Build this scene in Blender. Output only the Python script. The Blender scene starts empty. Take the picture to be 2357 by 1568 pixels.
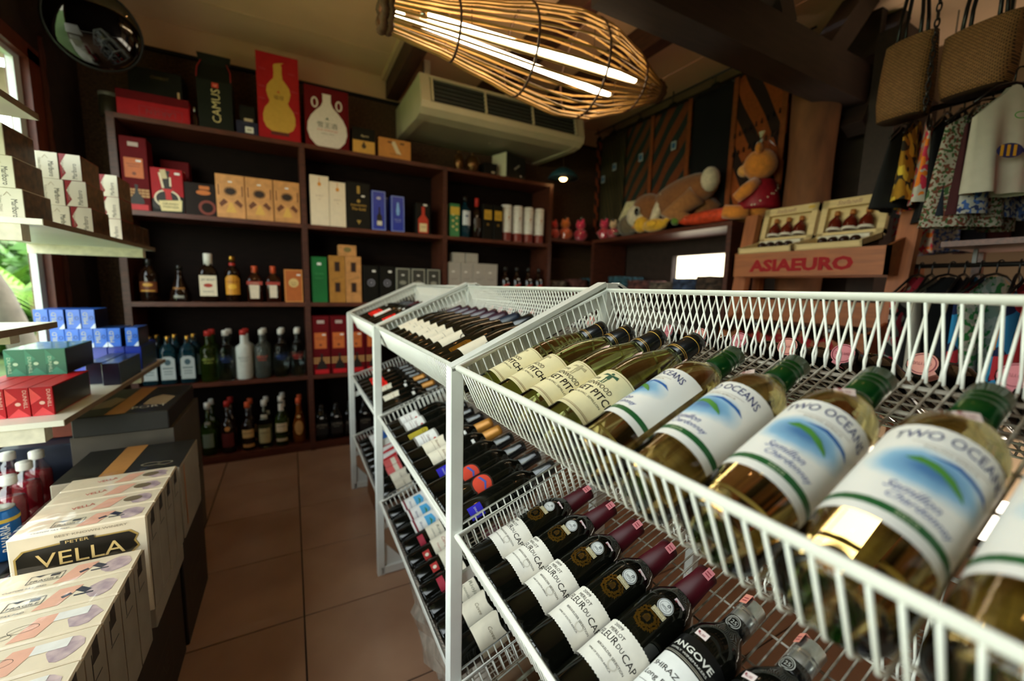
import bpy, bmesh, math, random
from mathutils import Matrix, Vector
random.seed(7)
PI = math.pi
SC = bpy.context.scene
COL = SC.collection

# ---------------------------------------------------------------- camera
cam_d = bpy.data.cameras.new('camera')
cam = bpy.data.objects.new('camera', cam_d)
COL.objects.link(cam)
cam_d.lens = 14.5214
cam_d.sensor_width = 36.0
cam_d.clip_start = 0.01
cam.matrix_world = Matrix(((0.88263087, 0.03941416, -0.46841143, 0.0),
                           (-0.46951189, 0.12232141, -0.87441183, 0.0),
                           (0.02283254, 0.99170762, 0.12647007, 1.16),
                           (0, 0, 0, 1)))
cam_d.dof.use_dof = True
cam_d.dof.focus_distance = 0.74
cam_d.dof.aperture_fstop = 2.2
SC.camera = cam

# ---------------------------------------------------------------- world, sun, exposure
SC.view_settings.view_transform = 'Standard'
SC.view_settings.look = 'None'
SC.view_settings.gamma = 1.0
SC.view_settings.use_curve_mapping = False
SC.view_settings.exposure = -0.15
SC.cycles.use_denoising = True
SC.cycles.max_bounces = 8
SC.cycles.adaptive_threshold = 0.02
SC.cycles.transmission_bounces = 7
SC.cycles.transparent_max_bounces = 12
SC.cycles.caustics_refractive = True
SC.cycles.blur_glossy = 1.0
SC.cycles.caustics_reflective = False
SC.cycles.sample_clamp_indirect = 6.0
world = bpy.data.worlds.new('world')
SC.world = world
world.use_nodes = True
wn = world.node_tree
wn.nodes.clear()
w_out = wn.nodes.new('ShaderNodeOutputWorld')
w_bg = wn.nodes.new('ShaderNodeBackground')
w_sky = wn.nodes.new('ShaderNodeTexSky')
w_sky.sky_type = 'NISHITA'
w_sky.sun_disc = False
w_sky.sun_elevation = math.radians(58)
w_sky.sun_rotation = math.radians(80)
w_sky.air_density = 1.3
w_sky.dust_density = 3.0
w_mix = wn.nodes.new('ShaderNodeMix')          # bright tropical haze over the clear sky
w_mix.data_type = 'RGBA'
w_mix.inputs['Factor'].default_value = 0.65
w_mix.inputs[7].default_value = (2.7, 2.42, 1.95, 1)
wn.links.new(w_sky.outputs[0], w_mix.inputs[6])
wn.links.new(w_mix.outputs[2], w_bg.inputs[0])
w_bg.inputs[1].default_value = 3.6
wn.links.new(w_bg.outputs[0], w_out.inputs[0])
sun_d = bpy.data.lights.new('sun', 'SUN')
sun_d.energy = 2.2
sun_d.angle = 0.01
sun_d.color = (1.0, 0.95, 0.86)
sun = bpy.data.objects.new('sun', sun_d)
sun.rotation_euler = (math.radians(16), math.radians(-20), 0)
COL.objects.link(sun)


def portal(loc, rot, sx, sy):
    d = bpy.data.lights.new('window_portal', 'AREA')
    d.shape = 'RECTANGLE'
    d.size, d.size_y = sx, sy
    d.cycles.is_portal = True
    o = bpy.data.objects.new('window_portal', d)
    o.location, o.rotation_euler = loc, rot
    COL.objects.link(o)


# area lights that only guide the sky light through the real window
portal((-1.08, 1.20, 1.35), (0, -PI / 2, 0), 1.62, 3.2)

# ---------------------------------------------------------------- materials


def lin(h):
    if isinstance(h, str):
        h = h.lstrip('#')
        v = [int(h[i:i + 2], 16) / 255 for i in (0, 2, 4)]
        return tuple(x / 12.92 if x <= 0.04045 else ((x + 0.055) / 1.055) ** 2.4 for x in v)
    return tuple(h)


MATS = {}


def mat(name, col, rough=0.5, metal=0.0, var=0.12, scale=30.0, trans=0.0, ior=1.45, coat=0.0, emit=None,
        emit_s=0.0, bump=0.0, sheen=0.0, spec=0.5, stretch=None, col2=None):
    if name in MATS:
        return MATS[name]
    m = bpy.data.materials.new(name)
    m.use_nodes = True
    nt = m.node_tree
    b = nt.nodes['Principled BSDF']
    c = lin(col)
    b.inputs['Roughness'].default_value = rough
    b.inputs['Metallic'].default_value = metal
    b.inputs['IOR'].default_value = ior
    b.inputs['Transmission Weight'].default_value = trans
    b.inputs['Coat Weight'].default_value = coat
    b.inputs['Specular IOR Level'].default_value = spec
    b.inputs['Sheen Weight'].default_value = sheen
    if emit is not None:
        b.inputs['Emission Color'].default_value = (*lin(emit), 1)
        b.inputs['Emission Strength'].default_value = emit_s
    tc = nt.nodes.new('ShaderNodeTexCoord')
    nz = nt.nodes.new('ShaderNodeTexNoise')
    nz.inputs['Scale'].default_value = scale
    nz.inputs['Detail'].default_value = 4
    src = tc.outputs['Object']
    if stretch:
        mp = nt.nodes.new('ShaderNodeMapping')
        mp.inputs['Scale'].default_value = stretch
        nt.links.new(src, mp.inputs[0])
        src = mp.outputs[0]
    nt.links.new(src, nz.inputs['Vector'])
    rp = nt.nodes.new('ShaderNodeValToRGB')
    rp.color_ramp.elements[0].position = 0.3
    rp.color_ramp.elements[1].position = 0.7
    c2 = lin(col2) if col2 is not None else tuple(min(1, x * (1 + var)) for x in c)
    rp.color_ramp.elements[0].color = (*[x * (1 - var) for x in c], 1)
    rp.color_ramp.elements[1].color = (*c2, 1)
    nt.links.new(nz.outputs['Fac'], rp.inputs[0])
    nt.links.new(rp.outputs[0], b.inputs['Base Color'])
    if bump:
        bp = nt.nodes.new('ShaderNodeBump')
        bp.inputs['Strength'].default_value = bump
        bp.inputs['Distance'].default_value = 0.004
        nt.links.new(nz.outputs['Fac'], bp.inputs['Height'])
        nt.links.new(bp.outputs[0], b.inputs['Normal'])
    MATS[name] = m
    return m


def ink(col, rough=0.5, metal=0.0):
    return mat('ink_%s_%s_%d' % (str(col).replace('#', ''), int(rough * 10), int(metal)), col, rough, metal, var=0.05, scale=60)


def pane_mat(name, tint, gloss):
    m = bpy.data.materials.new(name)
    m.use_nodes = True
    nt = m.node_tree
    nt.nodes.clear()
    o = nt.nodes.new('ShaderNodeOutputMaterial')
    mx = nt.nodes.new('ShaderNodeMixShader')
    tr = nt.nodes.new('ShaderNodeBsdfTransparent')
    gl = nt.nodes.new('ShaderNodeBsdfGlossy')
    nz = nt.nodes.new('ShaderNodeTexNoise')
    nz.inputs['Scale'].default_value = 3
    rp = nt.nodes.new('ShaderNodeMapRange')
    rp.inputs['To Min'].default_value = gloss * 0.7
    rp.inputs['To Max'].default_value = gloss * 1.3
    tr.inputs[0].default_value = (*tint, 1)
    gl.inputs['Roughness'].default_value = 0.08
    nt.links.new(nz.outputs['Fac'], rp.inputs[0])
    nt.links.new(rp.outputs[0], mx.inputs[0])
    nt.links.new(tr.outputs[0], mx.inputs[1])
    nt.links.new(gl.outputs[0], mx.inputs[2])
    nt.links.new(mx.outputs[0], o.inputs[0])
    MATS[name] = m
    return m


# ---------------------------------------------------------------- object helpers
def obj(name, me, parent=None, M=None):
    o = bpy.data.objects.new(name, me)
    COL.objects.link(o)
    if parent is not None:
        o.parent = parent
    if M is not None:
        o.matrix_local = M
    return o


def tag(o, label, cat, group=None, kind=None):
    o['label'] = label
    o['category'] = cat
    if group:
        o['group'] = group
    if kind:
        o['kind'] = kind
    return o


def struct(o, label, cat):
    o['kind'] = 'structure'
    o['label'] = label
    o['category'] = cat
    return o


def empty(name, loc=(0, 0, 0), rz=0.0):
    o = bpy.data.objects.new(name, None)
    COL.objects.link(o)
    o.empty_display_size = 0.05
    o.location = loc
    o.rotation_euler = (0, 0, rz)
    return o


def mesh(verts, faces, m, smooth=False, name='mesh'):
    me = bpy.data.meshes.new(name)
    me.from_pydata([tuple(v) for v in verts], [], faces)
    if m is not None:
        me.materials.append(m)
    if smooth:
        for p in me.polygons:
            p.use_smooth = True
    me.update()
    return me


class MB:
    """collects pieces of ONE part"""

    def __init__(self):
        self.v, self.f = [], []

    def add(self, v, f, M=None):
        n = len(self.v)
        if M is not None:
            v = [M @ Vector(p) for p in v]
        self.v += [tuple(p) for p in v]
        self.f += [tuple(i + n for i in q) for q in f]
        return self

    def box(self, x0, x1, y0, y1, z0, z1, M=None):
        v = [(x, y, z) for z in (z0, z1) for y in (y0, y1) for x in (x0, x1)]
        f = [(0, 2, 3, 1), (4, 5, 7, 6), (0, 1, 5, 4), (2, 6, 7, 3), (0, 4, 6, 2), (1, 3, 7, 5)]
        return self.add(v, f, M)

    def tube(self, pts, r, n=5, closed=False, caps=True):
        v, f = tube_geo(pts, r, n, closed, caps)
        return self.add(v, f)

    def lathe(self, prof, n=16, M=None, sq=0.0, flat=1.0):
        v, f = lathe_geo(prof, n, sq, flat)
        return self.add(v, f, M)

    def ball(self, c, r, n=12, M=None):
        if not hasattr(r, '__len__'):
            r = (r, r, r)
        k = max(4, n // 2)
        prof = [(math.sin(PI * i / k), -math.cos(PI * i / k)) for i in range(k + 1)]
        v, f = lathe_geo(prof, n)
        v = [(c[0] + p[0] * r[0], c[1] + p[1] * r[1], c[2] + p[2] * r[2]) for p in v]
        return self.add(v, f, M)

    def mesh(self, m, smooth=False):
        return mesh(self.v, self.f, m, smooth)


def tube_geo(pts, r, n=5, closed=False, caps=True):
    P = [Vector(p) for p in pts]
    N = len(P)
    rs = r if hasattr(r, '__len__') else [r] * N
    v, f = [], []
    ref = None
    for i in range(N):
        if closed:
            t = (P[(i + 1) % N] - P[i - 1]).normalized()
        elif i == 0:
            t = (P[1] - P[0]).normalized()
        elif i == N - 1:
            t = (P[-1] - P[-2]).normalized()
        else:
            t = ((P[i + 1] - P[i]).normalized() + (P[i] - P[i - 1]).normalized()).normalized()
        if ref is None:
            a = Vector((0, 0, 1)) if abs(t.z) < 0.9 else Vector((1, 0, 0))
            ref = t.cross(a).normalized()
        ref = (ref - t * ref.dot(t)).normalized()
        b = t.cross(ref)
        k = 1.0
        if 0 < i < N - 1 or closed:
            d = (P[(i + 1) % N] - P[i]).normalized().dot(t)
            k = 1.0 / max(0.5, d)
        for j in range(n):
            a = 2 * PI * j / n
            v.append(P[i] + (ref * math.cos(a) + b * math.sin(a)) * rs[i] * (1 + (k - 1) * 0.6))
    m = N if closed else N - 1
    for i in range(m):
        for j in range(n):
            a, b2 = i * n + j, i * n + (j + 1) % n
            c, d = ((i + 1) % N) * n + (j + 1) % n, ((i + 1) % N) * n + j
            f.append((a, b2, c, d))
    if caps and not closed:
        f.append(tuple(range(n - 1, -1, -1)))
        f.append(tuple((N - 1) * n + j for j in range(n)))
    return v, f


def lathe_geo(prof, n=16, sq=0.0, flat=1.0):
    """revolve (r, z) about Z; sq > 0 squares the section, flat squashes it in Y"""
    v, f, rows = [], [], []
    for r, z in prof:
        if r <= 1e-6:
            rows.append([len(v)])
            v.append((0, 0, z))
        else:
            row = []
            for j in range(n):
                a = 2 * PI * (j + 0.5) / n
                c, s = math.cos(a), math.sin(a)
                k = 1.0
                if sq:
                    e = 2 + 10 * sq
                    k = 1 / (abs(c) ** e + abs(s) ** e) ** (1 / e)
                row.append(len(v))
                v.append((r * k * c, r * k * s * flat, z))
            rows.append(row)
    for a, b in zip(rows, rows[1:]):
        for j in range(n):
            if len(a) == 1 and len(b) == 1:
                break
            if len(a) == 1:
                f.append((a[0], b[(j + 1) % n], b[j]))
            elif len(b) == 1:
                f.append((a[j], a[(j + 1) % n], b[0]))
            else:
                f.append((a[j], a[(j + 1) % n], b[(j + 1) % n], b[j]))
    if len(rows[0]) > 1:
        f.append(tuple(reversed(rows[0])))
    if len(rows[-1]) > 1:
        f.append(tuple(rows[-1]))
    return v, f


_bevel_cache = {}


def box_mesh(w, d, h, m, bev=0.0015, origin='base'):
    """bevelled box, centred in x and y, standing on z = 0"""
    key = (round(w, 4), round(d, 4), round(h, 4), m.name, bev, origin)
    if key in _bevel_cache:
        return _bevel_cache[key]
    bm = bmesh.new()
    z0 = 0 if origin == 'base' else -h / 2
    vs = [bm.verts.new((sx * w / 2, sy * d / 2, z0 + sz * h)) for sz in (0, 1) for sy in (-1, 1) for sx in (-1, 1)]
    for q in [(0, 2, 3, 1), (4, 5, 7, 6), (0, 1, 5, 4), (2, 6, 7, 3), (0, 4, 6, 2), (1, 3, 7, 5)]:
        bm.faces.new([vs[i] for i in q])
    if bev:
        bmesh.ops.bevel(bm, geom=bm.edges[:] + bm.verts[:], offset=min(bev, 0.3 * min(w, d, h)), segments=1, affect='EDGES', profile=0.5)
    me = bpy.data.meshes.new('box')
    bm.to_mesh(me)
    bm.free()
    me.materials.append(m)
    _bevel_cache[key] = me
    return me


# ---------------------------------------------------------------- flat print (2-D shapes, later laid on a box face or wrapped on a bottle)
_txt = {}


def text2d(s, w=None, h=None, slant=0.0, bold=0.0):
    """lettering as 2-D polygons centred on 0, fitted to w x h"""
    key = (s, bold)
    if key not in _txt:
        cu = bpy.data.curves.new('lettering', 'FONT')
        cu.body = s
        cu.resolution_u = 2
        cu.offset = bold
        o = bpy.data.objects.new('lettering', cu)
        me = bpy.data.meshes.new_from_object(o)
        V = [(v.co.x, v.co.y) for v in me.vertices]
        F = [tuple(p.vertices) for p in me.polygons]
        bpy.data.objects.remove(o)
        bpy.data.curves.remove(cu)
        bpy.data.meshes.remove(me)
        _txt[key] = (V, F)
    V, F = _txt[key]
    if not V:
        return [], []
    x0, x1 = min(v[0] for v in V), max(v[0] for v in V)
    y0, y1 = min(v[1] for v in V), max(v[1] for v in V)
    tw, th = x1 - x0, max(1e-6, y1 - y0)
    if w is None:
        w = h * tw / th
    if h is None:
        h = w * th / tw
    out = []
    for x, y in V:
        yy = ((y - y0) / th - 0.5) * h
        out.append((((x - x0) / tw - 0.5) * w + slant * yy, yy))
    return out, F


def rect2d(w, h):
    return [(-w / 2, -h / 2), (w / 2, -h / 2), (w / 2, h / 2), (-w / 2, h / 2)], [(0, 1, 2, 3)]


def ell2d(w, h, n=20):
    return [(w / 2 * math.cos(2 * PI * i / n), h / 2 * math.sin(2 * PI * i / n)) for i in range(n)], [tuple(range(n))]


def ring2d(w, h, t, n=24):
    v = []
    for i in range(n):
        c, s = math.cos(2 * PI * i / n), math.sin(2 * PI * i / n)
        v += [(w / 2 * c, h / 2 * s), ((w / 2 - t) * c, (h / 2 - t) * s)]
    return v, [(2 * i, (2 * i + 2) % (2 * n), (2 * i + 3) % (2 * n), 2 * i + 1) for i in range(n)]


def poly2d(pts):
    return list(pts), [tuple(range(len(pts)))]


def frame2d(w, h, t):
    v = [(-w / 2, -h / 2), (w / 2, -h / 2), (w / 2, h / 2), (-w / 2, h / 2)]
    u = [(x - math.copysign(t, x), y - math.copysign(t, y)) for x, y in v]
    return v + u, [(i, (i + 1) % 4, 4 + (i + 1) % 4, 4 + i) for i in range(4)]


def at2d(shape, x=0, y=0, rot=0.0):
    v, f = shape
    c, s = math.cos(rot), math.sin(rot)
    return [(x + c * a - s * b, y + s * a + c * b) for a, b in v], f


def join2d(*shapes):
    V, F = [], []
    for v, f in shapes:
        n = len(V)
        V += v
        F += [tuple(i + n for i in q) for q in f]
    return V, F


def flat_mesh(shape, m, M, off=0.0004):
    """shape lies in the local XY plane of M (normal +Z)"""
    v, f = shape
    return mesh([M @ Vector((x, y, off)) for x, y in v], f, m)


def wrap_mesh(shape, m, R, z, off=0.0004, step=0.2, thick=0.0, flat=1.0):
    """wrap a 2-D shape round the Z axis: x runs round the bottle (centre faces -Y), y runs up from height z"""
    bm = bmesh.new()
    v, f = shape
    bv = [bm.verts.new((x, y, 0)) for x, y in v]
    for q in f:
        try:
            bm.faces.new([bv[i] for i in q])
        except ValueError:
            pass
    xs = [p[0] for p in v]
    k0, k1 = int(min(xs) / R / step) - 1, int(max(xs) / R / step) + 1
    for k in range(k0, k1 + 1):
        x = k * step * R
        if min(xs) < x < max(xs):
            bmesh.ops.bisect_plane(bm, geom=bm.verts[:] + bm.edges[:] + bm.faces[:], plane_co=(x, 0, 0), plane_no=(1, 0, 0), dist=1e-7)
    r = R + off
    uvl = bm.loops.layers.uv.new('print')
    x0, x1, y0, y1 = min(xs), max(xs), min(p[1] for p in v), max(p[1] for p in v)
    for face in bm.faces:
        for lp in face.loops:
            lp[uvl].uv = ((lp.vert.co.x - x0) / max(1e-6, x1 - x0), (lp.vert.co.y - y0) / max(1e-6, y1 - y0))
    for q in bm.verts:
        a = q.co.x / R
        q.co = Vector((r * math.sin(a), -r * math.cos(a) * flat, z + q.co.y))
    me = bpy.data.meshes.new('print')
    bm.to_mesh(me)
    bm.free()
    me.materials.append(m)
    for p in me.polygons:
        p.use_smooth = True
    return me


FACE = {  # matrices that put the XY print plane on a face of a box of size w, d, h standing on z = 0
    'front': lambda w, d, h: Matrix.Translation((0, -d / 2, h / 2)) @ Matrix(((1, 0, 0, 0), (0, 0, -1, 0), (0, 1, 0, 0), (0, 0, 0, 1))),
    'back': lambda w, d, h: Matrix.Translation((0, d / 2, h / 2)) @ Matrix(((-1, 0, 0, 0), (0, 0, 1, 0), (0, 1, 0, 0), (0, 0, 0, 1))),
    'right': lambda w, d, h: Matrix.Translation((w / 2, 0, h / 2)) @ Matrix(((0, 0, 1, 0), (1, 0, 0, 0), (0, 1, 0, 0), (0, 0, 0, 1))),
    'left': lambda w, d, h: Matrix.Translation((-w / 2, 0, h / 2)) @ Matrix(((0, 0, -1, 0), (-1, 0, 0, 0), (0, 1, 0, 0), (0, 0, 0, 1))),
    'top': lambda w, d, h: Matrix.Translation((0, 0, h)),
}


class Kind:
    """a thing with parts: meshes in the thing's own frame, copied with shared mesh data"""

    def __init__(self, name, root):
        self.parts = [(name, root, -1)]

    def part(self, name, me, parent=0):
        self.parts.append((name, me, parent))
        return len(self.parts) - 1

    def place(self, M, label, cat, group=None):
        os_ = []
        for name, me, p in self.parts:
            o = obj(name, me, os_[p] if p >= 0 else None)
            os_.append(o)
        os_[0].matrix_world = M
        tag(os_[0], label, cat, group)
        return os_[0]


def box_kind(name, w, d, h, m, prints=(), bev=0.0015):
    """prints: (part name, shape, material, face, x, y[, off])"""
    k = Kind(name, box_mesh(w, d, h, m, bev))
    for i, pr in enumerate(prints):
        pn, shape, pm, face, x, y = pr[:6]
        off = pr[6] if len(pr) > 6 else 0.0004 + 0.00012 * i
        k.part(pn, flat_mesh(at2d(shape, x, y), pm, FACE[face](w, d, h), off))
    return k


def T(x, y, z, rz=0.0):
    return Matrix.Translation((x, y, z)) @ Matrix.Rotation(rz, 4, 'Z')


ORD = ['first', 'second', 'third', 'fourth', 'fifth', 'sixth', 'seventh', 'eighth', 'ninth', 'tenth', 'eleventh', 'twelfth', 'thirteenth', 'fourteenth']
# ================================================================ the setting
XL, XR, YB, YF, ZC = -1.02, 2.86, 3.40, -1.60, 2.70
m_grout = mat('grout', '#3a2a22', 0.9)
m_tile = mat('floor_tile', '#a47b62', 0.28, var=0.10, scale=4.0, bump=0.02, col2='#b08a70')
m_wood = mat('dark_wood', '#4a2519', 0.45, var=0.35, scale=14, stretch=(1, 1, 6), bump=0.05)
m_woodx = mat('dark_wood_grain', '#55291a', 0.42, var=0.35, scale=14, stretch=(1, 6, 6), bump=0.05)
m_beam = mat('beam_wood', '#40221a', 0.55, var=0.3, scale=9, stretch=(6, 1, 6), bump=0.05)
m_beamx = mat('tie_beam_wood', '#2a1a14', 0.6, var=0.3, scale=9, stretch=(1, 6, 6), bump=0.05)
m_cork = mat('cork_wall', '#4a3522', 0.9, var=0.5, scale=70, bump=0.25)
m_cream = mat('cream_board', '#e2b892', 0.6, var=0.06, scale=3)
m_fascia = mat('cream_fascia', '#d0a884', 0.6, var=0.06, scale=3)
m_black = mat('black_void', '#0c0a09', 0.8)
m_white = mat('white_laminate', '#e6e1d2', 0.35, var=0.04, scale=8)
m_bracket = mat('painted_bracket', '#d8d0ba', 0.5, var=0.12, scale=40, bump=0.05)
m_frame = mat('red_brown_frame', '#5a2616', 0.45, var=0.3, scale=16, stretch=(4, 4, 1))
m_alu = mat('window_bead', '#c9d0cc', 0.4, var=0.06)


def slab(name, x0, x1, y0, y1, z0, z1, m, parent=None):
    return obj(name, MB().box(x0, x1, y0, y1, z0, z1).mesh(m), parent)


# ---- floor with tiles
floor = struct(slab('floor', XL - 0.1, 2.92, YF, YB + 0.1, -0.06, -0.004, m_grout), 'dark grout bed under the brown floor tiles', 'floor')
TS, TX0, TY0 = 0.402, -0.002, 1.09
tile_me = box_mesh(TS - 0.005, TS - 0.005, 0.010, m_tile, 0.0012)
for i in range(-3, 9):
    for j in range(-6, 6):
        cx_, cy_ = TX0 + TS * (i + 0.5), TY0 + TS * (j + 0.5)
        if XL - 0.2 < cx_ < 2.9 and YF + 0.15 < cy_ < YB - 0.08:
            obj('tile', tile_me, floor, T(cx_, cy_, -0.010))

# ---- walls
struct(slab('wall_back', XL - 0.1, 2.92, YB, YB + 0.1, 0, 2.535, m_cork), 'dark brown cork wall behind the liquor shelves', 'wall')
struct(slab('trim_1', XL - 0.1, 2.92, YB - 0.012, YB + 0.1, 2.535, ZC, m_fascia), 'cream fascia strip between cork wall and ceiling', 'trim')
struct(slab('trim_2', XL, 2.86, YB - 0.022, YB, 2.522, 2.540, m_black), 'thin dark ledge along the top of the cork wall', 'trim')
WY0, WY1, WZ0, WZ1 = -0.30, 2.80, 0.56, 2.14   # window opening in the left wall
wl = empty('wall_left', (XL, 0, 0))
struct(wl, 'dark timber wall around the big side window', 'wall')


def wl_part(n, y0, y1, z0, z1, m=m_wood):
    o = obj(n, MB().box(-0.05, 0.0, y0, y1, z0, z1).mesh(m), wl)
    return o


wl_part('wall_panel', WY1, YB, 0, ZC, mat('dark_wall_board', '#2b1d15', 0.8, var=0.3, scale=18, bump=0.1))
wl_part('wall_panel', YF, WY0, 0, ZC, MATS['dark_wall_board'])
wl_part('wall_panel', WY0, WY1, 0, WZ0, MATS['dark_wall_board'])
wl_part('wall_panel', WY0, WY1, WZ1, ZC, MATS['dark_wall_board'])
win = empty('window_1', (XL, 0, 0))
struct(win, 'large side window with red-brown frame looking out on palms', 'window')
for n, a in (('window_jamb', (-0.055, 0.022, WY1 - 0.006, WY1 + 0.095, WZ0 - 0.05, WZ1 + 0.04)),
             ('window_head', (-0.055, 0.022, WY0, WY1 + 0.095, WZ1 - 0.006, WZ1 + 0.06)),
             ('window_sill', (-0.13, 0.05, WY0, WY1 + 0.085, WZ0 - 0.05, WZ0)),
             ('window_jamb', (-0.055, 0.022, WY0 - 0.06, WY0, WZ0 - 0.05, WZ1 + 0.06))):
    obj(n, MB().box(*a).mesh(m_frame), win)
for a in ((-0.032, -0.008, WY1 - 0.056, WY1 - 0.006, WZ0, WZ1 - 0.006), (-0.032, -0.008, WY0, WY1 - 0.056, WZ1 - 0.030, WZ1 - 0.006)):
    obj('glazing_bead', MB().box(*a).mesh(m_alu), win)
obj('pane', MB().box(-0.024, -0.019, WY0, WY1 - 0.03, WZ0, WZ1 - 0.02).mesh(pane_mat('window_glass', (0.93, 0.97, 0.95), 0.05)), win)
# scalloped strip beside the window
sv, sf = [], []
N = 120
for i in range(N + 1):
    z = 0.55 + 1.75 * i / N
    w_ = 0.012 + 0.014 * abs(math.sin(z * 22))
    sv += [(0, 0, z), (0, w_, z), (0.012, 0, z), (0.012, w_, z)]
for i in range(N):
    a = 4 * i
    sf += [(a, a + 1, a + 5, a + 4), (a + 2, a + 6, a + 7, a + 3), (a + 1, a + 3, a + 7, a + 5), (a, a + 4, a + 6, a + 2)]
struct(obj('trim_3', mesh(sv, sf, mat('scallop_wood', '#5c3020', 0.5)), None, T(XL + 0.002, 2.96, 0)), 'scalloped brown wooden strip beside the window frame', 'trim')
# back of the shop, behind the camera
wf = empty('wall_front', (0, YF, 0))
struct(wf, 'dark timber wall at the near end of the shop', 'wall')
for a in ((XL - 0.1, 1.2, -0.1, 0, 0, ZC), (1.2, 3.7, -0.1, 0, 0, ZC)):
    obj('wall_panel', MB().box(*a).mesh(MATS['dark_wall_board']), wf)
# right wall: boards behind the toy shelf with the lit pass-through, the room runs on beyond the trunk
wr = empty('wall_right', (XR, 0, 0))
struct(wr, 'dark timber wall behind the toy shelf', 'wall')
OY0, OY1, OZ0, OZ1 = 2.02, 2.50, 1.20, 1.456
for a in ((0, 0.06, OY1, YB, 0, ZC), (0, 0.06, 1.22, OY0, 0, ZC), (0, 0.06, OY0, OY1, 0, OZ0), (0, 0.06, OY0, OY1, OZ1, ZC)):
    obj('wall_panel', MB().box(*a).mesh(MATS['dark_wall_board']), wr)
struct(slab('wall_partition', 2.92, 3.7, 1.28, 1.34, 0, ZC, MATS['dark_wall_board']), 'dark partition beyond the trunk post', 'wall')
struct(slab('wall_side', 3.6, 3.7, YF, 1.34, 0, ZC, mat('far_wall_plaster', '#8d755c', 0.8, var=0.1, scale=5)), 'plaster wall of the room beyond the clothes rail', 'wall')

# ---- ceiling boards and beams
ceil = empty('ceiling', (0, 0, ZC))
struct(ceil, 'cream ceiling boards between dark beams', 'ceiling')
bx = [XL - 0.1, 0.735, 1.38, 1.915, 2.46, 2.92]
for a, b in zip(bx, bx[1:]):
    obj('ceiling_board', MB().box(a + 0.002, b - 0.002, YF, YB + 0.1, 0, 0.03).mesh(m_cream), ceil)
obj('ceiling_board', MB().box(2.922, 3.7, YF, 1.34, 0, 0.03).mesh(m_cream), ceil)
for k in range(4):
    obj('joint_strip', MB().box(XL, 0.68, 0.35 + k * 0.9, 0.356 + k * 0.9, -0.003, 0).mesh(m_fascia), ceil)
for i, x in enumerate((0.735, 1.38, 1.915)):
    o = obj('ceiling_beam', MB().box(x - 0.045, x + 0.045, YF, YB - 0.012, 2.55, ZC).mesh(m_beam))
    struct(o, ['dark ceiling beam nearest the cream ceiling over the liquor shelves', 'dark ceiling beam passing above the wicker lamp',
               'dark ceiling beam between lamp and clothes hangers'][i], 'beam')
obj('batten', MB().box(0.660, 0.690, YF, YB - 0.012, -0.03, 0).mesh(m_cream), ceil)

# ---- roof truss on the trunk post
tie = obj('tie_beam', MB().box(1.0, 3.6, 1.18, 1.32, 2.17, 2.36).mesh(m_beamx))
struct(tie, 'heavy dark tie beam crossing the room above the trunk post', 'beam')
for (a, b, w_), lab in zip((((2.02, 1.25, 2.36), (1.80, 1.25, 2.72), 0.05), ((2.36, 1.25, 2.30), (2.72, 1.25, 2.72), 0.055), ((2.72, 1.22, 2.05), (3.02, 1.22, 2.70), 0.05)),
                           ('slanting brace above the tie beam, nearer the lamp', 'slanting brace rising to the right above the trunk post', 'steep brace beside the straw bag')):
    d = Vector(b) - Vector(a)
    L = d.length
    M = Matrix.Translation(a) @ d.to_track_quat('Z', 'Y').to_matrix().to_4x4()
    struct(obj('roof_brace', MB().box(-w_, w_, -w_, w_, 0, L).mesh(m_beamx), None, M), lab, 'beam')
struct(obj('corner_post', MB().box(2.72, 2.86, 1.05, 1.17, 0, 2.5).mesh(m_beamx)), 'dark square post behind the straw bag', 'post')
tv, tf = [], []
n = 18
for i in range(31):
    z = 2.30 * i / 30
    for j in range(n):
        a = 2 * PI * j / n
        r = 0.112 + 0.006 * math.sin(3 * a + z * 2) + 0.005 * math.sin(7 * z + 2 * a)
        tv.append((2.60 + 0.02 * math.sin(2 * z) + r * math.cos(a), 1.36 + r * math.sin(a), z))
for i in range(30):
    for j in range(n):
        tf.append((i * n + j, i * n + (j + 1) % n, (i + 1) * n + (j + 1) % n, (i + 1) * n + j))
struct(obj('trunk_post', mesh(tv, tf, mat('bark', '#6e4428', 0.8, var=0.4, scale=12, stretch=(1, 1, 0.35), bump=0.5), True)), 'round tree trunk post with rough brown bark', 'post')

# ---- exterior seen through the side window
m_leaf = mat('palm_green', '#6f9a34', 0.5, var=0.3, scale=5)
m_leaf2 = mat('bush_green', '#456e26', 0.5, var=0.35, scale=8)
gnd = struct(obj('ground', MB().box(-14, XL - 0.12, -8, 14, -0.3, -0.05).mesh(mat('lawn', '#5c7440', 0.9, var=0.3, scale=3))), 'bright green lawn outside the window', 'ground')


def frond(base, az, el, L, m):
    b = MB()
    pts = []
    d = Vector((math.cos(az), math.sin(az), 0))
    for i in range(13):
        t = i / 12
        pts.append(Vector(base) + d * (L * t * math.cos(el)) + Vector((0, 0, L * (t * math.sin(el) - 0.55 * t * t))))
    b.tube(pts, [0.02 * (1 - 0.8 * i / 12) for i in range(13)], 5)
    side = Vector((-d.y, d.x, 0))
    for i in range(1, 12):
        for q in range(2):
            p = pts[i].lerp(pts[i + 1], q * 0.5) if i < 12 else pts[i]
            for s in (-1, 1):
                ll = 0.42 * L * (0.35 + math.sin(PI * min(1, i / 12 + 0.08)) * 0.65)
                e = p + side * s * ll * 0.75 + d * ll * 0.45 + Vector((0, 0, -ll * 0.35))
                mid = p.lerp(e, 0.45) + Vector((0, 0, 0.05))
                w_ = d * 0.022
                b.add([p - w_, p + w_, mid + w_ * 1.4, mid - w_ * 1.4, e], [(0, 1, 2, 3), (3, 2, 4)])
    return b.mesh(m)


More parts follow.
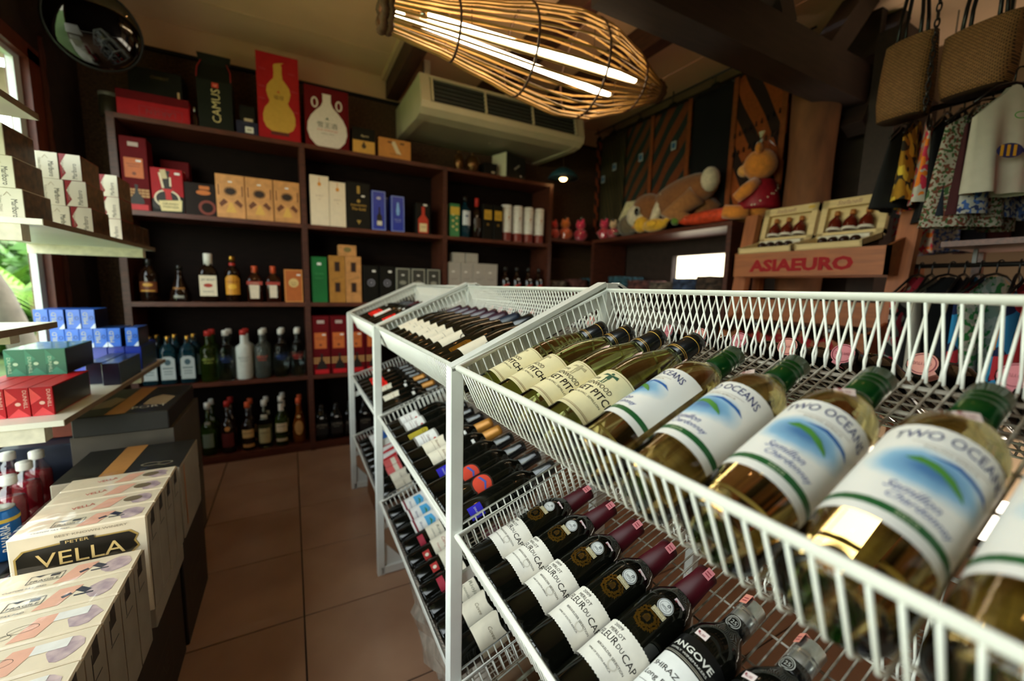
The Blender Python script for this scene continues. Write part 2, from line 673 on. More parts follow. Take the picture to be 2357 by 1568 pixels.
for i, (bx_, by_, bz_, naz, lab) in enumerate(((-3.6, 6.6, 1.9, 9, 'palm with arching fronds outside the window, in front of the fence'), (-5.2, 8.6, 3.0, 10, 'taller palm with bright fronds far outside the window'),
                                               (-2.9, 7.6, 0.9, 8, 'low palm clump by the fence outside the window'))):
    r = empty('palm', (bx_, by_, 0))
    tag(r, lab, 'palm', 'palms outside the window')
    obj('trunk', MB().tube([(0, 0, -0.05), (0.04, 0.02, bz_ * 0.5), (0, 0, bz_)], [0.10, 0.08, 0.07], 8).mesh(mat('palm_trunk', '#8a7a62', 0.9)), r)
    for k in range(naz):
        obj('frond', frond((0, 0, bz_), 2 * PI * k / naz + i * 0.4, 0.75 + 0.3 * math.sin(k * 2.1), 1.7, m_leaf), r)
b = MB()
rnd = random.Random(3)
for k in range(7000):
    x, y = rnd.uniform(-7.5, -2.4), rnd.uniform(8.8, 11.5)
    z = rnd.uniform(0, 2.3) * (0.75 + 0.25 * math.sin(x * 3.7))
    a, c = rnd.uniform(0, 6.28), rnd.uniform(0.08, 0.22)
    u, v = Vector((math.cos(a), math.sin(a), rnd.uniform(-.6, .6))) * c, Vector((-math.sin(a) * 0.4, math.cos(a) * 0.4, rnd.uniform(.2, .9))) * c
    p = Vector((x, y, z))
    b.add([p - u, p - v * 0.5, p + u, p + v], [(0, 1, 2, 3)])
hd = obj('hedge', b.mesh(m_leaf2))
tag(hd, 'dense sunlit green hedge beyond the fence outside', 'hedge', None, 'stuff')
tr = obj('tree_trunk', MB().tube([(-2.22, 5.75, -0.1), (-2.34, 5.75, 0.6), (-2.43, 5.75, 1.0), (-2.58, 5.75, 1.4), (-2.9, 5.75, 1.9), (-3.4, 5.8, 2.5)], [0.12, 0.10, 0.085, 0.08, 0.075, 0.07], 12).mesh(mat('outdoor_bark', '#4c463e', 0.9, var=0.3, scale=9, bump=0.4), True))
tag(tr, 'grey leaning tree trunk outside the window', 'tree trunk')
fn = empty('garden_fence', (0, 8.2, 0))
tag(fn, 'thin dark railing of the garden outside the window', 'fence')
obj('rail', MB().box(-6, -1.4, -0.02, 0.02, 0.98, 1.03).mesh(m_beamx), fn)
for k in range(16):
    obj('picket', MB().box(-6 + k * 0.3 - 0.012, -6 + k * 0.3 + 0.012, -0.012, 0.012, -0.1, 0.98).mesh(m_beamx), fn)
aw = empty('awning_roof', (0, 0, 0))
tag(aw, 'weathered porch roof edge outside, above the window', 'awning')
m_aw = mat('porch_timber', '#8a8070', 0.8, var=0.25, scale=10, stretch=(1, 4, 1))
obj('roof_board', MB().box(-3.2, XL - 0.12, 3.6, 5.0, 2.86, 2.92).mesh(m_aw), aw)
obj('roof_board', MB().box(-3.2, XL - 0.12, 2.0, 3.55, 2.80, 2.86).mesh(m_aw), aw)
obj('fascia_board', MB().box(-3.4, XL - 0.12, 5.0, 5.06, 2.58, 2.80).mesh(m_aw), aw)
# the neighbouring room's bright wall behind the pass-through and the daylight on it
nb = struct(obj('wall_neighbour', MB().box(5.0, 5.1, 1.4, 8.0, 0, 3.2).mesh(mat('pale_plaster', '#efe2c4', 0.8, var=0.03))), 'pale lit wall seen through the small opening', 'wall')
# ================================================================ wine rack
m_wire = mat('white_wire', '#e9e8df', 0.35, var=0.05, scale=20)
m_rust = mat('rusty_wire', '#8a6a4c', 0.55, var=0.45, scale=38, col2='#d9d4c6')
m_steel = mat('white_painted_steel', '#dfe0da', 0.35, var=0.05, scale=14)
RF, RC = 0.278, 0.655                       # aisle-side posts and the centre post line
YA, YBB, YCC = 0.752, 1.595, 2.392          # dividing frames
YN = -0.091
TIERS = ((1.005, math.radians(23.2)), (0.658, math.radians(20.0)), (0.313, math.radians(20.0)))
LU, DW = 0.392, 0.100


def tilt(tier, far=False):
    z, th = TIERS[tier]
    c, s = math.cos(th), math.sin(th)
    if not far:     # columns: u (up the slope), along -Y, w (out of the basket floor)
        return Matrix(((c, 0, -s, RF), (0, 1, 0, 0), (s, 0, c, z), (0, 0, 0, 1)))
    return Matrix(((-c, 0, s, 2 * RC - RF), (0, 1, 0, 0), (s, 0, c, z), (0, 0, 0, 1)))


_wm = {}


def basket(tier, y0, y1, label, far=False, phase=0.0, sides=True):
    """wire basket: local x up the slope, y along the rack, z out of the floor"""
    r = empty('wire_basket')
    r.matrix_world = tilt(tier, far)
    tag(r, label, 'basket', 'white wire baskets of the wine rack')
    a, b = y0 + 0.010, y1 - 0.018
    R1, R2 = 0.0042, 0.00165
    obj('rim_wire', MB().tube([(0, a, 0), (0, b, 0), (LU, b, 0), (LU, a, 0)], R1, 7, closed=True).mesh(m_wire, True), r)
    if 'u' not in _wm:
        _wm['u'] = MB().tube([(0.001, 0, 0.001), (0.003, 0, -DW + 0.012), (0.012, 0, -DW), (LU - 0.014, 0, -DW), (LU - 0.004, 0, -DW + 0.013), (LU - 0.001, 0, 0.001)], R2, 5).mesh(m_wire, True)
        _wm['u'].materials.append(m_rust)
        for p_ in list(_wm['u'].polygons)[10:15]:
            p_.material_index = 1
        _wm['s'] = MB().tube([(0, 0, 0.0), (0, 0.0, -DW)], R2, 5).mesh(m_wire, True)
    n = int((b - a) / 0.0148)
    for k in range(n):
        obj('cross_wire', _wm['u'], r, T(0, a + 0.012 + phase + k * (b - a - 0.02) / (n - 1), 0))
    for k in range(7):
        obj('long_wire', MB().tube([(0.03 + k * 0.055, a, -DW - 0.003), (0.03 + k * 0.055, b, -DW - 0.003)], 0.002, 5).mesh(m_rust, True), r)
    if sides:
        for y in (a, b):
            for k in range(21):
                obj('side_wire', _wm['s'], r, T(0.018 + k * 0.0178, y, 0))
    return r


UN = ((YN, YA, 'near bay'), (YA, YBB, 'middle bay'), (YBB, YCC, 'far bay'))
TN = ('top', 'middle', 'bottom')
for ui, (a, b, un) in enumerate(UN):
    for t in range(3):
        basket(t, a, b, 'white wire basket, %s tier of the rack\'s %s on the aisle side' % (TN[t], un), phase=0.0)
    basket(0, a, b, 'white wire basket, top tier of the rack\'s %s facing the clothes' % un, True, phase=0.006)
basket(1, YN, YA, 'white wire basket, middle tier of the near bay facing the clothes', True, 0.005)


def rack_frame(y, label):
    r = empty('rack_frame', (RC, y, 0))
    tag(r, label, 'rack frame', 'white steel frames dividing the wine rack')
    h = 0.014
    for sx in (-1, 1):
        fx = sx * (RC - RF)
        obj('post', box_mesh(0.028, 0.028, 1.006, m_steel, 0.002), r, T(fx, 0, 0))
        # sloping top channel
        p0, p1 = Vector((fx, 0, 1.006)), Vector((sx * 0.018, 0, 1.172))
        d = p1 - p0
        M = Matrix.Translation(p0) @ d.to_track_quat('X', 'Z').to_matrix().to_4x4()
        obj('top_channel', MB().box(-0.012, d.length, -h, h, -0.004, 0.006).box(-0.012, d.length, h - 0.003, h, -0.05, 0.0).mesh(m_steel), r, M)
        for t in (1, 2):
            z, th = TIERS[t]
            p0 = Vector((fx, 0, z - 0.115))
            p1 = Vector((sx * 0.014, 0, z - 0.115 + (RC - RF) * math.tan(th)))
            d = p1 - p0
            M = Matrix.Translation(p0) @ d.to_track_quat('X', 'Z').to_matrix().to_4x4()
            obj('shelf_bracket', MB().box(0, d.length, -0.004, 0.004, -0.012, 0.012).mesh(m_steel), r, M)
        obj('foot_gusset', mesh([(fx, -.003, .03), (fx - sx * .1, -.003, .03), (fx, -.003, .15), (fx, .003, .03), (fx - sx * .1, .003, .03), (fx, .003, .15)],
                                [(0, 1, 2), (5, 4, 3), (0, 3, 4, 1), (1, 4, 5, 2), (2, 5, 3, 0)], m_steel), r)
    obj('centre_post', box_mesh(0.034, 0.028, 1.176, m_steel, 0.002), r)
    obj('foot_bar', MB().box(-(RC - RF), RC - RF, -0.014, 0.014, 0.004, 0.034).mesh(m_steel), r)
    return r


rack_frame(YA, 'white steel frame between the near bay and the middle bay of the wine rack')
rack_frame(YBB, 'white steel frame between the middle bay and the far bay of the wine rack')
rack_frame(YCC, 'white steel end frame of the wine rack by the liquor shelves')
rack_frame(YN, 'nearest white steel end frame of the wine rack')

# ---------------------------------------------------------------- wine bottles
BORD = [(0, 0.004), (0.030, 0.0), (0.0355, 0.002), (0.0375, 0.008), (0.0375, 0.186), (0.0365, 0.198), (0.033, 0.210), (0.026, 0.222), (0.0190, 0.232), (0.0152, 0.244), (0.0142, 0.262), (0.0142, 0.284), (0.0158, 0.285), (0.0158, 0.292), (0, 0.294)]
BURG = [(0, 0.004), (0.030, 0.0), (0.0360, 0.002), (0.0380, 0.008), (0.0380, 0.158), (0.0372, 0.174), (0.0345, 0.192), (0.0290, 0.214), (0.0232, 0.234), (0.0182, 0.252), (0.0156, 0.268), (0.0145, 0.284), (0.0145, 0.298), (0.0160, 0.299), (0.0160, 0.308), (0, 0.310)]
m_gl_green = mat('green_white_wine', '#dfe59a', 0.03, trans=1.0, ior=1.40, var=0.04)
m_gl_gold = mat('golden_white_wine', '#ecd68c', 0.03, trans=1.0, ior=1.40, var=0.04)
m_gl_dark = mat('black_red_wine_glass', '#0b0c08', 0.07, var=0.2, spec=0.6)
m_paper = mat('wine_label_paper', '#ece6da', 0.6, var=0.03, scale=90)
m_cream_l = mat('cream_label_paper', '#efe3b4', 0.55, var=0.03, scale=90)
m_capblk = mat('black_capsule', '#0d0d0d', 0.25, coat=0.4)
m_capgrn = mat('green_capsule', '#0d4418', 0.28, metal=0.5, coat=0.4, var=0.08)
m_capred = mat('burgundy_capsule', '#3c0a12', 0.4, coat=0.0, var=0.1, spec=0.2)
m_capvio = mat('violet_capsule', '#2e1122', 0.35, coat=0.3)
m_capsil = mat('silver_screw_cap', '#c9c9c4', 0.25, metal=0.9, var=0.05)
m_gold = mat('gold_foil', '#b48a3a', 0.35, metal=0.7, var=0.15)
m_ink = ink('#16140f')
m_navy = ink('#22306e')


def shape_text(s, w=None, h=None, x=0, y=0, slant=0.0, bold=0.0):
    return at2d(text2d(s, w, h, slant, bold), x, y)


def arc_text(s, w, h, bow):
    v, f = text2d(s, w, h)
    return [(x, y - bow * (x / (w / 2)) ** 2) for x, y in v], f


def cap_profile(top, z0, r0, r1, dome=0.0):
    return [(r0, z0), (r1, top - 0.012), (r1 + 0.0006, top - 0.0115), (r1 + 0.0006, top), (r1 - 0.002, top + 0.0012), (0, top + 0.0014)]


def price_tag(k, R, z, x, col='#e9c9c4', parent=0, rot=0.5):
    s = at2d(rect2d(0.017, 0.010), x, 0, rot)
    i = k.part('price_sticker', wrap_mesh(s, ink(col), R, z, 0.0007), parent)
    k.part('lettering', wrap_mesh(join2d(at2d(text2d('46.00', 0.010, 0.0035), x, -0.001, rot), at2d(rect2d(0.003, 0.003), x - 0.005, 0.001, rot)), ink('#8c3f45'), R, z, 0.0009), i)


def seal(k, top, r, col='#e79a8c', ang=0.0, disc=False):
    """pink duty sticker bent over the cap"""
    M = Matrix.Rotation(ang, 4, 'Z')
    v, f = [], []
    prof = [(-r - 0.0012, top - 0.016), (-r - 0.0012, top + 0.0016), (0, top + 0.0022), (r * 0.6, top + 0.0022)]
    for i, (y, z) in enumerate(prof):
        for x in (-0.006, 0.006):
            v.append(M @ Vector((x, y, z)))
    for i in range(len(prof) - 1):
        f.append((2 * i, 2 * i + 1, 2 * i + 3, 2 * i + 2))
    i = k.part('duty_seal', mesh(v, f, ink(col)))
    if disc:
        j = k.part('duty_seal_disc', flat_mesh(ell2d(2 * r - 0.003, 2 * r - 0.003, 20), ink(col), Matrix.Translation((0, 0, top + 0.0024))))
        k.part('seal_print', flat_mesh(join2d(ring2d(2 * r - 0.006, 2 * r - 0.006, 0.0012), text2d('DUTY PAID', 0.018, 0.004)), ink('#8c3440'), Matrix.Translation((0, 0, top + 0.003))), j)
    sv = [M @ Vector((x, -r - 0.0015, z)) for x, z in ((-0.004, top - 0.012), (0.004, top - 0.012), (0.004, top - 0.010), (-0.004, top - 0.010), (-0.004, top - 0.007), (0.004, top - 0.007), (0.004, top - 0.005), (-0.004, top - 0.005))]
    k.part('seal_print', mesh(sv, [(0, 1, 2, 3), (4, 5, 6, 7)], ink('#9c3f4a')), i)


def brokenwood(year, figure):
    k = Kind('wine_bottle', MB().lathe(BURG, 28).mesh(m_gl_green, True))
    k.part('capsule', MB().lathe(cap_profile(0.3105, 0.250, 0.0192, 0.0166), 24).mesh(m_capblk, True))
    for z, r in ((0.262, 0.0187), (0.258, 0.0190), (0.294, 0.0172)):
        k.part('gold_ring', MB().lathe([(r, z), (r + 0.0003, z + 0.0004), (r + 0.0003, z + 0.0010), (r, z + 0.0014)], 24).mesh(m_gold, True))
    R = 0.0380
    lab = k.part('label', wrap_mesh(rect2d(0.150, 0.098), m_cream_l, R, 0.083))
    brown = ink('#7a5a2a')
    k.part('border_line', wrap_mesh(join2d(at2d(rect2d(0.150, 0.0008), 0, -0.043), at2d(rect2d(0.150, 0.0005), 0, -0.041), at2d(rect2d(0.150, 0.0006), 0, 0.0455)), brown, R, 0.083, 0.0007), lab)
    big = [shape_text('CRICKET PITCH', 0.104, 0.0125, 0, -0.004, bold=0.012), shape_text('BROKENWOOD', 0.066, 0.0080, 0, 0.0105)]
    k.part('lettering', wrap_mesh(join2d(*big), m_ink, R, 0.083, 0.0008), lab)
    k.part('fine_lettering', wrap_mesh(join2d(shape_text('SAUVIGNON BLANC, SEMILLON', 0.080, 0.0040, 0, -0.017), shape_text(year, 0.014, 0.0058, -0.008, 0.0225), shape_text('750ml', 0.012, 0.0042, -0.03, -0.030)), ink('#4a4434'), R, 0.083, 0.0008), lab)
    fig = join2d(at2d(ell2d(0.005, 0.005, 10), 0.008, 0.040), at2d(poly2d([(-0.004, 0), (0.004, 0), (0.003, 0.010), (-0.003, 0.010)]), 0.008, 0.027),
                 at2d(poly2d([(-0.013, -0.002), (-0.002, 0.001), (-0.001, 0.004), (-0.010, 0.004)]), 0.008, 0.034), at2d(poly2d([(0.001, 0.001), (0.013, 0.000), (0.011, 0.006), (0.002, 0.004)]), 0.008, 0.034),
                 at2d(rect2d(0.0016, 0.010), 0.006, 0.022), at2d(rect2d(0.0016, 0.010), 0.010, 0.022), at2d(rect2d(0.010, 0.0012), 0.005, 0.0165))
    k.part('emblem', wrap_mesh(fig, ink(figure), R, 0.083, 0.0008), lab)
    price_tag(k, 0.0345, 0.192, -0.012)
    return k


def splash_mat():
    m = mat('two_oceans_label', '#eceae4', 0.5, var=0.02)
    nt = m.node_tree
    b = nt.nodes['Principled BSDF']
    old = b.inputs['Base Color'].links[0].from_socket
    uv = nt.nodes.new('ShaderNodeUVMap')
    uv.uv_map = 'print'
    mp = nt.nodes.new('ShaderNodeMapping')
    mp.inputs['Location'].default_value = (-0.52, -0.60, 0)
    sc = nt.nodes.new('ShaderNodeVectorMath')
    sc.operation = 'MULTIPLY'
    sc.inputs[1].default_value = (2.6, 4.6, 0)
    nz = nt.nodes.new('ShaderNodeTexNoise')
    nz.inputs['Scale'].default_value = 5
    ad = nt.nodes.new('ShaderNodeVectorMath')
    ad.operation = 'MULTIPLY_ADD'
    ad.inputs[1].default_value = (0.30, 0.35, 0)
    ln = nt.nodes.new('ShaderNodeVectorMath')
    ln.operation = 'LENGTH'
    nt.links.new(uv.outputs[0], mp.inputs[0])
    nt.links.new(mp.outputs[0], sc.inputs[0])
    nt.links.new(uv.outputs[0], nz.inputs['Vector'])
    nt.links.new(nz.outputs['Color'], ad.inputs[0])
    nt.links.new(sc.outputs[0], ad.inputs[2])
    nt.links.new(ad.outputs[0], ln.inputs[0])
    rp = nt.nodes.new('ShaderNodeValToRGB')
    e = rp.color_ramp.elements
    e[0].position, e[0].color = 0.15, (*lin('#2f6ea6'), 0.95)
    e[1].position, e[1].color = 1.0, (0, 0, 0, 0)
    el = rp.color_ramp.elements.new(0.60)
    el.color = (*lin('#4fa3d2'), 0.78)
    e = rp.color_ramp.elements
    e[-1].color = (*lin('#7fc3e4'), 0)
    mx = nt.nodes.new('ShaderNodeMix')
    mx.data_type = 'RGBA'
    nt.links.new(ln.outputs['Value'], rp.inputs[0])
    nt.links.new(rp.outputs['Alpha'], mx.inputs['Factor'])
    nt.links.new(old, mx.inputs[6])
    nt.links.new(rp.outputs['Color'], mx.inputs[7])
    nt.links.new(mx.outputs[2], b.inputs['Base Color'])
    return m


def two_oceans():
    k = Kind('wine_bottle', MB().lathe(BORD, 28).mesh(m_gl_gold, True))
    k.part('capsule', MB().lathe([(0.0166, 0.236), (0.0160, 0.262), (0.0164, 0.263), (0.0160, 0.264), (0.0160, 0.270), (0.0166, 0.271), (0.0160, 0.272), (0.0160, 0.278), (0.0166, 0.279), (0.0160, 0.280), (0.0164, 0.2935), (0.0140, 0.2955), (0, 0.2955)], 24).mesh(m_capgrn, True))
    R, zc = 0.0375, 0.118
    lab = k.part('label', wrap_mesh(rect2d(0.118, 0.118), splash_mat(), R, zc))
    k.part('green_band', wrap_mesh(at2d(rect2d(0.118, 0.0075), 0, -0.0455), ink('#1e5a2c'), R, zc, 0.0007), lab)
    k.part('band_print', wrap_mesh(shape_text('2010', 0.014, 0.0038, 0, -0.0455), ink('#b9c6a0'), R, zc, 0.0009), lab)
    k.part('lettering', wrap_mesh(at2d(arc_text('TWO OCEANS', 0.078, 0.0115, 0.006), 0, 0.0475), m_navy, R, zc, 0.0008), lab)
    k.part('fine_lettering', wrap_mesh(at2d(text2d('SOUTH AFRICA', 0.034, 0.0030), 0, 0.031), ink('#9a8f80'), R, zc, 0.0008), lab)
    k.part('rule_line', wrap_mesh(at2d(rect2d(0.05, 0.0005), 0, 0.035), ink('#9a8f80'), R, zc, 0.0008), lab)
    k.part('script_lettering', wrap_mesh(join2d(shape_text('Semillon', 0.032, 0.0085, -0.004, -0.0215, 0.35), shape_text('Chardonnay', 0.042, 0.0095, 0.004, -0.0325, 0.35)), ink('#3a4f93'), R, zc, 0.0008), lab)
    fish = poly2d([(-0.020, 0.004), (-0.012, 0.0085), (-0.002, 0.0075), (0.010, 0.002), (0.018, -0.005), (0.021, -0.010), (0.012, -0.0065), (0.002, -0.001), (-0.008, 0.002), (-0.015, 0.002)])
    k.part('emblem', wrap_mesh(at2d(fish, -0.002, 0.009), ink('#4f8c3a'), R, zc, 0.0008), lab)
    k.part('wave_emblem', wrap_mesh(at2d(poly2d([(-0.018, 0.004), (0.0, 0.008), (0.022, 0.004), (0.030, -0.002), (0.018, 0.001), (0.0, 0.004)]), 0.006, 0.018), ink('#2a62a8'), R, zc, 0.0008), lab)
    price_tag(k, 0.0335, 0.2085, -0.008, '#d9c3bd')
    return k


def deckle(w, h, j, n=44, seed=1):
    r = random.Random(seed)
    top = [(-w / 2 + w * i / n, h / 2 - (j if i % 2 else 0) * r.uniform(0.6, 1.2)) for i in range(n + 1)]
    bot = [(w / 2 - w * i / n, -h / 2 + (j if i % 2 else 0) * r.uniform(0.6, 1.2)) for i in range(n + 1)]
    pts = top + bot
    v = []
    for a, b in zip(top, reversed(bot)):
        v += [a, b]
    return v, [(2 * i, 2 * i + 1, 2 * i + 3, 2 * i + 2) for i in range(n)]


def fleur():
    k = Kind('wine_bottle', MB().lathe(BORD, 26).mesh(m_gl_dark, True))
    k.part('capsule', MB().lathe(cap_profile(0.2945, 0.232, 0.0196, 0.0162), 24).mesh(m_capred, True))
    R, zc = 0.0375, 0.0855
    lab = k.part('label', wrap_mesh(deckle(0.112, 0.074, 0.0014), m_paper, R, zc))
    k.part('lettering', wrap_mesh(join2d(shape_text('FLEUR', 0.036, 0.0105, -0.0205, 0.0105), shape_text('DU', 0.011, 0.0068, 0.0045, 0.0095), shape_text('CAP', 0.026, 0.0105, 0.0250, 0.0085)), m_ink, R, zc, 0.0008), lab)
    for nm_, sh_ in (('vintage_lettering', shape_text('2009', 0.017, 0.0048, -0.018, 0.0300)), ('variety_lettering', shape_text('MERLOT', 0.028, 0.0055, -0.013, 0.0215)), ('selection_lettering', shape_text('BERGKELDER SELECTION', 0.052, 0.0034, 0.003, -0.0065)), ('origin_lettering', shape_text('WINE OF SOUTH AFRICA', 0.044, 0.0028, -0.006, -0.0195))):
        k.part(nm_, wrap_mesh(sh_, ink('#38332c'), R, zc, 0.0008), lab)
    k.part('watermark', wrap_mesh(at2d(ring2d(0.014, 0.014, 0.002), 0.012, -0.0115), ink('#d6cfc0'), R, zc, 0.0006), lab)
    leaves = []
    rr = random.Random(5)
    for i in range(34):
        a = 2 * PI * i / 34
        for q in range(2):
            ra = 0.0118 + q * 0.0052 + rr.uniform(-0.001, 0.001)
            leaves.append(at2d(poly2d([(-0.0028, 0), (0, -0.0018), (0.0034, 0), (0, 0.0018)]), ra * math.cos(a) * 0.92, ra * math.sin(a), a + rr.uniform(-1, 1)))
    leaves.append(at2d(poly2d([(-0.0045, -0.005), (0.0045, -0.005), (0.005, 0.001), (0.002, 0.006), (-0.002, 0.006), (-0.005, 0.001)]), 0, 0))
    e = k.part('gold_wreath', wrap_mesh(at2d(join2d(*leaves), -0.002, 0), ink('#8a6a2c', 0.4, 1), R, 0.155, 0.0006))
    k.part('wreath_centre', wrap_mesh(at2d(join2d(*[at2d(rect2d(0.006, 0.0007), 0, -0.004 + i * 0.002) for i in range(4)]), -0.002, 0), m_ink, R, 0.155, 0.0009), e)
    md = k.part('medal_sticker', wrap_mesh(at2d(ell2d(0.023, 0.023, 28), 0.004, 0), ink('#d9dad8', 0.35), 0.0372, 0.1870, 0.0012))
    k.part('medal_print', wrap_mesh(join2d(at2d(ring2d(0.0215, 0.0215, 0.0009), 0.004, 0), at2d(ring2d(0.015, 0.015, 0.0004), 0.004, 0), shape_text('IWSC', 0.0095, 0.0040, 0.004, -0.002), at2d(ring2d(0.0042, 0.0042, 0.001), 0.007, 0.0038)), ink('#4c4f52'), 0.0372, 0.1870, 0.0016), md)
    pl = k.part('award_sticker', wrap_mesh(at2d(rect2d(0.021, 0.0078), 0.004, 0), ink('#d8cfae'), 0.0375, 0.1725, 0.0015))
    k.part('award_print', wrap_mesh(join2d(at2d(frame2d(0.0195, 0.0064, 0.0006), 0.004, 0), shape_text('GOLD MEDAL', 0.016, 0.0020, 0.004, 0.0010), shape_text('BEST IN CLASS', 0.015, 0.0018, 0.004, -0.0016)), ink('#7c6a34'), 0.0375, 0.1725, 0.0018), pl)
    price_tag(k, 0.0330, 0.2060, 0.012, '#d9c3c6', 0, -0.1)
    seal(k, 0.2945, 0.0166, '#d9848c', 0.3)
    return k


def angove():
    k = Kind('wine_bottle', MB().lathe(BORD, 26).mesh(m_gl_dark, True))
    k.part('screw_cap', MB().lathe([(0.0166, 0.232), (0.0162, 0.268), (0.0168, 0.269), (0.0162, 0.270), (0.0162, 0.274), (0.0168, 0.275), (0.0162, 0.276), (0.0162, 0.2935), (0.014, 0.2955), (0, 0.2955)], 26).mesh(m_capsil, True))
    b = k.part('cap_band', MB().lathe([(0.0170, 0.234), (0.0169, 0.256), (0.0168, 0.256)], 26).mesh(m_capblk, True))
    k.part('cap_emblem', wrap_mesh(join2d(ring2d(0.019, 0.019, 0.001), ring2d(0.014, 0.014, 0.0005), shape_text('125', 0.010, 0.006, 0, 0), shape_text('YEARS', 0.008, 0.002, 0, -0.006)), ink('#b5b5ae'), 0.0170, 0.245, 0.0005), b)
    R = 0.0375
    l1 = k.part('dark_label', wrap_mesh(at2d(poly2d([(-0.058, -0.014), (0.058, -0.014), (0.058, 0.012), (0.03, 0.019), (0, 0.021), (-0.03, 0.019), (-0.058, 0.012)]), 0, 0), ink('#141414', 0.3), R, 0.160))
    k.part('lettering', wrap_mesh(join2d(shape_text('ANGOVE', 0.060, 0.0092, 0.0, 0.003, bold=0.02), shape_text('FAMILY WINEMAKERS', 0.056, 0.0030, 0.0, -0.0065)), ink('#e4e2da'), R, 0.160, 0.0008), l1)
    k.part('label_border', wrap_mesh(join2d(at2d(rect2d(0.116, 0.0007), 0, -0.0115), at2d(rect2d(0.116, 0.0009), 0, -0.0135)), ink('#a8a294', 0.35), R, 0.160, 0.0008), l1)
    l2 = k.part('white_label', wrap_mesh(rect2d(0.116, 0.088), ink('#efeeea'), R, 0.100))
    k.part('label_print', wrap_mesh(join2d(shape_text('SHIRAZ', 0.040, 0.0075, -0.010, 0.022), shape_text('Long Row', 0.05, 0.010, -0.005, 0.004), at2d(rect2d(0.05, 0.0006), -0.005, -0.008)), m_ink, R, 0.100, 0.0008), l2)
    price_tag(k, 0.0372, 0.1905, -0.006, '#e6d3d0', 0, 0.0)
    seal(k, 0.2955, 0.0166, '#e08d7c', -0.5)
    return k


def lay(tier, y, roll=0.0, u0=0.006, R=0.0375, yaw=0.0, far=False):
    """matrix of a bottle lying in a basket, neck up the slope, print facing out; roll > 0 turns the print away from the camera"""
    Mt = tilt(tier, far)
    side = 1 if not far else -1
    # local Z (bottle axis) -> basket x, local -Y (print) -> basket z
    A = Matrix(((0, 0, 1, 0), (-side, 0, 0, 0), (0, -1, 0, 0), (0, 0, 0, 1))) if side == 1 else Matrix(((0, 0, 1, 0), (-1, 0, 0, 0), (0, -1, 0, 0), (0, 0, 0, 1)))
    return Mt @ Matrix.Translation((u0, y, -DW + R + 0.0025)) @ Matrix.Rotation(yaw, 4, 'Z') @ A @ Matrix.Rotation(roll, 4, 'Z')


K_bw08, K_bw10, K_to, K_fl, K_an = brokenwood('2008', '#2f5a44'), brokenwood('2010', '#b9ae88'), two_oceans(), fleur(), angove()
G = 'wine bottles in the near bay of the rack'
rows = [(K_bw10, 0.698, -0.42), (K_bw10, 0.619, -0.36), (K_bw10, 0.540, 0.14), (K_bw08, 0.461, 0.04)]
bw_lab = ['green white-wine bottle with cream label lying against the rack divider', 'green white-wine bottle with cream label and sticker, second from the rack divider',
          'green white-wine bottle, cream cricket label dated 2010, pink seal on black cap', 'green white-wine bottle, cream label dated 2008 with dark green cricketer, next to the blue-splash labels']
for i, (k, y, r) in enumerate(rows):
    k.place(lay(0, y, r, 0.012, 0.038), bw_lab[i], 'wine bottle', G)
for i, (y, r) in enumerate(((0.378, -0.38), (0.292, -0.02), (0.206, 0.45), (0.122, 0.50), (0.040, 0.40))):
    lab = ['golden wine bottle with blue-splash label, beside the cream-label bottles', 'golden wine bottle with blue-splash label, second of the green-capped row', 'golden wine bottle with blue-splash label, third of the green-capped row',
           'golden wine bottle with blue-splash label, largest complete one close to the camera', 'golden wine bottle cut off by the picture edge, white label and green band'][i]
    K_to.place(lay(0, y, r), lab, 'wine bottle', G)
for i, (y, r) in enumerate(((0.698, 0.18), (0.622, 0.26), (0.546, 0.30), (0.469, 0.40), (0.392, 0.30))):
    K_fl.place(lay(1, y, r), 'dark red-wine bottle with torn-edged white label and gold wreath, %s from the rack divider' % ORD[i], 'wine bottle', G)
K_an.place(lay(1, 0.313, 0.05), 'black wine bottle with white arched lettering and silver cap, beside the wreath bottles', 'wine bottle', G)
K_an.place(lay(1, 0.236, -0.3), 'black wine bottle with silver screw cap, second of the silver-capped ones', 'wine bottle', G)
K_an.place(lay(1, 0.158, 0.2), 'black wine bottle with silver cap half hidden under the front rail', 'wine bottle', G)
# ---------------------------------------------------------------- the other bottles of the rack
def rw(prof, glass, cap, prints, top, z0, r0, n=22, sealcol=None, sealang=0.0, R=0.0375):
    """prints: (name, shape, material, z, [(name, shape, material), ...])"""
    k = Kind('wine_bottle', MB().lathe(prof, n).mesh(glass, True))
    k.part('capsule', MB().lathe(cap_profile(top, z0, r0, 0.0164), 14).mesh(cap, True))
    for nm, sh, m, z, subs in prints:
        i = k.part(nm, wrap_mesh(sh, m, R, z, 0.0007, step=0.2))
        for q, (sn, ss, sm) in enumerate(subs):
            k.part(sn, wrap_mesh(ss, sm, R, z, 0.0011 + q * 0.0001, step=0.2), i)
    if sealcol:
        seal(k, top, 0.0166, sealcol, sealang, True)
    return k


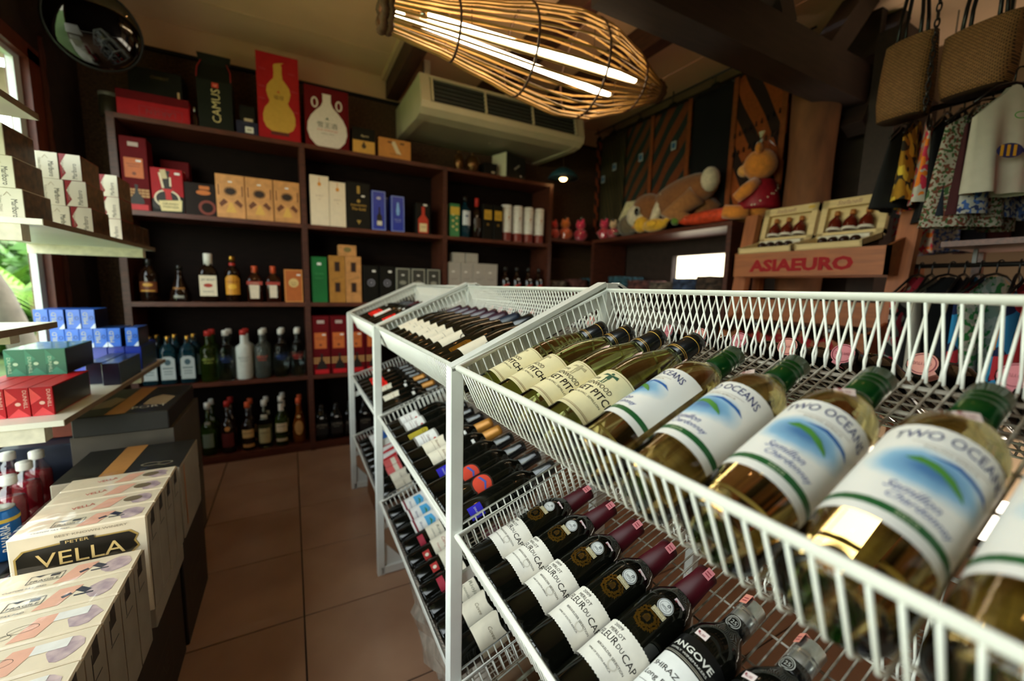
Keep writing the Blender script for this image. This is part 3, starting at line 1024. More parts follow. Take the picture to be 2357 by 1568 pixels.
bord = dict(prof=BORD, glass=m_gl_dark, top=0.2945, z0=0.234, r0=0.0190)
burg = dict(prof=BURG, glass=m_gl_dark, top=0.3105, z0=0.246, r0=0.0200, R=0.0381)
wavy = poly2d([(-0.05, -0.036), (0.05, -0.036), (0.05, 0.032)] + [(0.05 - 0.1 * i / 10, 0.036 + 0.004 * math.sin(i * 0.9)) for i in range(1, 10)] + [(-0.05, 0.032)])
m_crm = ink('#e6dcc6')
m_wht = ink('#e9e7e2')
m_rd = ink('#c4161c')
m_vrd = mat('neon_red_label', '#f01c14', 0.45, var=0.04)
m_dkblue = mat('blue_capsule', '#101a2c', 0.35)
K_ng = rw(cap=m_capvio, prints=[('label', wavy, m_crm, 0.092, [('lettering', join2d(shape_text('NG', 0.022, 0.011, 0.022, 0.018), at2d(rect2d(0.05, 0.0008), 0, 0.004), at2d(text2d('SHIRAZ', 0.03, 0.004), 0.01, -0.006)), m_ink)])], **burg)
K_ng2 = rw(cap=m_dkblue, prints=[('label', wavy, m_crm, 0.092, [('lettering', shape_text('NG', 0.022, 0.011, 0.022, 0.018), m_ink), ('swirl', at2d(ring2d(0.05, 0.03, 0.002), 0.02, 0.03), m_ink)])], **burg)
K_gold = rw(cap=m_capblk, prints=[('gold_label', at2d(poly2d([(-0.012, -0.03), (0.012, -0.03), (0.014, 0.022), (0.008, 0.032), (-0.008, 0.032), (-0.014, 0.022)]), 0, 0), ink('#b98a2e', 0.4, 1), 0.080, [('gold_print', join2d(at2d(frame2d(0.020, 0.044, 0.001), 0, -0.004), shape_text('M', 0.010, 0.010, 0, 0.006)), ink('#4a3510'))])], **burg)
heart = poly2d([(0, -0.007), (0.007, 0.001), (0.006, 0.006), (0.002, 0.006), (0, 0.003), (-0.002, 0.006), (-0.006, 0.006), (-0.007, 0.001)])
hsub = [('border', frame2d(0.10, 0.078, 0.006), ink('#8f8b84')), ('heart', at2d(heart, 0.012, 0.020), m_rd), ('lettering', join2d(shape_text('Chateau', 0.03, 0.008, 0, 0.006, 0.2), at2d(rect2d(0.06, 0.0007), 0, -0.006), shape_text('BORDEAUX', 0.04, 0.004, 0, -0.014)), ink('#7a4a48'))]
K_heart = rw(cap=m_capblk, prints=[('label', rect2d(0.10, 0.078), m_wht, 0.085, hsub)], **bord)
K_yel = rw(cap=m_capblk, prints=[('yellow_label', at2d(poly2d([(-0.010, -0.036), (0.010, -0.036), (0.010, 0.026), (0.006, 0.034), (-0.006, 0.034), (-0.010, 0.026)]), 0.0, 0), ink('#b3a02a'), 0.080, [('label_print', at2d(ring2d(0.012, 0.012, 0.001), 0, 0.02), m_ink)])], **bord)
K_crm = rw(cap=mat('ochre_capsule', '#a8712a', 0.4, metal=0.3), prints=[('label', wavy, m_crm, 0.090, [('lettering', join2d(shape_text('Reserve', 0.04, 0.008, 0, 0.01, 0.3), at2d(rect2d(0.06, 0.0007), 0, -0.004)), ink('#8a6a4a'))]), ('neck_tag', at2d(rect2d(0.012, 0.009), 0.004, 0), m_wht, 0.19, [])], **bord)
K_rnd = rw(cap=m_capblk, prints=[('round_label', ell2d(0.056, 0.052, 24), ink('#d2452f'), 0.115, [('label_border', ring2d(0.060, 0.056, 0.004), ink('#2d2018')), ('wave', at2d(poly2d([(-0.02, 0.004), (0, 0.012), (0.02, 0.000), (0.02, -0.004), (0, 0.006), (-0.02, -0.002)]), 0, 0), ink('#4a5aa8'))])], **bord)
K_blu = rw(cap=m_capblk, prints=[('blue_label', rect2d(0.030, 0.034), ink('#2a22b4'), 0.062, [('label_print', shape_text('SWAN', 0.02, 0.005), ink('#c9c9e6'))])], **bord)
K_blk = rw(cap=m_capblk, prints=[('neck_label', at2d(rect2d(0.016, 0.012), 0, 0), m_wht, 0.175, [])], **bord)
K_to_r = rw(cap=m_capred, prints=[('label', rect2d(0.110, 0.108), m_wht, 0.112, [('red_band', at2d(rect2d(0.110, 0.007), 0, -0.044), ink('#7a1626')), ('blue_splash', at2d(poly2d([(-0.028, -0.012), (0.03, -0.012), (0.026, 0.010), (0.0, 0.022), (-0.024, 0.016)]), 0, 0.006), ink('#4fa8d8')), ('emblem', at2d(poly2d([(-0.014, 0.002), (0, 0.008), (0.016, -0.004), (0, 0.001)]), 0, 0.008), ink('#3f7c3a')), ('lettering', join2d(shape_text('TWO OCEANS', 0.07, 0.010, 0, 0.042), shape_text('Shiraz', 0.03, 0.007, 0, -0.024, 0.3)), m_navy)])], **bord)
K_redsq = rw(cap=m_capred, prints=[('label', rect2d(0.09, 0.055), m_crm, 0.115, [('lettering', join2d(shape_text('Rioja', 0.04, 0.012, 0, 0.012, 0.3), shape_text('CRIANZA', 0.04, 0.005, 0, -0.008)), ink('#6a6a52'))]), ('red_band_label', rect2d(0.040, 0.020), ink('#a3263a'), 0.062, [])], **bord)
K_medal = rw(cap=m_capred, prints=[('label', rect2d(0.09, 0.060), m_crm, 0.115, [('lettering', join2d(shape_text('Campo', 0.05, 0.014, 0, 0.010, 0.3), shape_text('TINTO', 0.03, 0.005, 0, -0.012)), ink('#a8322c'))]), ('red_seal', rect2d(0.026, 0.022), ink('#b02a26'), 0.060, [('seal_medal', ell2d(0.010, 0.012, 14), m_crm)])], **bord)
K_tan = rw(cap=mat('gold_capsule', '#9a7d34', 0.4, metal=0.5), prints=[('label', wavy, m_crm, 0.105, [('lettering', shape_text('Cuvee', 0.03, 0.009, 0, 0.006, 0.3), ink('#7a6a4a'))])], **bord)
K_red = rw(cap=m_capblk, prints=[('red_label', rect2d(0.09, 0.062), m_vrd, 0.090, [('lettering', join2d(shape_text('MERLOT', 0.05, 0.008, 0, 0.014), at2d(rect2d(0.09, 0.003), 0, -0.022)), ink('#1c0c08'))])], **bord)
K_bluw = rw(cap=m_capblk, prints=[('label', rect2d(0.10, 0.090), m_wht, 0.105, [('blue_field', at2d(rect2d(0.10, 0.046), 0, 0.022), ink('#2458a0')), ('red_flag', at2d(rect2d(0.02, 0.034), 0.018, -0.020), m_rd)])], **bord)
K_whr = rw(cap=m_capred, prints=[('label', rect2d(0.10, 0.085), m_wht, 0.105, [('red_band', at2d(poly2d([(-0.01, -0.04), (0.018, -0.04), (0.010, 0.04), (-0.018, 0.04)]), 0.005, 0), m_rd)])], **bord)
K_pnk = rw(cap=m_capred, prints=[('label', rect2d(0.10, 0.07), ink('#d8605e'), 0.100, [('label_print', at2d(rect2d(0.06, 0.02), 0, 0.01), m_crm)])], **bord)
K_duty = rw(cap=m_capblk, prints=[('label', rect2d(0.10, 0.075), m_crm, 0.09, [('lettering', shape_text('SHIRAZ', 0.05, 0.008), m_ink)])], sealcol='#e9a092', sealang=PI * 0.8, **bord)
K_duty2 = rw(cap=m_capblk, prints=[('label', rect2d(0.10, 0.075), m_wht, 0.09, [('lettering', shape_text('MALBEC', 0.05, 0.008), m_ink)])], sealcol='#d9838c', sealang=PI * 1.1, **bord)


def fill(tier, seq, y0, pitch, group, where, far=False, rolls=None, jitter=0.15):
    rr = random.Random(int(y0 * 100) + tier)
    cnt = {}
    for i, (k, desc) in enumerate(seq):
        cnt[desc] = cnt.get(desc, 0) + 1
    seen = {}
    for i, (k, desc) in enumerate(seq):
        if k is None:
            continue
        seen[desc] = seen.get(desc, 0) + 1
        lab = desc if cnt[desc] == 1 else '%s %s' % (ORD[seen[desc] - 1], desc)
        roll = (rolls if rolls is not None else 0.75) + rr.uniform(-jitter, jitter)
        k.place(lay(tier, y0 - pitch * i, roll, 0.006 + rr.uniform(0, 0.006), far=far), '%s, %s' % (lab, where), 'wine bottle', group)


P = 0.0765
GB, GC, GF = 'wine bottles in the middle bay of the rack', 'wine bottles in the far bay of the rack', 'wine bottles on the far side of the rack'
fill(0, [(K_ng, 'dark cream-label bottle with violet cap')] * 6 + [(K_ng2, 'dark bottle with swirl on cream label'), (K_gold, 'dark bottle with gold arched label'), (K_ng2, 'dark blue-capped bottle with cream label'), (K_blk, 'plain dark bottle')], 1.535, P, GB, 'top tier of the middle bay')
fill(1, [(K_heart, 'white bordered label with red heart'), (K_heart, 'white bordered label with red heart'), (K_yel, 'dark bottle with narrow yellow label'), (K_heart, 'white bordered label with red heart'), (K_crm, 'cream label with ochre cap'), (K_crm, 'cream label with ochre cap'),
         (K_blu, 'dark bottle with blue label'), (K_rnd, 'dark bottle with round red label'), (K_rnd, 'dark bottle with round red label'), (K_blu, 'dark bottle with blue label')], 1.535, P, GB, 'middle tier of the middle bay')
fill(2, [(K_to_r, 'blue-splash label with red band')] * 3 + [(K_redsq, 'cream label above red band'), (K_medal, 'cream label with red medal seal'), (K_medal, 'cream label with red medal seal'), (K_redsq, 'cream label above red band'), (K_redsq, 'cream label above red band'), (K_tan, 'pale arched label with gold cap'), (K_tan, 'pale arched label with gold cap')], 1.535, P, GB, 'bottom tier of the middle bay')
fill(0, [(K_blk, 'black bottle with small white neck label'), (K_red, 'black bottle with glowing red label'), (K_red, 'black bottle with glowing red label'), (K_whr, 'white label with slanting red band'), (K_blk, 'black bottle with small white neck label'), (K_blk, 'black bottle with small white neck label'), (K_red, 'black bottle with glowing red label'), (K_blk, 'black bottle with small white neck label'), (K_pnk, 'black bottle with pinkish label')], 2.325, P, GC, 'top tier of the far bay')
fill(1, [(K_blk, 'black bottle with small white neck label'), (K_red, 'black bottle with glowing red label'), (K_red, 'black bottle with glowing red label'), (K_red, 'black bottle with glowing red label'), (K_crm, 'cream label with ochre cap'), (K_blk, 'black bottle with small white neck label'), (K_crm, 'cream label with ochre cap'), (K_blk, 'black bottle with small white neck label'), (K_blk, 'black bottle with small white neck label')], 2.325, P, GC, 'middle tier of the far bay')
fill(2, [(K_bluw, 'blue and white label with red flag'), (K_bluw, 'blue and white label with red flag'), (K_whr, 'white label with slanting red band'), (K_whr, 'white label with slanting red band'), (K_whr, 'white label with slanting red band'), (K_pnk, 'black bottle with pinkish label'), (K_pnk, 'black bottle with pinkish label'), (K_tan, 'pale arched label with gold cap'), (K_tan, 'pale arched label with gold cap')], 2.325, P, GC, 'bottom tier of the far bay')
ys = (0.628, 0.547, 0.464, 0.380, 0.302, 0.214, 0.135)
for i, y in enumerate(ys):
    (K_duty if i % 2 else K_duty2).place(lay(0, y, 0.0, 0.02, far=True), 'dark bottle with pink duty seal on its cap, %s from the divider, facing the clothes' % ORD[i], 'wine bottle', GF)
for i in range(9):
    (K_duty2 if i % 2 else K_duty).place(lay(0, 1.52 - i * 0.079, 0.0, 0.02, far=True), 'dark bottle with pink seal behind the middle bay, %s from the far divider' % ORD[i], 'wine bottle', GF)
# bottom tier of the near bay: clear bottles and one with a red label
K_clr = rw(BORD, mat('clear_glass', '#dfe6df', 0.04, trans=1.0, ior=1.3, var=0.03), m_capsil, [], 0.2945, 0.244, 0.0166)
K_rdl = rw(BORD, m_gl_dark, m_capblk, [('red_label', rect2d(0.10, 0.10), m_rd, 0.09, [('lettering', join2d(shape_text('RED', 0.04, 0.014, 0, 0.01), at2d(ring2d(0.014, 0.014, 0.003), 0.02, -0.02)), m_ink)])], 0.2945, 0.244, 0.0166)
for i, k in enumerate((K_clr, K_clr, K_rdl, K_rdl, K_clr)):
    k.place(lay(2, 0.695 - i * P, 0.2), ['clear bottle against the divider in the bottom tier of the near bay', 'clear bottle second from the divider in the bottom tier of the near bay', 'black bottle with bright red label in the lowest visible basket',
                                        'second red-label bottle in the lowest visible basket', 'clear bottle beside the red labels in the bottom tier'][i], 'wine bottle', G)
# things under the rack
m_crate = mat('crate_wood', '#7a4a28', 0.6, var=0.25, scale=12, stretch=(1, 6, 1), bump=0.05)
cr = empty('wooden_crate', (0.47, 2.20, 0))
tag(cr, 'brown wooden crate on the floor under the far bay', 'crate')
for n_, a in (('side_board', (-0.13, -0.118, -0.12, 0.12, 0, 0.15)), ('side_board', (0.118, 0.13, -0.12, 0.12, 0, 0.15)), ('end_board', (-0.118, 0.118, -0.12, -0.108, 0, 0.15)), ('end_board', (-0.118, 0.118, 0.108, 0.12, 0, 0.15)), ('lid_board', (-0.128, 0.128, -0.118, 0.118, 0.15, 0.160)), ('bottom_board', (-0.118, 0.118, -0.108, 0.108, 0, 0.01))):
    obj(n_, MB().box(*a).mesh(m_crate), cr)
b = MB()
rr = random.Random(11)
v, f = lathe_geo([(math.sin(PI * i / 12), -math.cos(PI * i / 12)) for i in range(13)], 20)
vv = []
for p in v:
    d = 1 + 0.10 * math.sin(9 * p[0] + 4 * p[2]) + 0.08 * math.sin(13 * p[1] - 7 * p[2]) + rr.uniform(-0.06, 0.06)
    vv.append((p[0] * 0.10 * d, p[1] * 0.26 * d, max(-0.13, p[2] * 0.15 * d) + 0.13))
b.add(vv, f)
tag(obj('plastic_bag', b.mesh(mat('crumpled_plastic', '#9d9488', 0.2, var=0.35, scale=25, coat=0.6)), None, T(0.40, 1.12, 0)), 'crumpled grey plastic bag on the floor under the rack', 'bag')
# ================================================================ liquor shelf unit on the back wall
SY = 3.085                                  # front face
UX = (-0.817, 0.097, 1.054, 2.002)          # upright centres
SZ = (0.055, 0.534, 1.032, 1.543, 2.046)    # top faces of the boards
su = empty('liquor_shelf', (0, SY, 0))
tag(su, 'tall dark-stained wooden liquor shelf unit with three bays along the back wall', 'shelf unit')
m_back = mat('shelf_back', '#170d09', 0.75, spec=0.15, var=0.3, scale=10, stretch=(1, 1, 5))
for x in UX:
    obj('upright', MB().box(x - 0.0165, x + 0.0165, 0, 0.30, 0, 2.046).mesh(m_wood), su)
for a, b_ in zip(UX, UX[1:]):
    for z in SZ:
        obj('shelf_board', MB().box(a + 0.0165, b_ - 0.0165, 0.002, 0.30, z - 0.026, z).mesh(m_woodx), su)
    obj('back_panel', MB().box(a + 0.0165, b_ - 0.0165, 0.292, 0.305, 0.05, 2.02).mesh(m_back), su)
    obj('plinth', MB().box(a + 0.0165, b_ - 0.0165, 0.012, 0.03, 0.0, 0.029).mesh(m_woodx), su)
# corner unit with the shelf of packets, right of the third bay
cu_ = empty('corner_shelf', (0, 3.10, 0))
tag(cu_, 'dark corner shelf between the liquor unit and the toy shelf', 'shelf unit')
for z in (0.55, 1.10, 1.60):
    obj('shelf_board', MB().box(2.02, 2.84, 0.0, 0.29, z - 0.026, z).mesh(m_woodx), cu_)
obj('upright', MB().box(2.815, 2.845, 0.0, 0.29, 0, 1.60).mesh(m_wood), cu_)

LB = 0.012    # set-back of goods from the board's front edge


def std(k, x, z, label, cat, group, back=0.0, rz=0.0, d=0.0):
    """stand a thing on a board of the unit: front face at the board edge"""
    k.place(T(x, SY + LB + d / 2 + back, z + 0.0005, rz), label, cat, group)


GT, G2, G3, G4, G5 = 'goods on top of the liquor shelf', 'goods on the upper shelf row', 'goods on the second shelf row', 'goods on the third shelf row', 'bottles on the lowest shelf row'
c_red, c_dred, c_blk, c_kraft = (mat('carton_red', '#a8141e', 0.5, var=0.08, spec=0.25), mat('carton_dark_red', '#620b12', 0.6, var=0.1, spec=0.15), mat('carton_black', '#15130f', 0.5, var=0.15, spec=0.2), mat('carton_kraft', '#c9853f', 0.5, var=0.1))
c_wht, c_gold, c_navy, c_blue, c_green = (mat('carton_white', '#e6d3b8', 0.45, var=0.04), mat('carton_gold', '#d0945a', 0.35, var=0.18, metal=0.2, scale=22), mat('carton_navy', '#141c38', 0.35), mat('carton_blue', '#2336a0', 0.35, var=0.1), mat('carton_green', '#1c6a34', 0.35, var=0.15, scale=9))
zt = SZ[4]
# --- on top
k = box_kind('gift_carton', 0.315, 0.22, 0.130, c_red, [('top_band', rect2d(0.315, 0.045), c_dred, 'front', 0, 0.0425), ('lettering', at2d(text2d('LARSEN', 0.13, 0.028), 0, 0, PI), ink('#7c3038'), 'front', 0.03, -0.03), ('lettering_border', frame2d(0.19, 0.05, 0.002), ink('#7c3038'), 'front', 0.03, -0.03)])
std(k, -0.630, zt, 'long red gift carton lying with upside-down lettering', 'box', GT, d=0.22)
k = box_kind('gift_carton', 0.235, 0.18, 0.14, c_blk, [('lettering', text2d('CHABOT', 0.08, 0.014), ink('#6a5434'), 'front', 0.02, 0.03), ('pale_strip', rect2d(0.010, 0.045), ink('#c9a27c'), 'front', 0.10, -0.05)])
k.place(T(-0.62, SY + 0.13, zt + 0.131), 'black gift carton lying on the long red carton', 'box', GT)
tin = Kind('tin_canister', MB().lathe([(0.0, 0), (0.068, 0), (0.07, 0.004), (0.07, 0.115), (0, 0.115)], 20).mesh(mat('olive_tin', '#3a3324', 0.4, metal=0.3), True))
tin.part('rim_lid', MB().lathe([(0.071, 0.100), (0.072, 0.118), (0.066, 0.120), (0, 0.119)], 20).mesh(mat('grey_lid', '#6f6a60', 0.4), True))
tin.place(T(-0.838, SY + 0.10, zt) @ Matrix.Diagonal((0.63, 0.63, 1, 1)), 'round olive tin with grey lid at the end of the shelf top', 'tin', GT)
fl = Kind('hip_flask', MB().lathe([(0, 0), (0.034, 0), (0.036, 0.004), (0.036, 0.06), (0.02, 0.075), (0.013, 0.085), (0.013, 0.105), (0, 0.105)], 16, sq=0.5, flat=0.5).mesh(mat('dark_flask_glass', '#2a0f0a', 0.06), True))
fl.part('steel_cap', MB().lathe([(0.015, 0.088), (0.015, 0.112), (0, 0.112)], 14).mesh(m_capsil, True))
fl.place(T(-0.453, SY + 0.05, zt) @ Matrix.Diagonal((0.52, 0.6, 1, 1)), 'small dark flask with shiny steel cap beside the black bag', 'bottle', GT)
# the tall black bag with folded top
bw, bh, bd = 0.165, 0.430, 0.12
bagv = [(-bw / 2, -bd / 2, 0), (bw / 2, -bd / 2, 0), (bw / 2, bd / 2, 0), (-bw / 2, bd / 2, 0), (-bw / 2 * 1.03, -bd / 2, bh * 0.62), (bw / 2 * 1.03, -bd / 2, bh * 0.62), (bw / 2 * 1.03, bd / 2, bh * 0.62), (-bw / 2 * 1.03, bd / 2, bh * 0.62),
        (-bw * 0.44, -0.012, bh * 0.86), (bw * 0.44, -0.012, bh * 0.86), (bw * 0.44, 0.012, bh * 0.86), (-bw * 0.44, 0.012, bh * 0.86), (-bw * 0.5, -0.008, bh), (bw * 0.5, -0.008, bh), (bw * 0.5, 0.008, bh), (-bw * 0.5, 0.008, bh)]
bagf = [(3, 2, 1, 0), (12, 13, 14, 15)]
for a in (0, 4, 8):
    bagf += [(a + i, a + (i + 1) % 4, a + 4 + (i + 1) % 4, a + 4 + i) for i in range(4)]
k = Kind('gift_bag', mesh(bagv, bagf, mat('bag_black', '#191b16', 0.6, var=0.1, spec=0.2)))
k.part('lettering', flat_mesh(at2d(text2d('CAMUS', 0.185, 0.042), 0.0, 0, PI / 2), ink('#d9c48e'), Matrix.Translation((0.004, -bd / 2 - 0.001, 0.130)) @ Matrix(((1, 0, 0, 0), (0, 0, -1, 0), (0, 1, 0, 0), (0, 0, 0, 1)))))
lm = k.part('logo_square', flat_mesh(rect2d(0.032, 0.026), ink('#d23a2a'), Matrix.Translation((0.004, -bd / 2 - 0.001, 0.243)) @ Matrix(((1, 0, 0, 0), (0, 0, -1, 0), (0, 1, 0, 0), (0, 0, 0, 1)))))
k.part('logo_letter', flat_mesh(at2d(text2d('C', 0.012, 0.014), 0, 0, PI / 2), ink('#f0e0c0'), Matrix.Translation((0.004, -bd / 2 - 0.0016, 0.243)) @ Matrix(((1, 0, 0, 0), (0, 0, -1, 0), (0, 1, 0, 0), (0, 0, 0, 1)))), lm)
for s in (-1, 1):
    k.part('red_cord', MB().tube([(s * 0.062, -0.016, 0.385), (s * 0.080, -0.040, 0.335), (s * 0.082, -0.062, 0.275)], 0.003, 6).mesh(ink('#a01c22'), True))
std(k, -0.346, zt, 'tall black paper bag with vertical gold lettering', 'bag', GT, d=bd)
k = box_kind('gift_carton', 0.112, 0.12, 0.075, c_navy, [('price_label', rect2d(0.042, 0.034), m_wht, 'front', 0.010, -0.010), ('label_print', rect2d(0.026, 0.016), ink('#b8b2a6'), 'front', 0.010, -0.010), ('lettering', text2d('CAMUS', 0.04, 0.009), ink('#4a5068'), 'front', -0.01, 0.025)])
std(k, -0.192, zt, 'small navy carton with white price label', 'box', GT, d=0.12)
k = box_kind('gift_carton', 0.08, 0.08, 0.095, c_blk, [('pale_label', rect2d(0.045, 0.018), ink('#c2ae90'), 'front', 0.005, -0.035)])
k.place(T(-0.19, SY + 0.07, zt + 0.0765), 'small black carton standing on the navy carton', 'box', GT)
# gourd carton: the flask picture on its front is flat print
gourd = []
for i in range(25):
    t = i / 24
    z = -0.135 + 0.27 * t
    r = 0.026 if t < 0.03 else (0.082 * math.sin(PI * min(1, (t - 0.0) / 0.50)) ** 0.6 if t < 0.42 else 0)
    gourd.append((z, r))
pr = [(-0.130, 0.040), (-0.115, 0.066), (-0.09, 0.079), (-0.06, 0.080), (-0.03, 0.070), (-0.008, 0.050), (0.004, 0.045), (0.02, 0.053), (0.045, 0.060), (0.07, 0.055), (0.09, 0.038), (0.105, 0.023), (0.13, 0.020), (0.16, 0.021), (0.168, 0.016)]
pr = [(z * 1.32 + 0.03, r * 1.10) for z, r in pr]
gsh = poly2d([(r, z) for z, r in pr] + [(0.036, 0.266), (0.014, 0.262)] + [(-r, z) for z, r in reversed(pr)])
k = box_kind('gift_carton', 0.228, 0.15, 0.495, c_red, [('picture_base', rect2d(0.10, 0.035), ink('#5a1c14'), 'front', 0, -0.205), ('gourd_picture', gsh, ink('#c99c3e'), 'front', 0.0, -0.06),
                                                       ('lettering', text2d('福禄', 0.055, 0.026), ink('#6a4a1a'), 'front', 0.0, 0.000), ('red_mark', poly2d([(0, 0.010), (0.010, -0.008), (0, -0.003), (-0.010, -0.008)]), ink('#c0442a'), 'front', 0, 0.032),
                                                       ('pale_print', join2d(*[at2d(text2d('LUCKY', 0.034, 0.008), x, y, -0.12) for x, y in ((-0.08, 0.15), (0.075, 0.15), (-0.085, 0.05), (0.085, 0.05), (-0.09, -0.02), (0.09, -0.07))]), ink('#b0525a'), 'front', 0, 0)])
std(k, -0.018, zt, 'tall red carton with a golden gourd flask picture', 'box', GT, d=0.15)
flask = [(0.0, 0.10)]
fs = [(-0.115, 0.030), (-0.105, 0.060), (-0.08, 0.086), (-0.045, 0.098), (-0.01, 0.094), (0.02, 0.078), (0.045, 0.054), (0.065, 0.030), (0.085, 0.020), (0.115, 0.020), (0.120, 0.022)]
fs = [(z * 1.42 - 0.01, r * 1.22) for z, r in fs]
fsh = poly2d([(r, z) for z, r in fs] + [(-r, z) for z, r in reversed(fs)])
hand = join2d(*[at2d(ring2d(0.042, 0.066, 0.010), s * 0.072, 0.085) for s in (-1, 1)])
k = box_kind('gift_carton', 0.262, 0.13, 0.365, c_dred, [('flask_handles', hand, ink('#d8ccc4'), 'front', 0, 0), ('flask_picture', fsh, ink('#e2d8d0'), 'front', 0, -0.015), ('lettering', text2d('雪王酒', 0.12, 0.034), ink('#2c3a2c'), 'front', 0, -0.045),
                                                        ('red_lettering', text2d('XUE WANG JIU', 0.125, 0.016), ink('#c25a48'), 'front', 0, -0.078), ('small_lettering', text2d('HERBAL SPIRIT', 0.08, 0.006), ink('#6a5a50'), 'front', 0, -0.098), ('red_mark', join2d(at2d(poly2d([(0, 0.014), (0.012, -0.006), (0, -0.001), (-0.012, -0.006)]), 0, 0)), ink('#3a4a3a'), 'front', 0, -0.008)])
std(k, 0.255, zt, 'dark red carton with a white two-handled flask picture', 'box', GT, d=0.13)
k = box_kind('gift_carton', 0.145, 0.10, 0.165, c_blk, [('yellow_panel', rect2d(0.143, 0.080), ink('#d6a04a'), 'front', 0, -0.040), ('picture', join2d(ell2d(0.03, 0.032), at2d(rect2d(0.012, 0.02), 0, 0.018)), ink('#4a3a24'), 'front', 0, -0.035), ('lettering', text2d('3pm', 0.05, 0.016, 0.3), ink('#d8c49a'), 'front', 0.006, 0.03)])
std(k, 0.480, zt, 'small black and yellow carton on the shelf top', 'box', GT, d=0.10)
k = box_kind('gift_carton', 0.222, 0.10, 0.130, c_kraft, [('picture', join2d(poly2d([(-0.03, 0.045), (0.0, 0.05), (0.03, -0.01), (0.045, -0.035), (0.01, -0.03), (-0.01, 0.01)])), ink('#e2cfae'), 'front', 0.0, 0), ('print', join2d(at2d(rect2d(0.03, 0.012), -0.035, 0.04), at2d(rect2d(0.03, 0.012), 0.05, 0.04), at2d(text2d('ANNIVERSARY', 0.08, 0.008), 0, -0.035)), ink('#6a4222'), 'front', 0, 0)])
std(k, 0.689, zt, 'small orange-brown carton beside the air conditioner', 'box', GT, d=0.10)
for i, (x, r) in enumerate(((1.195, 0.040), (1.310, 0.058))):
    kk = Kind('brass_bowl', MB().lathe([(0, 0), (r * 0.5, 0), (r * 0.55, 0.01), (r, 0.05), (r * 1.02, 0.09), (r * 0.7, 0.125), (r * 0.3, 0.14), (0, 0.142)], 18).mesh(mat('old_brass', '#6b4a28', 0.3, metal=0.8, var=0.2), True))
    kk.part('lid_knob', MB().ball((0, 0, 0.150), 0.014, 10).mesh(MATS['old_brass'], True))
    kk.place(T(x, SY + 0.09, zt), ['smaller brass pot under the air conditioner', 'larger brass pot under the air conditioner'][i], 'pot', GT)
k = box_kind('gift_carton', 0.11, 0.10, 0.085, c_blk, [('small_label', rect2d(0.03, 0.014), ink('#b8a890'), 'front', 0.02, -0.025)])
std(k, 1.435, zt, 'low black carton next to the brass pots', 'box', GT, d=0.10)
k = box_kind('gift_carton', 0.235, 0.16, 0.185, mat('carton_charcoal', '#1d1e1a', 0.35), [('white_side', rect2d(0.158, 0.183), ink('#c9c4a6'), 'left', 0, 0), ('slash_mark', at2d(rect2d(0.075, 0.015), 0, 0, 0.6), ink('#a8a69a'), 'front', 0.01, 0.0), ('price_label', rect2d(0.02, 0.012), m_wht, 'front', 0.06, -0.06)])
k.place(T(1.64, SY + 0.10, zt, 0.35), 'black carton with a pale slash and white side', 'box', GT)

# --- row 2 (z = SZ[3])
z = SZ[3]


def bottle_shape(w, h, neck=0.3):
    return poly2d([(-w / 2, -h / 2), (w / 2, -h / 2), (w / 2, h * 0.02), (w * neck / 2, h * 0.2), (w * neck / 2, h / 2), (-w * neck / 2, h / 2), (-w * neck / 2, h * 0.2), (-w / 2, h * 0.02)])


def decanter(w, h):
    pr_ = [(-0.5, 0.40), (-0.42, 0.5), (-0.25, 0.46), (-0.08, 0.32), (0.05, 0.16), (0.2, 0.11), (0.42, 0.10), (0.45, 0.14), (0.5, 0.12)]
    return poly2d([(r * w, q * h) for q, r in pr_] + [(-r * w, q * h) for q, r in reversed(pr_)])


def remy(h=0.392, w=0.115):
    return box_kind('spirits_carton', w, 0.11, h, c_dred, [('orange_panel', rect2d(w * 0.70, h * 0.27), ink('#c9672c'), 'front', -0.004, h * 0.08), ('panel_print', join2d(at2d(ell2d(0.018, 0.018, 14), 0, -0.03), at2d(rect2d(0.06, 0.003), 0, 0.02), at2d(rect2d(0.05, 0.003), 0, 0.008)), ink('#7a3a1c'), 'front', -0.004, h * 0.08),
                                                           ('gold_grid', join2d(*[at2d(rect2d(w * 0.145, 0.012), w * (-0.40 + i * 0.16), j * 0.016) for i in range(6) for j in range(3)]), ink('#b98a52'), 'front', 0.0, -h * 0.30), ('bottle_picture', decanter(0.062, h * 0.27), ink('#1c120c'), 'front', 0, -h * 0.28),
                                                           ('red_foot', rect2d(w * 0.8, 0.03), ink('#c8141e'), 'front', 0, -h * 0.455), ('barcode_label', rect2d(0.045, 0.022), ink('#b9a49c'), 'front', 0, h * 0.40), ('price_label', rect2d(0.022, 0.010), m_wht, 'front', 0.018, h * 0.18)])


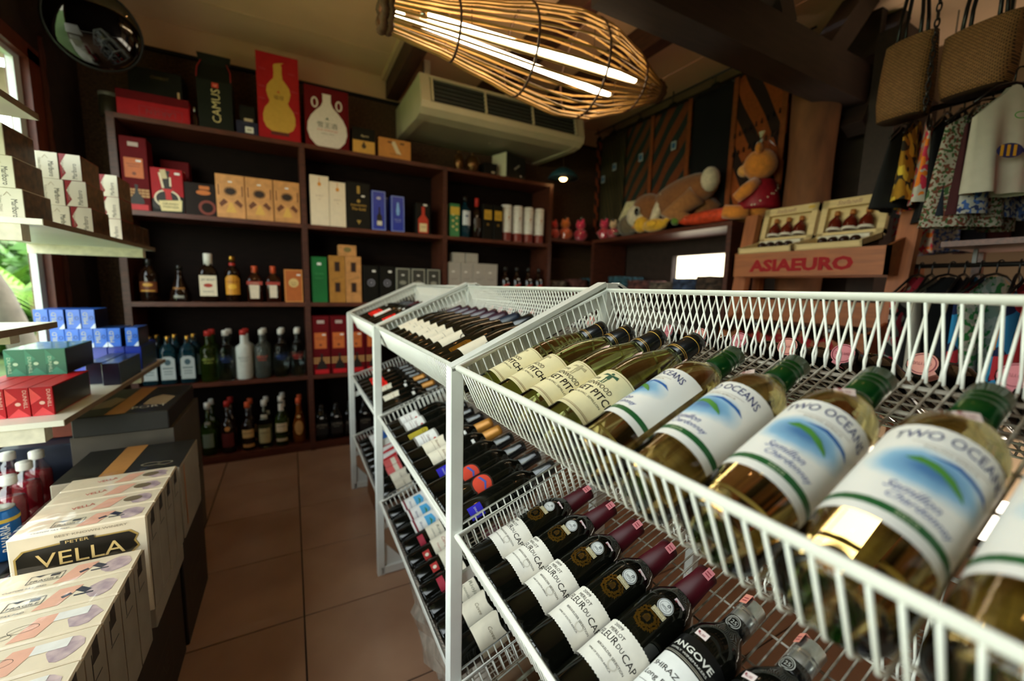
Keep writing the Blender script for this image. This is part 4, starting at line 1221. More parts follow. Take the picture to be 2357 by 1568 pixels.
K_remy = remy()
std(K_remy, -0.735, z, 'tall dark red carton with orange panel and decanter picture, end of the upper row', 'box', G2, d=0.11)
k = box_kind('spirits_carton', 0.135, 0.07, 0.325, c_dred, [('lettering', text2d('GRAND', 0.09, 0.014), ink('#c9a27a'), 'front', 0, 0.10)])
k.place(T(-0.585, SY + 0.20, z), 'dark red carton behind the orange-liqueur box', 'box', G2)
k = box_kind('spirits_carton', 0.145, 0.09, 0.245, c_red, [('black_field', poly2d([(-0.0725, -0.1225), (0.0725, -0.1225), (0.0725, -0.03), (0.0, -0.02), (-0.0725, -0.05)]), c_blk, 'front', 0, 0), ('bottle_picture', at2d(decanter(0.14, 0.215), 0.0, 0.0), ink('#20100a'), 'front', -0.004, 0.002), ('bottle_glow', at2d(join2d(at2d(rect2d(0.010, 0.085), -0.022, 0.055, 0.15), at2d(rect2d(0.008, 0.05), 0.018, 0.05), at2d(ring2d(0.118, 0.10, 0.008), 0, -0.045)), 0, 0), ink('#e8d6b8'), 'front', -0.004, 0),
                                                          ('neck_label', at2d(rect2d(0.026, 0.05), -0.002, 0.07, 0.15), ink('#c9b48a'), 'front', -0.012, 0.02), ('ribbon', poly2d([(-0.03, 0.01), (0.03, 0.01), (0.012, -0.01), (0.018, -0.05), (-0.01, -0.05), (-0.012, -0.01)]), m_rd, 'front', 0, 0.0), ('label', poly2d([(-0.052, 0.022), (0.055, 0.032), (0.050, -0.030), (-0.042, -0.034)]), ink('#e2cf96'), 'front', 0.008, -0.080), ('lettering', join2d(at2d(text2d('GRAND', 0.07, 0.014), 0, 0.008), at2d(text2d('MARNIER', 0.07, 0.012), 0.002, -0.010)), ink('#3a1c10'), 'front', 0.008, -0.080), ('price_label', rect2d(0.024, 0.012), m_wht, 'front', 0.048, 0.098)])
std(k, -0.598, z, 'bright red carton with a ribboned liqueur bottle picture', 'box', G2, d=0.09)
k = box_kind('spirits_carton', 0.150, 0.10, 0.185, mat('carton_brown', '#1f120c', 0.5, spec=0.2), [('painted_glow', join2d(at2d(ell2d(0.07, 0.028), 0.0, 0.0), at2d(rect2d(0.05, 0.02), 0.005, 0.028)), ink('#c46a24'), 'front', 0.015, 0.04), ('ring_print', ring2d(0.085, 0.085, 0.014), ink('#7a2a14'), 'front', 0.030, -0.045)])  # orange patches paint warm light onto the carton's upper front
std(k, -0.447, z, 'dark brown carton with an orange ring', 'box', G2, d=0.10)
sun_print = join2d(ell2d(0.05, 0.038), *[at2d(rect2d(0.006, 0.012), 0.028 * math.cos(a), 0.022 * math.sin(a), a - PI / 2) for a in [i * PI / 8 for i in range(16)]])
for i, x in enumerate((-0.298, -0.148, 0.003)):
    k = box_kind('spirits_carton', 0.146, 0.10, 0.254, c_gold, [('dark_crest', sun_print, ink('#2c1a10'), 'front', 0.0, 0.03), ('tree_print', poly2d([(-0.06, -0.03), (-0.035, 0.0), (-0.015, -0.02), (-0.05, -0.05)]), ink('#6a3a1c'), 'front', 0, -0.015), ('tree_print', poly2d([(0.06, -0.03), (0.035, 0.0), (0.015, -0.02), (0.05, -0.05)]), ink('#6a3a1c'), 'front', 0, -0.015), ('pillar_print', rect2d(0.006, 0.06), ink('#6a3a1c'), 'front', -0.06, 0.035), ('pillar_print', rect2d(0.006, 0.06), ink('#6a3a1c'), 'front', 0.06, 0.035),
                                                                      ('path_print', poly2d([(-0.028, -0.05), (0.028, -0.05), (0.006, 0.01), (-0.006, 0.01)]), ink('#dca850'), 'front', 0, -0.045), ('price_label', rect2d(0.02, 0.008), m_wht, 'front', 0.0, 0.085)])
    std(k, x, z, 'golden carton with dark sunburst crest, %s of three' % ORD[i], 'box', G2, d=0.10)
for i, (x, w, h) in enumerate(((0.194, 0.114, 0.319), (0.304, 0.100, 0.292))):
    k = box_kind('spirits_carton', w, 0.09, h, c_wht, [('drop_mark', join2d(ell2d(0.022, 0.026, 14), at2d(rect2d(0.004, 0.03), 0, 0.028)), ink('#d2862c'), 'front', 0, h * 0.33), ('lettering', join2d(at2d(text2d('GLENLY', 0.05, 0.010), 0, 0.006), at2d(text2d('XO', 0.014, 0.008), 0, -0.016)), ink('#a8907a'), 'front', 0, h * 0.08)])
    std(k, x, z, ['taller plain white carton with an orange drop', 'shorter white carton with an orange drop'][i], 'box', G2, d=0.09)
k = box_kind('spirits_carton', 0.152, 0.10, 0.308, c_blk, [('gold_emblem', join2d(ell2d(0.022, 0.022, 12), at2d(rect2d(0.018, 0.05), 0, 0.075), at2d(poly2d([(-0.015, 0.012), (0.015, 0.012), (0, -0.016)]), 0, -0.14)), ink('#a8863a'), 'front', 0, 0.03), ('lettering', join2d(at2d(text2d('DALWHIN', 0.10, 0.012), 0, 0.014), at2d(text2d('The Gold', 0.09, 0.018), 0, -0.010)), ink('#c99a3c'), 'front', 0, -0.012), ('price_label', rect2d(0.022, 0.010), m_wht, 'front', 0.03, 0.065)])
std(k, 0.437, z, 'wide black carton with gold emblem and lettering', 'box', G2, d=0.10)
for i, (x, w, h, back) in enumerate(((0.571, 0.095, 0.269, 0.0), (0.637, 0.06, 0.250, 0.10), (0.704, 0.094, 0.250, 0.0))):
    k = box_kind('spirits_carton', w, 0.09, h, c_blue, [('pale_border', frame2d(w - 0.006, h - 0.006, 0.004), ink('#8fa0d8'), 'front', 0, 0)] + ([('bottle_picture', bottle_shape(0.036, 0.13), ink('#1a1210'), 'front', 0.004, -0.04), ('picture_label', rect2d(0.034, 0.030), ink('#d6cdbd'), 'front', 0.004, -0.085), ('crest', ell2d(0.03, 0.02), ink('#b8b4c8'), 'front', 0, 0.085)] if i == 0 else
                                                       [('crest', join2d(ell2d(0.022, 0.022), at2d(poly2d([(-0.014, 0.0), (0.014, 0.0), (0.006, 0.07), (-0.006, 0.07)]), 0, 0.01)), ink('#7fb0e8'), 'front', 0, 0.0), ('lettering', join2d(text2d('MARTELL', 0.055, 0.008), at2d(text2d('CORDON', 0.045, 0.006), 0, -0.014)), ink('#a8b4e0'), 'front', 0, -0.04)] if i == 2 else []))
    std(k, x, z, ['blue carton with white border and bottle picture', 'narrow blue carton wedged behind two others', 'blue carton with light blue crest'][i], 'box', G2, back=back, d=0.09)
k = box_kind('spirits_carton', 0.105, 0.08, 0.22, c_blk, [('bottle_picture', bottle_shape(0.075, 0.19), ink('#b8341c'), 'front', 0, -0.01), ('picture_label', rect2d(0.055, 0.06), ink('#dcc796'), 'front', 0, -0.065), ('lettering', text2d('VSOP', 0.04, 0.012), ink('#6a2a18'), 'front', 0, -0.06), ('price_label', rect2d(0.028, 0.012), m_wht, 'front', 0.015, 0.098)])
std(k, 0.889, z, 'black carton with a red bottle picture', 'box', G2, d=0.08)


# --- spirit bottles: profile kinds
def sp(prof, glass, cap, capz, capr, prints=(), n=16, sq=0.0, flat=1.0, R=None, name='spirits_bottle'):
    k = Kind(name, MB().lathe(prof, n, None, sq, flat).mesh(glass, True))
    top = max(q for r, q in prof)
    k.part('cap', MB().lathe([(capr, capz), (capr, top + 0.003), (capr * 0.8, top + 0.006), (0, top + 0.006)], 12).mesh(cap, True))
    for nm, sh, m, zz, rr_ in prints:
        if sq or flat != 1.0:
            k.part(nm, flat_mesh(sh, m, Matrix.Translation((0, -rr_ - 0.0006, zz)) @ Matrix(((1, 0, 0, 0), (0, 0, -1, 0), (0, 1, 0, 0), (0, 0, 0, 1))), 0.0003))
        else:
            k.part(nm, wrap_mesh(sh, m, rr_, zz, 0.0006, step=0.35))
    return k


def cyl(R, h, body, neck=0.014):
    return [(0, 0.003), (R * 0.85, 0), (R, 0.006), (R, body), (R * 0.88, body + R * 0.45), (R * 0.5, body + R * 0.95), (neck, body + R * 1.3), (neck, h), (0, h)]


g_clear = mat('spirit_clear_glass', '#c4d0cc', 0.04, trans=1.0, ior=1.33, var=0.03)
g_green = mat('spirit_green_glass', '#5f7a2c', 0.06, trans=0.9, ior=1.35, var=0.05)
g_blue = mat('gin_blue_glass', '#2c6478', 0.06, trans=0.8, ior=1.35, var=0.05)
g_frost = mat('frosted_bottle', '#d9ddd6', 0.45, var=0.04)
g_amber = mat('amber_spirit', '#a85a1c', 0.06, trans=0.7, ior=1.35, var=0.06)
g_brown = mat('dark_brown_glass', '#1d0f08', 0.08, var=0.2)
g_grey = mat('smoky_bottle', '#7d857e', 0.12, trans=0.75, var=0.05)
cap_red, cap_wht, cap_blk, cap_org, cap_gld = ink('#b3281e'), ink('#e2ded2', 0.35), ink('#14120f', 0.3), ink('#d2552a'), ink('#b88a3a', 0.35, 1)
# bay 3 of row 2
k = box_kind('spirits_carton', 0.075, 0.08, 0.245, ink('#3c7a4a'), [('yellow_top', rect2d(0.075, 0.06), ink('#c9a83c'), 'front', 0, 0.07), ('pattern', join2d(*[at2d(poly2d([(-0.012, 0), (0, 0.01), (0.012, 0), (0, -0.01)]), (-1) ** i * 0.015, -0.07 + i * 0.022) for i in range(6)]), ink('#d8c27a'), 'front', 0, 0)])
std(k, 1.137, z, 'green and yellow carton at the start of the third bay', 'box', G2, d=0.08)
std(sp(cyl(0.046, 0.315, 0.205), g_blue, cap_blk, 0.275, 0.016, [('label', rect2d(0.07, 0.11), ink('#c9cfd6'), 0.15, 0.046), ('label_mark', ell2d(0.03, 0.014), m_navy, 0.165, 0.0464)]), 1.239, z, 'blue bottle with pale label in the third bay', 'bottle', G2, d=0.10)
std(sp(cyl(0.038, 0.310, 0.20), g_brown, cap_red, 0.25, 0.016, [('label', rect2d(0.06, 0.08), ink('#3a2a20'), 0.12, 0.038)]), 1.336, z, 'dark bottle with red neck in the third bay', 'bottle', G2, d=0.09)
for i, x in enumerate((1.416, 1.508)):
    k = box_kind('spirits_carton', 0.082, 0.085, 0.272, c_blk, [('yellow_panel', rect2d(0.066, 0.075), ink('#c0962e'), 'front', 0, 0.055), ('panel_print', join2d(text2d('BLACK', 0.045, 0.010), at2d(rect2d(0.04, 0.003), 0, -0.016)), m_ink, 'front', 0, 0.055), ('seal_print', ell2d(0.02, 0.02, 12), ink('#8a6a2a'), 'front', 0, -0.02)])
    std(k, x, z, 'black carton with yellow panel, %s of two' % ORD[i], 'box', G2, d=0.085)
K_tube = Kind('whisky_tube', MB().lathe([(0, 0), (0.043, 0), (0.0435, 0.003), (0.0435, 0.289), (0.041, 0.292), (0, 0.292)], 18).mesh(mat('tube_white', '#dcd9d4', 0.4), True))
K_tube.part('red_base', MB().lathe([(0.0437, 0.002), (0.0440, 0.003), (0.0440, 0.068), (0.0437, 0.07)], 18).mesh(mat('tube_red', '#7a2a20', 0.4), True))
K_tube.part('emblem', wrap_mesh(join2d(ell2d(0.014, 0.016, 10), at2d(rect2d(0.03, 0.002), 0, -0.02)), ink('#b4642a'), 0.0436, 0.19))
K_tube.part('lid_line', MB().lathe([(0.0437, 0.262), (0.0441, 0.263), (0.0437, 0.265)], 18).mesh(ink('#a8a49c'), True))
for i, x in enumerate((1.605, 1.708, 1.812, 1.920)):
    std(K_tube, x, z, 'white whisky tube with dark red base, %s of the four' % ORD[i], 'tube', G2, d=0.09)
std(K_tube, 1.868, z, 'white whisky tube standing behind the other four', 'tube', G2, back=0.09, d=0.09)

# --- row 3 (z = SZ[2])
z = SZ[2]
std(sp(cyl(0.046, 0.24, 0.15), g_brown, cap_blk, 0.20, 0.016, [('label', rect2d(0.09, 0.06), ink('#6a3418'), 0.085, 0.046), ('gold_print', join2d(at2d(ell2d(0.05, 0.02), 0, 0.012), at2d(rect2d(0.07, 0.008), 0, -0.022)), ink('#c9963c'), 0.085, 0.0464)]), -0.726, z, 'dark bottle with brown and gold label behind the cigarette shelf', 'bottle', G3, d=0.10)
std(sp([(0, 0.003), (0.05, 0), (0.054, 0.01), (0.05, 0.05), (0.034, 0.10), (0.02, 0.14), (0.015, 0.17), (0.015, 0.21), (0, 0.21)], g_brown, cap_blk, 0.185, 0.017, [('label', rect2d(0.06, 0.022), ink('#8a5a24'), 0.075, 0.042), ('foot_label', rect2d(0.05, 0.016), ink('#8f8f86'), 0.030, 0.0535)]), -0.586, z, 'squat dark decanter with small gold label', 'bottle', G3, d=0.11)
std(sp(cyl(0.046, 0.288, 0.175, 0.017), g_brown, cap_wht, 0.215, 0.023, [('label', rect2d(0.086, 0.124), ink('#e9dcc4'), 0.098, 0.046), ('lettering', join2d(at2d(text2d('JIM BEAM', 0.07, 0.014), 0, 0.035), at2d(text2d('BOURBON', 0.05, 0.008), 0, -0.035)), m_ink, 0.098, 0.0465), ('red_oval', ell2d(0.046, 0.024), ink('#b03a2c'), 0.10, 0.0466)], 20, 0.5), -0.440, z, 'square bourbon bottle with a large white label and white cap', 'bottle', G3, d=0.10)
std(sp(cyl(0.043, 0.278, 0.175, 0.015), g_brown, cap_gld, 0.250, 0.017, [('label', at2d(poly2d([(-0.044, -0.06), (0.044, -0.06), (0.044, 0.04), (0.022, 0.06), (-0.022, 0.06), (-0.044, 0.04)]), 0, 0), ink('#d8942a'), 0.105, 0.043), ('picture', join2d(at2d(ell2d(0.05, 0.03), 0, 0.0)), ink('#f0b83c'), 0.095, 0.0434), ('lettering', at2d(text2d('KAHLUA', 0.065, 0.014), 0, 0.020), ink('#8a2a14'), 0.105, 0.0436), ('neck_band', rect2d(0.05, 0.02), ink('#b3281e'), 0.232, 0.0165)]), -0.318, z, 'brown liqueur bottle with a yellow arched label', 'bottle', G3, d=0.10)
K_coin = sp(cyl(0.043, 0.222, 0.135, 0.015), mat('orange_dark_glass', '#2b1008', 0.07), cap_org, 0.180, 0.018, [('red_band', rect2d(0.085, 0.022), ink('#a83a30'), 0.120, 0.043), ('label', at2d(poly2d([(-0.025, -0.045), (0.022, -0.045), (0.025, 0.04), (-0.028, 0.04)]), 0, 0), ink('#e2d4c0'), 0.068, 0.0433), ('lettering', join2d(at2d(text2d('COINT', 0.05, 0.010), 0, 0)), ink('#d8c4b0'), 0.120, 0.0435)], 20, 0.5)
std(K_coin, -0.200, z, 'square dark bottle with orange cap and white label, nearer the bourbon', 'bottle', G3, d=0.10)
std(sp(cyl(0.041, 0.226, 0.135, 0.014), MATS['orange_dark_glass'], cap_org, 0.182, 0.017, [('red_band', rect2d(0.078, 0.020), ink('#a83a30'), 0.12, 0.041), ('label', rect2d(0.042, 0.08), ink('#e2d4c0'), 0.068, 0.0413)], 20, 0.5), -0.098, z, 'smaller square dark bottle with orange cap beside the copper carton', 'bottle', G3, back=0.01, d=0.09)
k = box_kind('spirits_carton', 0.108, 0.09, 0.215, mat('carton_copper', '#b4602a', 0.4, var=0.08), [('gold_border', frame2d(0.102, 0.208, 0.004), ink('#d89a50'), 'front', 0, 0), ('round_label', ell2d(0.058, 0.058, 18), ink('#d8b878'), 'front', 0, 0.02), ('label_print', join2d(text2d('ROYAL', 0.034, 0.010), at2d(rect2d(0.03, 0.004), 0, -0.014)), ink('#7a4420'), 'front', 0, 0.02), ('price_label', rect2d(0.022, 0.010), m_wht, 'front', 0.03, 0.072)])
k.place(T(0.020, SY + 0.058, z), 'copper-coloured carton with round gold label', 'box', G3)
k = box_kind('spirits_carton', 0.094, 0.09, 0.305, c_green, [('price_label', rect2d(0.025, 0.016), m_wht, 'front', 0, 0.105), ('print', join2d(text2d('GLEN', 0.05, 0.012), at2d(text2d('MALT', 0.05, 0.008), 0, -0.03)), ink('#4f9a5a'), 'front', 0, 0.04)])
std(k, 0.176, z, 'deep green carton at the start of the second bay', 'box', G3, d=0.09)
for i, x in enumerate((0.288, 0.393)):
    k = box_kind('spirits_carton', 0.102, 0.10, 0.318, c_gold if i else mat('carton_gold_dark', '#b8813c', 0.35, metal=0.2, var=0.15, scale=20), [('dark_window', rect2d(0.030, 0.062), ink('#2a140e'), 'front', 0, 0.085), ('dark_window', rect2d(0.030, 0.062), ink('#2a140e'), 'front', 0, -0.055), ('window_border', frame2d(0.038, 0.07, 0.003), ink('#8a5a24'), 'front', 0, 0.085), ('window_border', frame2d(0.038, 0.07, 0.003), ink('#8a5a24'), 'front', 0, -0.055), ('diagonal_print', at2d(text2d('CHIVAS', 0.075, 0.014), 0, 0, 0.35), ink('#8a6430'), 'front', 0, 0.006)])
    std(k, x, z, 'tall golden carton with dark windows, %s of the pair' % ORD[i], 'box', G3, d=0.10)
k = box_kind('spirits_carton', 0.115, 0.09, 0.075, c_gold, [('crest', ell2d(0.05, 0.034), ink('#7a6a3a'), 'front', 0, 0.006)])
k.place(T(0.358, SY + 0.065, z + 0.3195), 'small golden carton lying on top of the tall pair', 'box', G3)
star = join2d(ring2d(0.05, 0.05, 0.006), *[at2d(rect2d(0.012, 0.004), 0.022 * math.cos(a), 0.022 * math.sin(a), a) for a in [i * PI / 5 for i in range(10)]], ell2d(0.02, 0.02, 10))
for i, x in enumerate((0.510, 0.622)):
    k = box_kind('spirits_carton', 0.102, 0.09, 0.262, c_blk, [('star_print', star, ink('#8a8894'), 'front', 0, 0.01), ('price_label', rect2d(0.024, 0.014), m_wht, 'front', 0.02, 0.092)])
    std(k, x, z, 'black carton with pale star emblem, %s of two' % ORD[i], 'box', G3, d=0.09)
for i, x in enumerate((0.735, 0.850, 0.968)):
    k = box_kind('spirits_carton', 0.106, 0.09, 0.255, ink('#3a3a34'), [('silver_border', frame2d(0.098, 0.245, 0.006), ink('#a9a898'), 'front', 0, 0), ('crest', ell2d(0.05, 0.03), ink('#8d8c7e'), 'front', 0, 0.02), ('price_label', rect2d(0.02, 0.010), m_wht, 'front', 0.0, 0.075)])
    std(k, x, z, 'silver-framed grey carton, %s of three' % ORD[i], 'box', G3, d=0.09)
c_grey = mat('carton_grey', '#a39c92', 0.5, var=0.06)
for i, x in enumerate((1.136, 1.240, 1.344, 1.452)):
    k = box_kind('spirits_carton', 0.100 if i < 3 else 0.112, 0.09, 0.315, c_grey, [('price_label', rect2d(0.022, 0.010), m_wht, 'front', -0.01, 0.086), ('print', text2d('DEWAR', 0.05, 0.010), ink('#6f6a62'), 'front', 0, 0.03)])
    std(k, x, z, 'plain grey carton behind the wire basket, %s of four' % ORD[i], 'box', G3, d=0.09)
for i, x in enumerate((1.175, 1.285)):
    box_kind('spirits_carton', 0.102, 0.085, 0.075, c_grey).place(T(x, SY + 0.06, z + 0.3165), 'low grey carton on top of the grey row, %s of two' % ORD[i], 'box', G3)
K_dkr = sp(cyl(0.040, 0.295, 0.19), g_brown, cap_blk, 0.26, 0.016, [('red_label', at2d(poly2d([(-0.03, -0.02), (0.03, 0.0), (0.03, 0.02), (-0.03, 0.0)]), 0, 0), ink('#a82c22'), 0.15, 0.040), ('price_label', rect2d(0.018, 0.010), m_wht, 0.20, 0.038)])
for i, x in enumerate((1.60, 1.71, 1.825, 1.93)):
    std(K_dkr, x, z, 'dark bottle with slanting red label behind the rack, %s of four' % ORD[i], 'bottle', G3, d=0.08)

# --- row 4 (z = SZ[1])
z = SZ[1]
K_bomb = sp(cyl(0.040, 0.285, 0.200, 0.015), g_blue, cap_gld, 0.245, 0.017, [('label', at2d(poly2d([(-0.034, -0.07), (0.034, -0.07), (0.034, 0.055), (0.018, 0.07), (-0.018, 0.07), (-0.034, 0.055)]), 0, 0), ink('#b9c4c6'), 0.10, 0.040), ('portrait', join2d(at2d(ell2d(0.03, 0.036), 0, 0.035), at2d(rect2d(0.05, 0.006), 0, 0.0), at2d(rect2d(0.04, 0.004), 0, -0.02), at2d(rect2d(0.04, 0.004), 0, -0.035)), ink('#45606c'), 0.10, 0.0405)], 20, 0.5)
for i, x in enumerate((-0.752, -0.665, -0.570)):
    std(K_bomb, x, z, 'square blue gin bottle with grey portrait label, %s from the wall' % ORD[i], 'bottle', G4, d=0.10)
    std(K_bomb, x + 0.01, z, 'square blue gin bottle in the second rank, %s from the wall' % ORD[i], 'bottle', G4, back=0.115, d=0.10)
absn = lambda col: [('lettering', join2d(at2d(text2d('ABSOLUT', 0.066, 0.016), 0, 0.012), at2d(text2d('VODKA', 0.05, 0.010), 0, -0.008)), ink(col), 0.13, 0.045)]
ABS = [(0, 0.003), (0.040, 0), (0.045, 0.006), (0.045, 0.200), (0.041, 0.212), (0.028, 0.222), (0.0175, 0.232), (0.0165, 0.27), (0.0165, 0.312), (0, 0.312)]
lab4 = ['green-tinted vodka bottle on the third row', 'clear vodka bottle with blue lettering next to the green one', 'frosted white vodka bottle on the third row', 'smoky vodka bottle with orange lettering', 'clear vodka bottle with blue lettering nearer the divider', 'clear vodka bottle with red lettering against the divider']
sp4 = [(g_green, cap_red, '#b8c45a'), (g_clear, cap_wht, '#2c4a8c'), (g_frost, cap_red, '#8a9494'), (g_grey, cap_wht, '#d8482a'), (g_clear, cap_wht, '#2c4a8c'), (g_clear, cap_wht, '#c43a30')]
for i in range(6):
    g, cp, tx = sp4[i]
    kk = sp(ABS, g, cp, 0.285, 0.0185, absn(tx), 18)
    xx = (-0.468, -0.377, -0.283, -0.180, -0.072, 0.025)[i]
    std(kk, xx, z, lab4[i], 'bottle', G4, d=0.095)
    std(kk, xx + 0.006, z, lab4[i].replace('on the third row', 'behind its twin') + ', second rank', 'bottle', G4, back=0.105, d=0.095)
for i, x in enumerate((0.172, 0.287, 0.402, 0.517)):
    std(remy(0.405, 0.108), x, z, 'dark red carton with orange panel on the lower row, %s from the divider' % ORD[i], 'box', G4, d=0.11)

# --- row 5 (z = SZ[0])
z = SZ[0]
R5 = [(-0.496, cyl(0.042, 0.335, 0.175), g_green, cap_wht, [('label', rect2d(0.06, 0.09), ink('#6f7a68'), 0.10, 0.042), ('neck_label', rect2d(0.03, 0.03), ink('#8f8a7a'), 0.205, 0.030)], 'dark green gin bottle, grey label, bottom row'),
      (-0.393, cyl(0.043, 0.335, 0.175), g_brown, cap_red, [('label', rect2d(0.07, 0.09), ink('#5a1c18'), 0.09, 0.043), ('round_label', ell2d(0.03, 0.03), ink('#c98a4a'), 0.165, 0.0432)], 'dark bottle, round copper label and red neck, bottom row'),
      (-0.283, cyl(0.040, 0.315, 0.16), g_brown, cap_org, [('label', rect2d(0.072, 0.055), ink('#cfa66a'), 0.115, 0.040), ('low_label', rect2d(0.072, 0.022), ink('#b8844a'), 0.035, 0.040), ('lettering', text2d('BACARDI', 0.05, 0.010), m_ink, 0.12, 0.0404)], 'rum bottle with two tan labels, bottom row'),
      (-0.189, cyl(0.044, 0.318, 0.185), g_clear, cap_wht, [('label', rect2d(0.07, 0.10), ink('#b4a678'), 0.09, 0.044), ('lettering', text2d('GORDON', 0.055, 0.010), m_ink, 0.11, 0.0444), ('neck_label', rect2d(0.04, 0.03), ink('#c9c0a6'), 0.215, 0.032)], 'clear bottle with tan label and white neck, bottom row'),
      (-0.090, cyl(0.041, 0.335, 0.18), g_green, cap_wht, [('label', rect2d(0.075, 0.06), ink('#d9c4a0'), 0.13, 0.041), ('low_label', rect2d(0.075, 0.020), ink('#c4b08c'), 0.045, 0.041), ('lettering', text2d('BACARDI', 0.05, 0.010), m_ink, 0.14, 0.0414), ('neck_label', rect2d(0.05, 0.05), ink('#dcd4c4'), 0.265, 0.0147)], 'green rum bottle with cream labels and white neck, bottom row'),
      (0.015, [(0, 0.003), (0.03, 0), (0.036, 0.01), (0.040, 0.09), (0.038, 0.13), (0.026, 0.18), (0.0165, 0.21), (0.015, 0.25), (0.015, 0.31), (0, 0.31)], g_amber, cap_org, [('label', ell2d(0.055, 0.10), ink('#b4844a'), 0.115, 0.0392), ('round_label', ell2d(0.022, 0.022), ink('#d8b070'), 0.19, 0.0245)], 'amber tapering bottle with oval label, bottom row')]
for i, (x, pf, g, cp, prn, lab) in enumerate(R5):
    kk = sp(pf, g, cp, max(q for r, q in pf) - 0.032, 0.0165, prn)
    std(kk, x, z, lab, 'bottle', G5, d=0.09)
    std(kk, x + 0.008, z, lab.replace('bottom row', 'second rank of the bottom row'), 'bottle', G5, back=0.10, d=0.09)
K_jd = sp(cyl(0.043, 0.245, 0.165, 0.016), mat('black_glass', '#0a0908', 0.06), cap_blk, 0.215, 0.018, [('label', rect2d(0.078, 0.09), ink('#141210'), 0.085, 0.045), ('lettering', join2d(at2d(arc_text('JIM BEAM', 0.066, 0.012, 0.006), 0, 0.028), at2d(text2d('BLACK', 0.036, 0.008), 0, 0.010)), ink('#a89c88'), 0.085, 0.0455), ('price_label', rect2d(0.020, 0.010), m_wht, 0.165, 0.0455)], 20, 0.6)
for i in range(6):
    std(K_jd, 0.158 + i * 0.097, z, 'square black whiskey bottle with arched lettering, %s from the divider' % ORD[i], 'bottle', G5, d=0.10)
# ================================================================ shelves in front of the side window and their goods
def board(y0, y1, z, label, brackets=(), x0=-1.0, x1=-0.60, t=0.017):
    r = empty('display_shelf', ((x0 + x1) / 2, (y0 + y1) / 2, z))
    tag(r, label, 'shelf', 'white shelves at the window')
    w, L = x1 - x0, y1 - y0
    obj('board', box_mesh(w, L, t, m_white, 0.001), r, T(0, 0, -t))
    obj('edge_band', MB().box(w / 2, w / 2 + 0.0012, -L / 2, L / 2, -t, 0).mesh(mat('edge_band', '#7d6a54', 0.5)), r)
    for y, h, xr in brackets:
        obj('bracket', MB().box(-w / 2, xr - (x0 + x1) / 2, y - 0.022 - (y0 + y1) / 2, y + 0.022 - (y0 + y1) / 2, -t - h, -t).mesh(m_bracket), r)
    return r


board(1.655, 2.745, 1.320, 'white shelf carrying the stacked cigarette packs', ((1.68, 0.045, -0.645), (2.62, 0.040, -0.615)))
board(1.642, 2.76, 0.746, 'white shelf carrying red, green and blue cigarette cartons', ((1.67, 0.045, -0.645), (2.45, 0.04, -0.62)))
board(1.18, 1.698, 1.608, 'highest white shelf by the window, seen from below', ((1.60, 0.045, -0.655),))
board(1.18, 1.668, 1.033, 'white shelf at eye level ending in front of the blue cartons', ((1.60, 0.035, -0.66),))
CW, CH = 0.0485, 0.088
GM = 'cigarette packs on the window shelf'
c_mwht, c_mred = mat('pack_white', '#d9d2bd', 0.4, var=0.03), mat('pack_red', '#8c1a22', 0.4)
c_side = mat('pack_warning_side', '#2c241d', 0.4, var=0.6, scale=40, col2='#6a4a34')


def marl(red):
    k = box_kind('cigarette_carton', 0.054, 0.16, CH - 0.0008, c_mred if red else c_mwht,
                 [('warning_picture', rect2d(0.156, CH - 0.006), c_side, 'right', 0, 0)] +
                 ([('white_panel', poly2d([(-0.027, -0.043), (0.027, -0.043), (0.027, 0.043), (-0.008, 0.043), (-0.024, 0.010), (-0.012, -0.02)]), c_mwht, 'front', 0, 0)] if red else [('chevron', poly2d([(-0.008, -0.006), (0, 0.006), (0.008, -0.006), (0.0065, -0.006), (0, 0.0035), (-0.0065, -0.006)]), ink('#a8977a'), 'front', -0.004, 0.028)]) +
                 [('lettering', at2d(text2d('Marlboro', 0.050, 0.013), 0, 0, -PI / 2 if not red else PI / 2), m_ink, 'front', 0.009, -0.012), ('fine_lettering', at2d(text2d('Tekan Disini', 0.045, 0.006), 0, 0, -PI / 2), ink('#8f8776'), 'front', -0.0185, 0)], 0.001)
    return k


K_mw, K_mr = marl(False), marl(True)
levels = ('lowest', 'middle', 'topmost')
for t in range(3):
    zz = 1.3205 + t * CH
    for nm, x, y, k in (('white carton at the near end of the cigarette shelf', -0.692 - 0.012 * t, 1.750, K_mw), ('white carton behind the bracket of the cigarette shelf', -0.755 - 0.012 * t, 1.750, K_mw), ('added unseen carton third from the aisle, shading the packs behind', -0.818 - 0.012 * t, 1.750, K_mw), ('added unseen carton against the window, shading the packs behind', -0.881 - 0.012 * t, 1.750, K_mw),  # third and fourth columns added out of view to shade the stacks behind
                        ('pale carton beside the red-edged one', -0.700 - 0.008 * t, 2.06, K_mw), ('red-edged white carton', -0.643 - 0.008 * t, 2.06, K_mr),
                        ('carton in the third stack, wall side', -0.700, 2.36, K_mw), ('red-edged carton in the third stack', -0.645, 2.36, K_mr)):
        k.place(T(x, y + 0.07, zz), '%s, %s of three' % (nm, levels[t]), 'carton', GM)
K_dk = box_kind('cigarette_carton', 0.054, 0.10, CH - 0.0008, c_side, [('pale_arch', poly2d([(-0.02, -0.04), (0.02, -0.04), (0.02, 0.0), (0, 0.025), (-0.02, 0.0)]), ink('#6a6458'), 'front', 0, 0)])
for i, (x, y) in enumerate(((-0.645, 2.585), (-0.705, 2.585), (-0.645, 2.69))):
    K_dk.place(T(x, y, 1.3205), 'dark cigarette carton at the far end of the shelf, %s' % ('aisle side', 'wall side', 'last one')[i], 'carton', GM)
GD = 'cigarette cartons on the lower window shelf'


